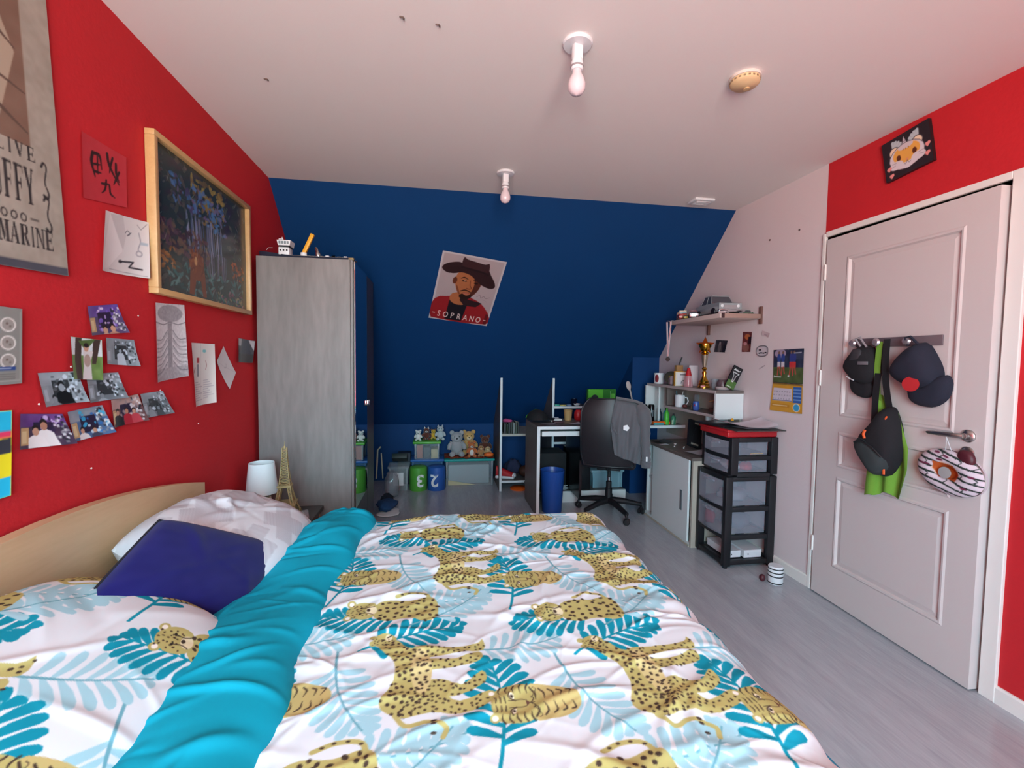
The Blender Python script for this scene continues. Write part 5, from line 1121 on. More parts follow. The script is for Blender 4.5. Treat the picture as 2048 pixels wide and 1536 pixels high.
# green console box
c = Cv(.3, .175, .003, '5CB832'); c.rect(.16, 0, .3, .175, '2E7A24'); c.ell(.07, .06, .045, .06, '23282A'); c.ell(.06, .055, .018, .02, '8A9094'); c.ell(.085, .055, .014, .016, '5A6064'); c.rect(.0, .0, .04, .05, 'A8A8C8'); c.rect(.24, .02, .245, .16, 'A8D890'); c.rect(.25, .05, .29, .13, '6CC048')
GB = thing('console_box', 'bright green game console carton on the upper desk shelf', 'carton', (2.77, 4.03, .868))
part('carton', M().box(2.62, 2.92, 4.011, 4.065, .868, 1.042, .001), m_greenp, GB, True, 0)
Pq = wall_quad([(2.62, 4.009, 1.042), (2.92, 4.009, 1.042), (2.92, 4.009, .868), (2.62, 4.009, .868)], c.nx, c.ny); link('printed_front', grid_mesh('printed_front', Pq-np.array(GB.location), c), m_paper, GB)
# spoon in a mug
SP = thing('wooden_spoon', 'big pale spoon standing upright behind the grey jacket', 'spoon', (2.935, 3.62, .86))
sp0, sp1 = Vector((2.955, 3.60, .80)), Vector((2.895, 3.60, 1.07))
part('handle', M().tube([tuple(sp0), tuple(sp0.lerp(sp1, .5)+Vector((.006, 0, 0))), tuple(sp1)], [.006, .006, .009], 8), mat('pale beech', 'B8ABA8', .6), SP, True)
part('bowl', M().ell((2.882, 3.60, 1.105), (.024, .009, .045), 18, 12, Matrix.Rotation(-.25, 3, 'Y')), MATS['pale beech'], SP, True)
solo('tall_tin', M().lathe([(0, 0), (.035, 0), (.035, .1), (.032, .1), (.032, .006), (0, .006)], (2.95, 3.60, .776), 24), m_silver, 'plain tin holding the big spoon on the desk', 'tin')
# under the desk
PCT = thing('computer_tower', 'black desktop computer tower under the desk', 'computer', (2.43, 3.76, .105))
part('case', M().box(2.335, 2.52, 3.60, 3.93, .105, .475, .006), m_blackg, PCT, True)
part('front_bezel', M().box(2.34, 2.515, 3.59, 3.60, .11, .47, .003), m_black, PCT, True); part('power_button', M().lathe([(0, 0), (.008, 0), (.008, .003), (0, .003)], n=12).rot(PI/2, 'X').move((2.43, 3.59, .43)), m_silver, PCT, True)
solo('black_case', M().rbox(2.00, 2.285, 3.62, 3.90, .106, .46, .01), mat('black fabric case', '121418', .8), 'black fabric case under the left half of the desk', 'case')
clear_box('plastic_bin', 'pale blue clear bin on the low shelf under the desk', 2.545, 2.855, 3.62, 3.88, .106, .285, mat('pale blue lid', '8FB0BC', .5), clear('pale blue plastic', '9CC2D0', .6, .2))
g = np.random.default_rng(6); cb = M()
for k in range(5): p0 = np.array([2.05, 3.60, .125]); cb.tube([tuple(q) for q in spline([p0+g.uniform((-.0, -.012, -.01), (.25, .012, .03)) for _ in range(6)], 26)], .004, 6)
solo('cable_tangle', cb, mat('grey cable', 'A8B0B4', .5), 'tangle of pale grey cables on the low shelf under the desk', 'cable')
solo('power_adapter', M().rbox(2.1, 2.17, 3.585, 3.615, .106, .14, .006), m_wplas, 'white power adapter beside the cable tangle', 'adapter')
# ================================================================== RIGHT SIDE: HUTCH, SIDEBOARD, TOWERS, WALL
def mug(label, loc, r, h, matr, rz=0, band=None, name='mug'):
    T = thing(name, label, 'mug', loc, rz)
    part('body', M().lathe([(0, 0), (r*.94, 0), (r, .006), (r, h), (r-.004, h), (r-.005, .008), (0, .008)], n=30), matr, T)
    part('handle', M().tube([(r*math.cos(0)-.003, 0, h*.8), (r+.018, 0, h*.78), (r+.026, 0, h*.5), (r+.016, 0, h*.25), (r-.003, 0, h*.2)], .005, 8), matr, T)
    if band: part('motif', M().grid(lambda u, v: ((r+.0008)*math.cos(band[1]+(u-.5)*band[2]*(1-.5*abs(2*v-1)**2)), (r+.0008)*math.sin(band[1]+(u-.5)*band[2]*(1-.5*abs(2*v-1)**2)), h*(.15+.7*v)), 10, 8), band[0], T)
    return T
HT = hz+.0005
mug('white mug with a dark red motif at the far end of the hutch top', (3.10, 3.42, HT), .042, .098, m_wplas, 1.2, (mat('dark red print', '7A1420', .5), 2.6, .9))
# medal plate on a stand
MP = thing('medal_plate', 'round bronze plate standing beside the red-motif mug', 'plate', (3.14, 3.27, HT))
part('plate', M().lathe([(0, 0), (.052, .0), (.058, .006), (.05, .008), (.0, .004)], n=32).rot(PI/2, 'X').rot(-.35, 'X').rot(-.6, 'Z').move((0, 0, .062)), mat('dark bronze', '4A4C44', .35, .8), MP)
part('stand', M().tube([(-.03, -.03, .004), (.0, 0, .012), (.03, -.03, .004)], .004, 6), m_black, MP)
part('emblem', M().ell((-.003, -.009, .066), (.024, .006, .02), 14, 8), mat('brass', '9A8440', .35, .9), MP)
solo('toy_figure', M().lathe([(.012, 0), (.02, .01), (.016, .03), (.02, .045), (.014, .06), (0, .065)], (3.10, 3.215, HT), 16), mat('grey brown figure', '5E524E', .6), 'small grey-brown figure in front of the bronze plate', 'figure')
solo('toy_figure', M().lathe([(.014, 0), (.024, .012), (.02, .04), (.026, .055), (.016, .08), (0, .085)], (3.095, 3.165, HT), 16), mat('mauve figure', '8A7A80', .6), 'small mauve figure beside the orange folder', 'figure')
solo('orange_folder', M().box(3.06, 3.21, 3.06, 3.075, HT, HT+.125, .001), mat('amber card', 'C8922A', .6), 'amber folder standing behind the white picture card', 'folder')
WC = thing('picture_card', 'white picture card with a yellow edge standing on the hutch', 'card', (3.12, 3.03, HT))
part('card', M().box(-.07, .07, -.004, .004, 0, .12, .001), mat('ivory card', 'D8CFB4', .7), WC); part('sheet', M().box(-.062, .066, -.0055, -.0042, .004, .112), mat('white sheet card', 'D8D4D6', .7), WC, False, 0); part('slot', M().box(-.03, .03, -.0062, -.0056, .092, .098), m_dk, WC, False, 0)
part('mark', M().tube([(-.02, -.006, .02), (-.015, -.006, .04), (.0, -.006, .048), (.008, -.006, .04)], .003, 6), mat('slate print', '5A5E64', .6), WC)
solo('pen_box', M().box(3.10, 3.16, 3.10, 3.14, HT, HT+.175, .003), mat('kraft brown', '9A7448', .7), 'brown pen box behind the picture card', 'box')
solo('black_pen', M().tube([(3.125, 3.12, HT+.16), (3.145, 3.10, HT+.245)], .006, 8), m_black, 'black marker sticking out of the brown pen box', 'pen')
solo('white_notepad', M().box(3.17, 3.25, 3.02, 3.03, HT, HT+.175, .001), mat('pinkish paper', 'C8BCC0', .8), 'pale notepad leaning on the wall behind the picture card', 'notepad')
RC = thing('rocket_ornament', 'red-tipped clear cone ornament in front of the picture card', 'ornament', (3.095, 2.90, HT))
part('tip', M().lathe([(.026, .09), (.012, .15), (.009, .155), (0, .156)], n=20), m_redp, RC); part('cone', M().lathe([(.036, 0), (.038, .01), (.026, .09)], n=24), clear('pink clear plastic', 'D8A0A8', .5, .1), RC); part('core', M().lathe([(0, .002), (.02, .002), (.022, .05), (.012, .085), (0, .086)], n=16), mat('dark red core', '8A2430', .5), RC)
# trophy
TR = thing('trophy_cup', 'tall gold trophy with a star bowl on the hutch', 'trophy', (3.165, 2.79, HT))
part('base', M().lathe([(0, 0), (.047, 0), (.047, .012), (.04, .02), (.044, .03), (.034, .04), (.036, .052), (.02, .075), (.014, .10), (.018, .12), (.012, .135), (.02, .15), (.012, .165), (0, .165)], n=32), m_gold, TR)
part('column', M().lathe([(.013, .165), (.016, .18), (.026, .255), (.028, .262), (0, .262)], n=28), mat('champagne metal', 'B8A896', .3, .8), TR)
part('bowl', M().lathe([(.02, .262), (.034, .275), (.02, .285), (.03, .30), (.046, .33), (.044, .35), (.03, .345), (0, .32)], n=28), m_gold, TR)
st = M(); pts = []
for k in range(10): r_ = .072 if k % 2 == 0 else .032; a = PI/2+2*PI*k/10; pts.append((r_*math.cos(a), r_*math.sin(a)))
st.prism(pts, 'y', -.006, .006); st.rot(-.7, 'Z'); st.move((0, 0, .335)); part('star', st, mat('dark gold', '6A4418', .25, 1), TR, False, 0)
part('plaque', M().box(-.016, .016, -.05, -.047, .006, .02).rot(-.7, 'Z'), m_silver, TR, False, 0)
solo('glass_tumbler', M().lathe([(.026, 0), (.032, .075), (.030, .075), (.024, .004), (0, .004)], (3.18, 2.66, HT), 24), m_glassd, 'grey glass tumbler right of the trophy', 'glass')
CR = thing('crown_ornament', 'grey domed ornament with a white rim on the hutch', 'ornament', (3.175, 2.56, HT))
part('rim', M().lathe([(0, 0), (.045, 0), (.052, .012), (.045, .022), (0, .022)], n=28), mat('pale rim', 'B8A8A8', .5), CR); part('dome', M().lathe([(.042, .022), (.044, .05), (.03, .075), (0, .08)], n=24), clear('mauve plastic', '5E4A50', .7, .15), CR); part('core', M().lathe([(0, .022), (.012, .022), (.006, .06), (0, .06)], n=12), m_wplas, CR)
# leaning game case
c = Cv(.075, .17, .0025, '1C1C20'); c.rect(0, 0, .075, .06, '4A6A34'); c.noise(.03, .01, 4); c.poly([(.03, .05), (.045, .05), (.05, .1), (.068, .125), (.008, .125), (.026, .1)], 'C8C8CA'); c.poly([(.034, .06), (.042, .06), (.045, .1), (.058, .118), (.018, .118), (.03, .1)], '2A2A2E'); c.curve([(.012, .136), (.02, .148), (.028, .138), (.036, .148), (.046, .138), (.062, .146)], .006, 'E4E4E6'); c.rect(.01, .008, .05, .014, 'C8CCC8')
GC = thing('game_case', 'slanting black and green case at the near end of the hutch top', 'case', (3.17, 2.49, HT)); ang = .42
def gq(a, b, d=0): return (3.12+.09*a+math.sin(ang)*0, 2.47, HT)
Rm = Matrix.Translation((3.165, 2.475, HT)) @ Matrix.Rotation(.45, 4, 'Y')
part('case', M().box(-.0375, .0375, -.006, .006, 0, .17, .001).xf(Rm).move((0, 0, .017)), m_black, GC, True, 0)
Pq = wall_quad([(-.0375, -.0068, .17), (.0375, -.0068, .17), (.0375, -.0068, 0), (-.0375, -.0068, 0)], c.nx, c.ny); Pq = np.array([[list(Rm @ Vector(p)) for p in row] for row in Pq])+np.array([0, 0, .017]); link('printed_cover', grid_mesh('printed_cover', Pq-np.array(GC.location), c), m_paper, GC)
# middle shelf
MS = .9575
mug('plain white mug of pens on the middle hutch shelf', (3.11, 3.05, MS), .04, .10, m_wplas, -.5)
solo('teal_pen', M().tube([(3.10, 3.06, MS+.02), (3.085, 3.07, MS+.135)], .005, 8), mat('dark teal', '1E4A54', .5), 'dark teal pen in the white mug', 'pen')
solo('pale_pen', M().tube([(3.12, 3.045, MS+.02), (3.125, 3.03, MS+.13)], .004, 8), m_silver, 'pale pen in the white mug', 'pen')
solo('red_toy', M().ell((3.10, 2.95, MS+.016), (.02, .02, .016), 14, 8), mat('dark red toy', '5A2A28', .6), 'small dark red toy on the middle hutch shelf', 'toy')
solo('photo_stand', M().box(3.17, 3.174, 2.86, 2.93, MS, MS+.115, .001).box(3.16, 3.19, 2.87, 2.92, MS, MS+.006), m_glassd, 'clear photo stand on the middle hutch shelf', 'stand')
solo('small_bottle', M().lathe([(0, 0), (.012, 0), (.012, .03), (.006, .04), (.006, .05), (0, .05)], (3.11, 2.86, MS), 14), mat('olive glass', '4A4A38', .2), 'tiny olive bottle beside the blue can', 'bottle')
BC = thing('drink_can', 'blue drink can with a red dot on the middle hutch shelf', 'can', (3.10, 2.785, MS)); part('body', M().lathe([(0, 0), (.02, 0), (.024, .006), (.024, .062), (.02, .07), (0, .07)], n=24), mat('can blue', '3E5AA0', .3), BC); part('dot', M().ell((-.021, -.010, .04), (.004, .008, .010), 10, 8), m_redp, BC)
CRF = thing('craft_ship', 'brown cardboard craft boat at the near end of the middle shelf', 'model', (3.15, 2.62, MS))
part('hull', M().prism([(-.08, .03), (.08, .03), (.06, 0), (-.05, 0)], 'y', -.02, .02).rot(1.2, 'Z'), mat('brown card', '6E4E3C', .7), CRF, False, 0); part('cabin', M().box(-.02, .02, -.05, 0, .03, .075, .002).rot(.3, 'Y'), mat('dark brown card', '3E2A24', .7), CRF); part('roof', M().box(-.03, .03, -.055, .01, .08, .09, .002).rot(-.2, 'X'), mat('tan card', 'A88460', .7), CRF)
solo('dark_pot', M().lathe([(.02, 0), (.035, .03), (.03, .11), (.034, .125), (.03, .125), (.0, .11)], (3.218, 2.512, MS), 20), mat('dark brown pot', '33231F', .5), 'dark brown pot in the near corner of the middle shelf', 'pot')
# desk under the hutch
DZ0 = dz+.0005
for k, (x, lab) in enumerate(((2.985, 'tall black can, left of two, at the foot of the white panel'), (3.055, 'tall black can, right of two, at the foot of the white panel'))):
    T = thing('black_can', lab, 'can', (x, 3.46, DZ0), 0, 'black cans'); part('body', M().lathe([(0, 0), (.024, 0), (.028, .008), (.028, .15), (.022, .162), (0, .163)], n=24), m_blackg, T); part('print', M().box(-.006, .006, -.0285, -.0275, .05, .11), mat('grey print', '6A6A70', .5), T, False, 0)
for k, (x, y, h_, col, lab) in enumerate(((3.10, 3.38, .13, '23303C', 'dark blue bottle right of the black cans'), (3.12, 3.31, .15, '2A9AA8', 'turquoise bottle among the bottles on the desk'), (3.10, 3.25, .15, '4CB838', 'bright green bottle among the bottles on the desk'), (3.16, 3.24, .10, '3A7A5A', 'dull green jar at the right of the bottles'))):
    T = thing('squeeze_bottle', lab, 'bottle', (x, y, DZ0), 0, 'bottles on the desk under the hutch'); mm = mat('bottle '+col, col, .35)
    part('body', M().lathe([(0, 0), (.02, 0), (.022, .006), (.022, h_*.65), (.01, h_*.82), (0, h_*.82)], n=20), mm, T); part('cap', M().lathe([(.008, h_*.82), (.008, h_), (0, h_)], n=14), m_black if k != 2 else mm, T)
solo('orange_tray', M().prism([(2.97, DZ0+.045), (2.985, DZ0), (3.125, DZ0), (3.14, DZ0+.045)], 'y', 3.25, 3.30) if False else M().box(2.97, 3.13, 3.235, 3.285, DZ0+.001, DZ0+.03, .008), m_orange, 'orange tray in front of the bottles', 'tray')
solo('teal_cutter', M().rbox(2.965, 3.06, 3.212, 3.23, DZ0+.001, DZ0+.02, .005), mat('dull teal', '4A9A9C', .5), 'dull teal cutter lying before the orange tray', 'cutter')
solo('white_tub', M().cyl((2.95, 3.40, DZ0), .02, .055, 18), m_wplas, 'small white tub left of the orange tray', 'tub')
solo('lime_toy', M().ell((3.175, 3.26, DZ0+.02), (.022, .018, .02), 12, 8), mat('lime', 'A8C85A', .5), 'lime toy on the desk by the back panel', 'toy')
solo('cream_block', M().box(3.14, 3.18, 3.225, 3.245, DZ0+.001, DZ0+.045, .004), mat('pale cream', 'C8CCB0', .6), 'pale cream block beside the lime toy', 'block')
# sideboard top
CT0 = cz+.0005
BD = thing('ring_binder', 'black folder leaning on the hutch support above the sideboard', 'folder', (3.09, 2.78, CT0))
c = Cv(.15, .2, .003, '15161A'); c.noise(.015, .02, 4); c.rect(.03, .012, .12, .026, '8A8478'); c.rect(.06, .172, .11, .186, '8A8478'); c.curve([(.04, .05), (.06, .11), (.08, .15), (.1, .1)], .003, '33343A')
q4 = [(3.045, 2.77, CT0+.235), (3.165, 2.79, CT0+.20), (3.10, 2.70, CT0+.005), (2.985, 2.68, CT0+.045)]
Pq = wall_quad(q4, c.nx, c.ny); link('front_cover', grid_mesh('front_cover', Pq-np.array(BD.location), c), m_paper, BD); n_ = np.cross(np.array(q4[1])-np.array(q4[0]), np.array(q4[0])-np.array(q4[3])); n_ /= np.linalg.norm(n_)
mb_ = M(); qa = [tuple(np.array(q)-n_*.001) for q in q4]; qb = [tuple(np.array(q)-n_*.02) for q in q4]; mb_.add(qa+qb, [(0, 1, 2, 3), (7, 6, 5, 4)]+[(i, 4+i, 4+(i+1) % 4, (i+1) % 4) for i in range(4)]); part('board', mb_, m_black, BD, True, 0)
flat('magazine', 'white magazine lying open on the sideboard', 'magazine', 3.02, 2.56, CT0+.008, .20, .15, .25, 'C2C4C8', .004, 4, '9A9CA2')
flat('magazine', 'grey brochure under the white magazine on the sideboard', 'magazine', 3.06, 2.53, CT0+.002, .23, .16, .05, '8A8C92', .002)
solo('tablet', M().rbox(3.05, 3.15, 2.48, 2.55, CT0+.014, CT0+.022, .002), m_blackg, 'black tablet on the open magazine', 'tablet')
flat('paper_sheet', 'white note at the far front corner of the sideboard', 'paper', 2.91, 2.93, CT0+.002, .08, .05, .1, 'C8CCCE', .002)
flat('paper_sheet', 'dark leaflet at the far end of the sideboard', 'paper', 2.95, 3.04, CT0+.002, .14, .12, .2, '3E3C40', .012)
g = np.random.default_rng(9)
for k in range(6):
    x, y = g.uniform(2.95, 3.03), g.uniform(2.74, 2.95); solo('crumb_bead', M().ell((x, y, CT0+.005), (.006, .006, .005), 8, 6), mat('pale bead', 'BDB6B4', .5), 'small pale beads scattered on the sideboard', 'bead', 'beads on the sideboard')
# inside the sideboard's open bay
solo('glass_bottle', M().lathe([(0, 0), (.03, 0), (.03, .09), (.01, .12), (.01, .15), (0, .15)], (2.96, 3.10, .3455), 20), m_glassd, 'clear bottle on the open sideboard shelf', 'bottle')
flat('paper_sheet', 'pale papers at the bottom of the open sideboard bay', 'paper', 2.96, 3.09, .032, .12, .1, .3, 'B4BCC0', .006)
# tower contents
for (x0, x1, y0, y1, z0, h_, lab) in ((2.965, 3.06, 2.13, 2.36, .051, .045, 'white carton with a black dot, left one on the tower shelf'), (3.075, 3.20, 2.115, 2.33, .051, .05, 'white carton, right one on the tower shelf')):
    T = thing('white_carton', lab, 'carton', ((x0+x1)/2, (y0+y1)/2, z0), 0, 'white cartons on the tower shelf'); part('base', M().box(x0, x1, y0, y1, z0, z0+h_*.6), mat('white carton board', 'D4D4DA', .6), T, True, 0); part('lid', M().box(x0-.001, x1+.001, y0-.001, y1+.001, z0+h_*.6, z0+h_, .001), MATS['white carton board'], T, True, 0); part('mark', M().ell((x0+.03, y0-.001, z0+h_*.45), (.004, .001, .005), 8, 6), m_black, T, True)
def clutter(name, lab, cat, c0, r, col, seed): heap(name, lab, cat, c0, r, mat('clutter '+col, col, .8), seed, .2, 18, 10)
clutter('folded_cloth', 'grey-blue clutter inside the lower tower drawer', 'cloth', (3.09, 2.25, .222), (.10, .09, .05), '5E6A7C', 31)
clutter('red_pouch', 'red pouch inside the lower tower drawer', 'pouch', (2.955, 2.33, .222), (.03, .04, .06), '8A2A3C', 32)
clutter('red_pouch', 'bright red pouch inside the small drawer unit', 'pouch', (3.10, 2.17, .626), (.04, .035, .03), 'C8283A', 33)
clutter('white_socks', 'white bundle inside the small drawer unit', 'cloth', (3.02, 2.22, .626), (.05, .08, .035), 'C8CAD0', 34)
clutter('grey_bundle', 'grey bundle inside the upper tower drawer', 'cloth', (3.08, 2.26, .407), (.10, .08, .04), '8A8E9A', 35)
solo('yellow_ruler', M().box(3.10, 3.19, 2.122, 2.128, .74, .747), m_yel, 'yellow ruler inside the top small drawer', 'ruler')
# red box and papers on top of the towers
RB = thing('red_case', 'flat red plastic case on top of the drawer unit', 'case', (3.085, 2.25, .855))
part('base', M().rbox(2.91, 3.265, 2.09, 2.41, .8555, .895, .01, 3), m_redp, RB, True); part('lip', M().rbox(2.905, 3.268, 2.085, 2.415, .888, .905, .006), m_redp, RB, True)
solo('drawing_board', M().box(2.93, W-.006, 2.02, 2.40, .9055, .9105).rot(-.03, 'Z', (3.1, 2.2, 0)), mat('dark board', '3E3A38', .6), 'thin dark drawing board on the red case', 'board')
solo('black_folder', M().box(2.90, 3.1, 2.18, 2.44, .912, .922, .002).rot(.2, 'Z', (3.0, 2.3, 0)), m_black, 'black folder at the back of the red case', 'folder')
flat('paper_sheet', 'large curled white sheet on top of the red case', 'paper', 3.075, 2.17, .926, .33, .25, -.25, 'D8D0D8', .03)
flat('paper_sheet', 'smaller white sheet under the curled one on the red case', 'paper', 3.12, 2.17, .913, .26, .2, .2, 'BDB4BC', .004)
solo('yellow_scrap', M().lathe([(.012, 0), (.006, .015), (0, .018)], (3.16, 2.41, .9235), 6), m_yel, 'yellow scrap against the hutch end panel', 'scrap')
# striped jar
JR = thing('striped_jar', 'white jar with black stripes on the floor by the drawer tower', 'jar', (3.112, 1.872, 0))
part('body', M().lathe([(0, 0), (.04, 0), (.042, .004), (.042, .10), (.038, .108), (0, .108)], n=32), m_wplas, JR)
for z in (.004, .045, .068, .09): part('stripe', M().lathe([(.0422, z), (.0428, z+.001), (.0428, z+.006), (.0422, z+.007)], n=32), m_black, JR)
solo('maroon_ornament', M().ell((3.045, 1.90, .022), (.018, .018, .022), 16, 10), mat('maroon', '4A1622', .5), 'maroon round ornament lying left of the striped jar', 'ornament')
# --- wall shelf
sx0, sy0, sy1, sz = 2.96, 2.30, 3.0, 1.662
WS = thing('wall_shelf', 'pale pinkish wall shelf with brown brackets on the right wall', 'shelf', (3.12, 2.65, sz))
m_ws = mat('pinkish laminate', 'C2AEA8', .5)
part('board', M().box(sx0, W-.004, sy0, sy1, sz-.02, sz+.012, .002), m_ws, WS, True)
m_brk = mat('brown bracket', '6A4A42', .5)
part('end_rail', M().box(sx0+.03, W-.006, sy0-.01, sy0-.001, sz-.018, sz+.012, .001), mat('taupe rail', '9A7C72', .5), WS, True)
part('rail_tip', M().box(sx0+.012, sx0+.03, sy0-.011, sy0, sz-.02, sz+.014, .001), mat('dark tip', '3A1E22', .5), WS, True)
part('bracket', M().box(W-.014, W, sy0-.012, sy0+.012, sz-.055, sz+.065, .002), m_brk, WS, True)
part('bracket', M().box(W-.02, W, sy1-.1, sy1-.08, sz-.10, sz-.02, .002), m_brk, WS, True)
def toy_car(label, loc, L, Wd, Hh, body, rz, glass=mat('car glass', '4A4A52', .15), name='toy_car', roof=None, bumper=True):
    T = thing(name, label, 'toy car', loc, rz, 'toy cars on the wall shelf'); l, w = L/2, Wd/2; z0 = Hh*.16; zm = Hh*.58
    part('body', M().prism([(-l, z0), (l, z0), (l*1.0, zm*.95), (l*.92, zm), (l*.35, zm*1.04), (-l*.55, zm*1.04), (-l*.95, zm), (-l, zm*.9)], 'y', -w, w).rbox(-l*.98, l*.98, -w*1.04, w*1.04, z0+.02*Hh, zm*.8, Hh*.1), body, T, False, 30)
    cb_ = part('cabin', M().add([(x*l, sy*w*yy, z) for (x, z, yy) in ((.42, zm*1.02, .95), (.22, Hh*.97, .78), (-.35, Hh, .78), (-.66, zm*1.02, .95)) for sy in (-1, 1)], [(0, 2, 3, 1), (2, 4, 5, 3), (4, 6, 7, 5), (0, 1, 7, 6), (0, 6, 4, 2), (1, 3, 5, 7)]), glass, T, False, 0)
    part('roof', M().rbox(-.37*l, .24*l, -w*.8, w*.8, Hh*.955, Hh*1.01, Hh*.02), roof or body, cb_)
    for sx in (-1, 1): 
        for xx in (.22, -.05, -.36): part('pillar', M().tube([(xx*l+(.12*l if xx > .1 else (-.2*l if xx < -.2 else 0)), sx*w*.95, zm*1.02), (xx*l, sx*w*.79, Hh*.96)], Hh*.018, 6), roof or body, cb_)
        for fx in (-.62, .6): part('wheel', M().lathe([(0, -.1*Wd), (Hh*.17, -.1*Wd), (Hh*.19, -.06*Wd), (Hh*.19, .06*Wd), (Hh*.17, .1*Wd), (0, .1*Wd)], n=16).rot(PI/2, 'X').move((fx*l, sx*w*.93, Hh*.19)), m_black, T)
        part('headlight', M().ell((l*.99, sx*w*.72, zm*.74), (Hh*.03, Hh*.08, Hh*.08), 12, 8), m_wplas, T)
    if bumper: 
        for e in (-1, 1): part('bumper', M().rbox(e*l-.012*L, e*l+.022*L, -w*1.05, w*1.05, z0*.9, z0+Hh*.12, Hh*.03), m_chrome, T)
        part('grille', M().box(l*.985, l*1.012, -w*.58, w*.58, zm*.5, zm*.8), m_chrome, T)
    return T
m_gcar = mat('grey blue car paint', '8E9598', .3, 0, coat=.5)
toy_car('large grey-blue vintage model car on the wall shelf', (3.135, 2.60, sz+.0125), .36, .165, .155, m_gcar, -1.66)
toy_car('small red model car in front of the grey car', (3.0, 2.70, sz+.0125), .12, .06, .055, mat('red car paint', '9A1820', .3, coat=.5), -2.0)
toy_car('small yellow model car beside the red bus', (3.0, 2.80, sz+.0125), .09, .045, .035, mat('yellow car paint', 'B8A83A', .3), -1.9, bumper=False)
toy_car('tiny pale race car at the near corner of the shelf', (3.03, 2.36, sz+.0125), .10, .045, .03, mat('pale pink car paint', 'C2AEB0', .4), -2.4, bumper=False)
toy_car('tiny green tractor-like car near the bracket', (3.215, 2.36, sz+.0125), .06, .035, .03, mat('dull green car', '5A6A5A', .5), -1.2, bumper=False)
BU = thing('toy_bus', 'red model bus with a white roof at the far end of the shelf', 'toy bus', (3.03, 2.925, sz+.0125), -1.95, 'toy cars on the wall shelf')
part('body', M().rbox(-.085, .085, -.03, .03, .01, .05, .005), mat('bus red', 'A01C1E', .35), BU); part('roof', M().rbox(-.083, .083, -.028, .028, .066, .074, .003), m_cream, BU)
for k in range(7):
    for sy in (-1, 1): part('pillar', M().box(-.08+.026*k, -.076+.026*k, sy*.027-.001, sy*.027+.001, .05, .067), m_cream, BU, False, 0)
part('glazing', M().box(-.078, .078, -.024, .024, .05, .066), mat('car glass', '4A4A52', .15), BU, False, 0)
for sx in (-1, 1):
    for sy in (-1, 1): part('wheel', M().lathe([(0, -.005), (.012, -.005), (.012, .005), (0, .005)], n=14).rot(PI/2, 'X').move((sx*.055, sy*.028, .012)), m_black, BU)
part('stripe', M().box(-.086, .086, -.0308, .0308, .022, .027), m_cream, BU, False, 0)
# medal on its ribbon over the far front corner of the shelf
MD = thing('medal', 'dark medal on a white and red ribbon hanging from the shelf corner', 'medal', (2.955, 2.985, 1.30))
def ribbon(p0, p1, w, off=0): 
    a, b = Vector(p0), Vector(p1); return M().grid(lambda u, v: tuple(a.lerp(b, v)+Vector((0, 0, 0))+Vector((w*(u-.5)*.75, w*(u-.5)*-.6, .0))), 2, 8)
for k, (y, xx) in enumerate(((3.0, 2.945), (2.94, 2.948))):
    rb = part('ribbon', ribbon((xx, y, sz+.005), (2.948, 2.975, 1.385), .012), mat('white ribbon', 'CFC4C8', .8), MD, True, 0); part('ribbon_stripe', ribbon((xx-.001, y-.001, sz+.005), (2.947, 2.974, 1.385), .004), mat('red ribbon', 'A8404C', .8), rb, True, 0)
    part('ribbon_top', M().box(xx, xx+.04, y-.006, y+.006, sz+.0125, sz+.014), MATS['white ribbon'], MD, True, 0)
part('disc', M().lathe([(0, -.003), (.016, -.003), (.018, 0), (.016, .003), (0, .003)], n=24).rot(PI/2, 'X').rot(-.6, 'Z').move((2.948, 2.975, 1.36)), mat('dark medal', '2E2A28', .35, .8), MD, True); part('ring', M().tube([(2.948+.005*math.cos(t), 2.975, 1.381+.005*math.sin(t)) for t in np.linspace(0, 2*PI, 10, endpoint=False)], .0012, 5, True), m_silver, MD, True)
# --- prints on the white wall
def rsheet(*a, **k): return sheet(*a, wall='R', **k)
c = Cv(.14, .095, .003, '3A3438'); c.noise(.05, .02, 5); c.ell(.05, .035, .02, .04, '6A6264'); c.ell(.05, .07, .012, .014, '8A7E7C'); c.rect(.09, .0, .14, .06, '241F24')
rsheet('photo_print', [(2.805, 1.518), (2.657, 1.508), (2.682, 1.416), (2.819, 1.422)], c, 'small dark photo on the white wall above the trophy', 'photo', m_photo, .008)
c = Cv(.095, .145, .003, '6A3230'); c.noise(.06, .02, 6); c.ell(.05, .11, .03, .02, 'B8683A'); c.rect(.06, .06, .095, .11, '241418'); c.ell(.04, .03, .035, .03, '8A5A50'); c.ell(.03, .06, .02, .012, 'B8888A')
rsheet('photo_print', [(2.484, 1.563), (2.387, 1.557), (2.394, 1.416), (2.487, 1.417)], c, 'upright reddish-brown photo on the white wall', 'photo', m_photo, .003)
c = Cv(.07, .03, .003, 'C4ACB0'); c.rect(.02, .006, .05, .014, 'A89096')
rsheet('paper_scrap', [(2.281, 1.561), (2.207, 1.537), (2.22, 1.51), (2.284, 1.531)], c, 'small pale paper scrap above the round sticker', 'paper', None, .003)
c = Cv(.06, .01, .003, 'B8A8AE'); rsheet('paper_scrap', [(2.297, 1.302), (2.242, 1.326), (2.242, 1.318), (2.297, 1.294)], c, 'thin pale paper strip below the round sticker', 'paper', None, .002)
ST = thing('wall_sticker', 'round grey-rimmed sticker with black letters on the white wall', 'sticker', (W, 2.275, 1.386))
ov = [(2.275+.055*math.copysign(abs(math.cos(t))**.7, math.cos(t)), 1.42+.035*math.copysign(abs(math.sin(t))**.7, math.sin(t))) for t in np.linspace(0, 2*PI, 32, endpoint=False)]
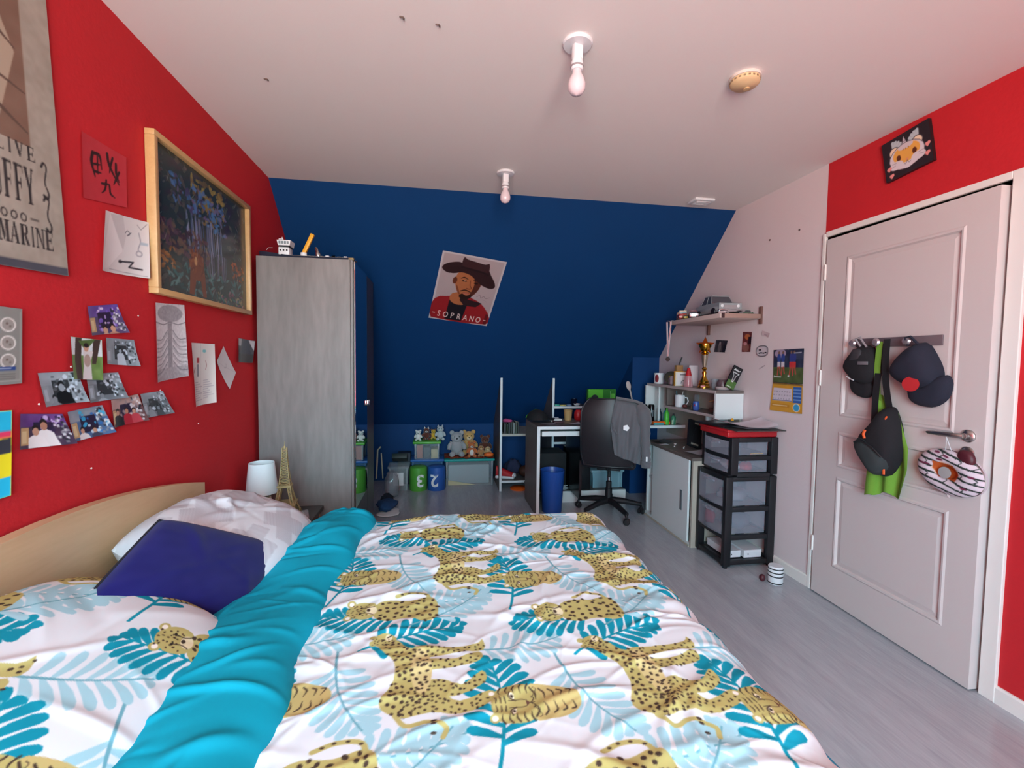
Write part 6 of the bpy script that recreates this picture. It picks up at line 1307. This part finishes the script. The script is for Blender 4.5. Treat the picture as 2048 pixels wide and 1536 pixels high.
part('rim', M().tube([(W-.004, p[0], p[1]) for p in ov], .0035, 6, True), mat('grey rim', '6E666C', .5), ST, True); part('face', M().prism([(p[0], p[1]) for p in ov], 'x', W-.003, W-.001), mat('sticker white', 'C8BCC2', .5), ST, True, 0)
for a_, b_, z_ in ((2.31, 2.285, 1.432), (2.31, 2.30, 1.41), (2.295, 2.275, 1.412), (2.27, 2.255, 1.41), (2.25, 2.235, 1.414)): part('lettering', M().box(W-.0042, W-.0032, b_, a_, z_-.008, z_), m_black, ST, True, 0)
# calendar: football photo above, month grid below
CA = thing('wall_calendar', 'calendar with a football photo above an orange month page on the white wall', 'calendar', (W, 2.03, 1.03))
c = Cv(.255, .215, .003, '4A5A34'); c.rect(0, .1, .255, .215, '2A3048'); c.noise(.05, .03, 3); c.ell(.06, .19, .05, .03, '9A8AA0'); c.rect(.16, .15, .255, .19, '3A4058')
for (x, sh, so2) in ((.05, '2E4488', 'C8C0C8'), (.085, '2E4488', 'C8C0C8'), (.155, '343E80', 'B83038'), (.18, '343E80', 'C03A38')):
    c.ell(x, .16, .016, .03, sh); c.ell(x, .195, .008, .010, '7A5A4C'); c.rect(x-.014, .10, x+.014, .135, so2); c.line([(x-.006, .10), (x-.012, .05)], .009, 'B84A40'); c.line([(x+.006, .10), (x+.014, .06)], .009, 'B84A40')
c.ell(.135, .045, .008, .006, 'E8E4E4'); c.rect(.008, .03, .012, .045, 'E0E0E0'); c.line([(.014, .036), (.07, .036)], .006, 'D8D8D8'); c.line([(.18, .19), (.235, .192)], .006, 'A8ACB8')
def ca_sheet(name, q, c): P_ = wall_quad([(W-.006-(.004 if p[1] < 1.1 else 0), p[0], p[1]) for p in q], c.nx, c.ny); link(name, grid_mesh(name, P_-np.array(CA.location), c), m_paper, CA)
ca_sheet('photo_page', [(2.163, 1.425), (1.908, 1.43), (1.906, 1.212), (2.157, 1.214)], c)
c = Cv(.26, .19, .003, 'C8922E'); c.rect(.012, .07, .175, .155, 'C8C0CC'); c.rect(.185, .065, .252, .17, '2E5AA0'); c.noise(.01, .02, 2)
for k in range(7):
    for r_ in range(3): c.text(str(1+(k+7*r_) % 28), .018+.022*k, .08+.024*r_, .014, '4A4A58')
for r_ in range(4): c.line([(.19, .085+.022*r_), (.247, .085+.022*r_)], .008, '6A94CC'); 
c.ell(.215, .035, .028, .028, 'D8D4C8'); c.ell(.215, .035, .023, .023, '3A9AC8'); c.line([(.012, .075), (.175, .075)], .004, '3A4A80'); c.rect(.01, .03, .16, .05, 'B87E22'); c.line([(.02, .04), (.14, .04)], .006, 'D8C090'); c.rect(.0, .178, .26, .19, '8A6A30')
ca_sheet('month_page', [(2.157, 1.211), (1.906, 1.21), (1.896, 1.031), (2.172, 1.025)], c)
part('spiral', M().tube([(W-.008+.003*math.cos(t), 2.155-.247*t/(2*PI*24), 1.2115+.003*math.sin(t)) for t in np.linspace(0, 2*PI*24, 150)], .0012, 4), m_dk, CA, True)
part('hanging_pin', M().ell((W-.004, 2.035, 1.425), (.004, .004, .004), 8, 6), m_silver, CA, True)
for k, (y, z) in enumerate(((1.993, 2.162), (2.249, 2.165))): solo('wall_plug', M().ell((W-.001, y, z), (.004, .006, .007), 10, 6), mat('dark plug', '5A4A4A', .6), 'small dark wall plugs above the calendar', 'plug', 'wall plugs')
# --- canvas above the door: plain tiger face with a horn
c = Cv(.215, .195, .0025, '241A22'); PK = 'E08A86'; WHT = 'D2C8CE'
for cx_, s_ in ((.05, -1), (.165, 1)):
    for k in range(5): a = PI/2+s_*(.15+.3*(k-1.2))+.25*s_; c.line([(cx_, .125), (cx_+.045*math.cos(a), .125+.05*math.sin(a))], [.005, .014], 'B4BEC4')
c.poly([(.09, .125), (.122, .122), (.102, .18)], 'BDB2BA'); c.line([(.093, .14), (.117, .138)], .002, '6A5A62'); c.line([(.097, .155), (.111, .154)], .002, '6A5A62')
for sd in (-1, 1): c.ell(.107+.052*sd, .125, .026, .026, '4A3E46'); c.ell(.107+.052*sd, .125, .022, .022, 'E8D0B4')
c.ell(.107, .085, .082, .062, '4A3E46'); c.ell(.107, .085, .079, .059, WHT); c.ell(.107, .098, .062, .044, 'DFA24A'); c.ell(.107, .13, .035, .014, 'CDBFC4')
for sd in (-1, 1): c.ell(.107+.036*sd, .088, .010, .0145, '5A2A14'); c.ell(.107+.05*sd, .058, .032, .02, WHT); c.line([(.107+.055*sd, .06), (.107+.075*sd, .056)], .002, '8A7A80'); c.line([(.107+.05*sd, .07), (.107+.07*sd, .072)], .002, '8A7A80')
c.poly([(.098, .07), (.116, .07), (.107, .06)], 'D88A70'); c.curve([(.107, .06), (.10, .046), (.092, .05)], .002, '6A5A62'); c.curve([(.107, .06), (.114, .046), (.122, .05)], .002, '6A5A62'); c.ell(.107, .034, .02, .010, WHT)
for k in range(3): c.ell(.095+.012*k, .118, .003, .004, 'A8702A')
for (x, y) in ((.022, .055), (.03, .018), (.2, .085), (.195, .045)): c.ell(x-.004, y+.003, .007, .007, PK); c.ell(x+.005, y+.004, .007, .007, PK); c.poly([(x-.011, y), (x+.012, y+.001), (x-.002, y-.013)], PK)
CN = thing('canvas_print', 'small black canvas of a cartoon tiger face above the door', 'picture', (W, 1.335, 2.23))
q4 = [(1.462, 2.428), (1.242, 2.452), (1.208, 2.254), (1.425, 2.232)]; Pq = wall_quad([(W-.018, p[0], p[1]) for p in q4], c.nx, c.ny); link('print', grid_mesh('print', Pq-np.array(CN.location), c), m_paper, CN)
part('stretcher', M().prism(q4[::-1], 'x', W-.0175, W-.001), m_black, CN, True, 0)
# ================================================================== ON THE DOOR
def DX(y): return W-.003-.017-(HY-y)*.0277           # face of the ajar door at this y
RL = thing('coat_rail', 'grey metal coat rail with knobs on the door', 'coat rail', (DX(1.32), 1.32, 1.425))
m_rail = mat('mauve grey metal', '77686E', .45, .3)
rm = M().box(-.008, 0, -.215, .215, 0, .045, .002).rot(-.0277, 'Z'); part('bar', rm, m_rail, RL)
knobs_y = (1.517, 1.382, 1.228, 1.39)
for y in (1.517, 1.384, 1.232): part('knob', M().lathe([(.006, 0), (.006, .02), (.017, .028), (.02, .036), (.014, .044), (0, .045)], n=20).rot(-PI/2, 'Y').move((DX(y)-RL.location[0]-.008, y-1.32, .022)), mat('pale knob', 'B8AAB0', .25, .7), RL)
m_blk = mat('black cotton', '141218', .9, bump=.2, bscale=500); m_nvy = mat('navy cotton', '1A1D2E', .9, bump=.2, bscale=500)
# trapezoid-ish caps hanging by their strap: crown folded flat and brim below
def blob(outline, x, th, n=10):
    """soft cushion shape over a closed outline in (y, z): raised in the middle"""
    o = np.array(outline); c0 = o.mean(0); m = M(); rings = [1, .97, .88, .72, .5, .25]; prof = [0, .35, .62, .84, .96, 1]
    vs = []; 
    for r_, p in zip(rings, prof): vs += [(x-th*p, *(c0+(q-c0)*r_)) for q in o]
    k = len(o); fs = [(i*k+j, i*k+(j+1) % k, (i+1)*k+(j+1) % k, (i+1)*k+j) for i in range(len(rings)-1) for j in range(k)]; vs.append((x-th, *c0)); fs += [((len(rings)-1)*k+j, (len(rings)-1)*k+(j+1) % k, len(vs)-1) for j in range(k)]
    return m.add(vs, fs)
def sp2(pts, n): return [tuple(p) for p in smooth_poly(np.array(pts, float), n)]
xd = DX(1.5)
KC = thing('baseball_cap', 'black cap hanging from the left knob of the coat rail', 'cap', (xd, 1.53, 1.22))
part('crown', blob(sp2([(1.485, 1.435), (1.43, 1.425), (1.39, 1.36), (1.385, 1.28), (1.43, 1.235), (1.50, 1.245), (1.555, 1.29), (1.575, 1.33), (1.54, 1.39)], 4), xd-.004, .07), m_blk, KC, True, 180)
part('mesh_panel', blob(sp2([(1.495, 1.415), (1.445, 1.405), (1.450, 1.35), (1.515, 1.345)], 3), xd-.055, .02), mat('black mesh', '2E2A30', .8), KC, True, 180)
part('brim', blob(sp2([(1.535, 1.27), (1.460, 1.245), (1.410, 1.245), (1.395, 1.20), (1.450, 1.165), (1.515, 1.185), (1.540, 1.225)], 4), xd-.012, .03), m_blk, KC, True, 180)
part('strap', M().tube([(xd-.035, 1.475, 1.425), (xd-.05, 1.495, 1.468), (xd-.045, 1.475, 1.475), (xd-.045, 1.435, 1.425)], .005, 6), mat('patterned strap', '8A8288', .7), KC, True)
part('patch', M().box(xd-.077, xd-.073, 1.395, 1.45, 1.335, 1.352, .001), mat('grey patch', '6E6A70', .6), KC, True); part('embroidery', M().tube([(xd-.055, 1.53, 1.272), (xd-.06, 1.505, 1.262), (xd-.058, 1.485, 1.255)], .003, 5), m_wplas, KC, True)
xd = DX(1.2)
NC = thing('baseball_cap', 'navy cap with a round red patch hanging on the right knob', 'cap', (xd, 1.2, 1.16))
part('crown', blob(sp2([(1.207, 1.43), (1.162, 1.435), (1.117, 1.37), (1.092, 1.305), (1.102, 1.25), (1.177, 1.225), (1.262, 1.255), (1.307, 1.30), (1.287, 1.355), (1.247, 1.40)], 4), xd-.004, .085), m_nvy, NC, True, 180)
part('brim', blob(sp2([(1.227, 1.25), (1.162, 1.24), (1.102, 1.285), (1.067, 1.295), (1.047, 1.26), (1.062, 1.195), (1.112, 1.155), (1.177, 1.155), (1.222, 1.185)], 4), xd-.014, .04), m_nvy, NC, True, 180)
part('strap', M().tube([(xd-.04, 1.225, 1.425), (xd-.05, 1.232, 1.462), (xd-.05, 1.21, 1.466), (xd-.04, 1.175, 1.425)], .006, 6), m_nvy, NC, True)
part('patch', M().lathe([(0, 0), (.031, 0), (.033, .003), (0, .004)], n=24).rot(-PI/2, 'Y').rot(.25, 'Z').move((xd-.082, 1.168, 1.252)), mat('red felt', 'A8141C', .8), NC, True)
# green apron
xd = DX(1.36)
AP = thing('apron', 'green cloth apron hanging from the middle knob of the rail', 'apron', (xd, 1.33, .69)); m_grn = mat('green cotton', '6C9A32', .9, bump=.2, bscale=400)
def apron(u, v):     # u: left->right, v: bottom->top
    zt, zb_ = 1.06+.05*u, .70-.012*math.sin(u*9)+.02*u; l = np.interp(v, [0, .5, 1], [1.39, 1.395, 1.375]); r_ = np.interp(v, [0, .35, .6, 1], [1.225, 1.197, 1.20, 1.26])
    return (DX(1.33)-.032-.010*math.sin(u*14+v*2)-.006*math.sin(u*7), l+(r_-l)*u, zb_+(zt-zb_)*v)
part('skirt', M().grid(apron, 34, 28), m_grn, AP, True, 180)
part('hem_fold', M().grid(lambda u, v: (xd-.052-.008*math.sin(u*PI), 1.395-.05*u-.01*v, .683+.17*v+.02*u), 8, 10), m_grn, AP, True, 180)
part('bib', M().grid(lambda u, v: (xd-.03-.006*math.sin(u*8), 1.385-.115*u*(1-.6*v), 1.05+.14*v-.0*u), 14, 12), m_grn, AP, True, 180)
part('neck_strap', M().grid(lambda u, v: (xd-.03-.01*math.sin(PI*v), 1.385-.032*u+.005*v, 1.16+.29*v), 4, 14), m_grn, AP, True, 180)
part('side_strap', M().grid(lambda u, v: (xd-.02, 1.40-.012*u-.01*v, 1.12+.30*v), 2, 12), m_grn, AP, True, 180)
# sling bag
BG = thing('sling_bag', 'black sling bag with orange zip pulls hanging over the green apron', 'bag', (xd, 1.40, .78))
part('body', blob(sp2([(1.318, 1.125), (1.279, 1.135), (1.254, 1.095), (1.232, 1.025), (1.224, 0.945), (1.241, 0.870), (1.279, 0.810), (1.318, 0.800), (1.365, 0.845), (1.417, 0.915), (1.430, 0.965), (1.409, 1.005), (1.365, 1.055)], 4), xd-.03, .085), m_blk, BG, True, 180)
part('front_pocket', blob(sp2([(1.426, 0.950), (1.383, 0.990), (1.340, 0.980), (1.279, 0.930), (1.254, 0.885), (1.271, 0.830), (1.318, 0.805), (1.365, 0.845), (1.413, 0.905)], 4), xd-.075, .05), mat('charcoal cordura', '2B3133', .85, bump=.2, bscale=600), BG, True, 180)
part('strap', M().grid(lambda u, v: (xd-.035-.02*math.sin(PI*v), 1.352-.035*u-.04*(1-v), 1.09+.37*v), 4, 16), m_blk, BG, True, 180)
part('strap', M().grid(lambda u, v: (xd-.03-.012*math.sin(PI*v), 1.395-.035*u-.02*v**1.5, .97+.47*v), 4, 16), m_blk, BG, True, 180)
part('zip', M().tube([(xd-.118, 1.404, 0.950), (xd-.13, 1.357, 0.970), (xd-.13, 1.297, 0.945), (xd-.118, 1.258, 0.905)], .004, 6), m_black, BG, True)
m_opull = mat('orange cord', 'D8561E', .6)
part('zip_pull', M().tube([(xd-.125, 1.340, 1.020), (xd-.13, 1.344, 1.000), (xd-.128, 1.338, 0.980)], .006, 6), m_opull, BG, True); part('zip_pull', M().tube([(xd-.09, 1.267, 1.095), (xd-.09, 1.284, 1.055)], .004, 6), m_opull, BG, True); part('zip_pull', M().tube([(xd-.09, 1.267, 0.845), (xd-.092, 1.264, 0.820)], .005, 6), m_opull, BG, True)
ba = part('badge', M().rbox(-.004, .0, -.024, .024, -.016, .016, .004).rot(-.45, 'X').move((xd-.117, 1.327, 0.890)), m_opull, BG, True); part('badge_field', M().box(-.0055, -.0035, -.018, .018, -.011, .011).rot(-.45, 'X').move((xd-.117, 1.327, 0.890)), mat('dark badge', '3A1A1E', .6), ba, True, 0)
part('strap_tab', M().box(xd-.047, xd-.044, 1.365, 1.385, 1.03, 1.036), m_wplas, BG, True, 0)
# doughnut-shaped cushion with branch print
xd = DX(1.03)
DN = thing('ring_cushion', 'oval white ring cushion with dark branch stripes hanging below the door handle', 'cushion', (xd, 1.035, .79))
c = Cv(.27, .21, .0025, 'CDBFC8'); g = np.random.default_rng(4); BRN = '1F2A26'
for k in range(9):
    y0 = .215-.03*k; pts = [(-.01, y0+.012), (.06, y0), (.13, y0-.014), (.2, y0-.036), (.28, y0-.05)]; c.curve(pts, [.008, .01, .007, .009, .006], BRN)
    for q in (.05, .12, .19, .24): 
        yy = np.interp(q, [p[0] for p in pts], [p[1] for p in pts]); c.line([(q, yy), (q+.015, yy+(.014 if k % 2 else -.014))], [.005, .003], BRN)
for k in range(7): c.ell(g.uniform(.02, .25), g.uniform(.02, .2), .014, .005, '6A2440', g.uniform(-.6, 0))
star_ = []
for k in range(18): a = 2*PI*k/18; r_ = 1.0 if k % 2 else .86; star_.append((.133+.058*r_*math.cos(a)*1.02, .115+.043*r_*math.sin(a)))
c.poly(star_, 'D0B8A8'); c.poly([(.09, .15), (.17, .145), (.186, .11), (.17, .072), (.10, .078), (.082, .115)], 'B4511C'); c.noise(.012, .012, 6)
u = np.linspace(-1, 1, c.nx)[None]; v = np.linspace(-1, 1, c.ny)[:, None]
# map square to disc, raised ring
xx = u*np.sqrt(1-v*v/2); yy = v*np.sqrt(1-u*u/2); rad = np.sqrt(xx**2+yy**2); hgt = .035*np.clip(1-((rad-.62)/.40)**2, 0, 1)**.6; hgt = np.where(rad < .2, .002, hgt)
tlt = .12; py = -(xx*.13*math.cos(tlt)-yy*.10*math.sin(tlt)); pz = yy*.095*math.cos(tlt)-xx*.13*math.sin(tlt)*.35
P_ = np.stack([-.012-hgt+0*py, py, .10+pz-.005], -1); P_[..., 0] += .0
c2 = Cv(.27, .21, .0025); ii = np.clip(((xx+1)/2*(c.nx-1)).round().astype(int), 0, c.nx-1); jj = np.clip(((yy+1)/2*(c.ny-1)).round().astype(int), 0, c.ny-1); c2.a = c.a[jj, ii]
link('printed_ring', grid_mesh('printed_ring', P_, c2), print_mat('cushion print', .85), DN)
part('centre_disc', M().lathe([(0, 0), (.024, 0), (.024, .004), (0, .005)], n=24).rot(-PI/2, 'Y').move((-.042, 0.0, .095)), mat('pale grey felt', '9A9898', .7), DN)
bkr = M().add([(-.011, float(q), float(z)) for q, z in zip(P_[0, :, 1], P_[0, :, 2])]+[(-.002, float(q), float(z)) for q, z in zip(P_[0, :, 1], P_[0, :, 2])], [(i, i+1, c.nx+i+1, c.nx+i) for i in range(c.nx-1)]); 
for e in (P_[-1], P_[:, 0], P_[:, -1]):
    k = len(e); bkr.add([(-.011, float(q[1]), float(q[2])) for q in e]+[(-.002, float(q[1]), float(q[2])) for q in e], [(i, i+1, k+i+1, k+i) for i in range(k-1)])
part('back_edge', bkr, mat('cushion back', 'B8AAB2', .9), DN, False, 180)
part('hanging_cord', M().tube([(-.03, -.01, .19), (-.04, .0, .235), (-.05, .0, .262), (-.04, .004, .235), (-.03, .012, .19)], .0012, 5), m_wplas, DN)
solo('maroon_tag', blob(sp2([(.995, .99), (.955, .985), (.94, .955), (.95, .93), (.985, .935), (1.005, .955)], 3), xd-.02, .02), mat('maroon', '4A1622', .5), 'maroon tag hanging over the door lock', 'tag', None, 180)
# ================================================================== CEILING AND SLOPE
def bulb(label, x, y):
    T = thing('ceiling_lampholder', label, 'lamp', (x, y, H), .25, 'bare bulbs on the ceiling')
    part('rose', M().lathe([(0, 0), (.052, 0), (.055, -.005), (.05, -.012), (0, -.013)], n=32), m_wplas, T)
    part('stem_block', M().rbox(-.018, .018, -.012, .012, -.06, -.01, .004), m_wplas, T)
    part('lampholder', M().lathe([(.0, -.055), (.017, -.058), (.022, -.072), (.022, -.094), (.019, -.098), (0, -.098)], n=24), m_wplas, T)
    part('collar', M().lathe([(.0225, -.082), (.0235, -.084), (.0235, -.087), (.0225, -.089)], n=24), mat('grey collar', '8A8488', .5), T)
    part('bulb', M().lathe([(.015, -.096), (.018, -.112), (.027, -.128), (.032, -.148), (.030, -.166), (.02, -.180), (0, -.186)], n=28), mat('opal glass', 'D8C8CE', .08, coat=.5), T)
bulb('bare bulb in a white ceiling holder nearer the camera', 1.566, 1.085); bulb('bare bulb in a white ceiling holder near the blue slope', 1.475, 2.261)
SD = thing('smoke_detector', 'round yellowed smoke detector on the ceiling', 'smoke detector', (2.285, 1.162, H))
part('base', M().lathe([(0, 0), (.058, 0), (.06, -.012), (.0, -.013)], n=36), mat('detector white', 'D8CCC4', .5), SD); part('cover', M().lathe([(.055, -.012), (.055, -.026), (.046, -.034), (0, -.037)], n=36), mat('yellowed plastic', 'D6B98E', .5), SD)
part('test_button', M().lathe([(.012, -.035), (.012, -.039), (0, -.04)], (.015, .01, 0), 16), mat('yellowed button', 'CBAA7C', .5), SD)
for k in range(20):
    a = 2*PI*k/20; part('slot', M().box(.0545, .0562, -.004, .004, -.022, -.016).rot(a, 'Z'), mat('slot dark', '8A7458', .7), SD, False, 0)
VN = thing('air_vent', 'small square white air vent where the ceiling meets the slope', 'vent', (2.90, 2.475, H))
part('frame', M().rbox(-.075, .075, -.055, .055, -.018, 0, .006), m_wplas, VN)
part('duct', M().box(-.055, .055, -.04, .04, -.0195, -.018), mat('vent shadow grey', '7A7276', .8), VN, False, 0)  # flat plate behind the louvres, shade of the opening put into its grey
for k in range(4): part('louvre', M().box(-.055, .055, -.036+.02*k, -.026+.02*k, -.024, -.0195), m_wplas, VN, False, 0)
for k, (x, y) in enumerate(((.951, 1.068), (1.07, 1.082), (.371, 1.515))):
    m = M().ell((x, y, H-.002), (.008, .003, .003), 8, 6); m.ell((x+.007, y+.006, H-.003), (.003, .006, .004), 8, 6); solo('old_hook', m, mat('dark hook', '5A4A44', .6), 'small dark hooks left in the bare ceiling', 'hook', 'hooks in the ceiling')
# poster on the slope
PO = [(1.105, 2.96), (1.60, 3.015), (1.494, 3.498), (0.988, 3.441)]
c = Cv(.5, .68, .0035, 'B4B0B6'); 
c.rect(.015, .015, .485, .665, 'A39598'); c.noise(.008, .1, 3)
CO, CD, SKN, SKD = '8A1A20', '5A1016', 'A0603C', '5E2E1E'
c.poly(smooth_poly(np.array([(.015, .015), (.015, .22), (.10, .26), (.16, .27), (.30, .28), (.40, .23), (.455, .17), (.485, .12), (.485, .015)], float), 2), CO); c.rect(.46, .015, .485, .13, CD)
c.poly([(.13, .015), (.135, .26), (.19, .30), (.25, .26), (.285, .19), (.27, .015)], '14101A'); c.poly(smooth_poly(np.array([(.145, .30), (.135, .23), (.19, .19), (.26, .20), (.27, .26), (.24, .32)], float)), SKN); c.poly([(.22, .30), (.27, .26), (.40, .24), (.36, .19), (.26, .19), (.215, .24)], '26141A')
face = smooth_poly(np.array([(.15, .50), (.145, .42), (.165, .35), (.205, .285), (.255, .265), (.31, .305), (.345, .38), (.35, .46), (.30, .52), (.2, .53)], float)); c.poly(face, SKN)
c.poly(smooth_poly(np.array([(.285, .50), (.30, .42), (.29, .34), (.27, .27), (.31, .305), (.345, .38), (.35, .46), (.33, .50)], float)), '4A2218'); c.ell(.14, .43, .018, .034, SKD); c.poly(smooth_poly(np.array([(.16, .39), (.175, .33), (.21, .285), (.18, .36)], float)), SKD, .7)
c.poly(smooth_poly(np.array([(.20, .275), (.255, .25), (.30, .285), (.29, .31), (.255, .295), (.22, .31)], float)), '23120E'); c.curve([(.205, .335), (.24, .35), (.285, .335)], [.008, .012, .008], '23120E'); c.ell(.25, .32, .03, .008, '8A4638'); c.ell(.25, .313, .026, .006, 'A85E4C')
c.curve([(.185, .46), (.21, .472), (.24, .458)], [.006, .010, .005], '23120E'); c.ell(.215, .437, .020, .008, '33180F'); c.ell(.218, .438, .006, .005, 'C8A890'); c.curve([(.285, .455), (.31, .462), (.33, .45)], [.005, .009, .005], '1A0C0A'); c.ell(.31, .43, .017, .007, '1A0C0A')
c.curve([(.262, .45), (.268, .40), (.285, .375), (.265, .365), (.245, .37)], [.004, .006, .006, .008, .006], SKD)
c.poly(smooth_poly(np.array([(.02, .53), (.05, .575), (.13, .605), (.19, .60), (.36, .585), (.41, .53), (.455, .465), (.465, .42), (.43, .40), (.36, .42), (.31, .455), (.25, .50), (.18, .515), (.12, .495), (.06, .495)], float)), '2A1418'); c.poly(smooth_poly(np.array([(.165, .59), (.17, .655), (.20, .64), (.27, .63), (.34, .62), (.375, .63), (.38, .55), (.30, .545), (.2, .56)], float)), '351C20')
c.curve([(.17, .565), (.25, .555), (.34, .545), (.385, .53)], .016, '1E0E12'); c.curve([(.345, .30), (.37, .32), (.38, .29), (.40, .315), (.42, .295), (.45, .31)], .0035, '6A5E66'); c.curve([(.36, .27), (.41, .275), (.44, .255)], .002, '8A7E86')
[c.text(ch_, .075+.056*k_, .032+.002*(3-k_), .088, 'DCC8C4', .62, 'CENTER', .006) for k_, ch_ in enumerate('SOPRANO')]; c.line([(.022, .072), (.038, .072)], .007, 'DCC8C4'); c.line([(.458, .060), (.472, .060)], .007, 'DCC8C4')
q4 = [(x, y, slope_z(y)) for x, y in PO]; nrm = np.array([0, -SL, -1.0]); nrm /= np.linalg.norm(nrm)
Pq = wall_quad(q4, c.nx, c.ny)+nrm*.004; b_ = Pq.reshape(-1, 3).mean(0); o = link('music_poster', grid_mesh('music_poster', Pq-b_, c), m_paper); o.location = b_
tag(o, 'tilted poster of a man in dark hat and red jacket on the blue slope', 'poster')
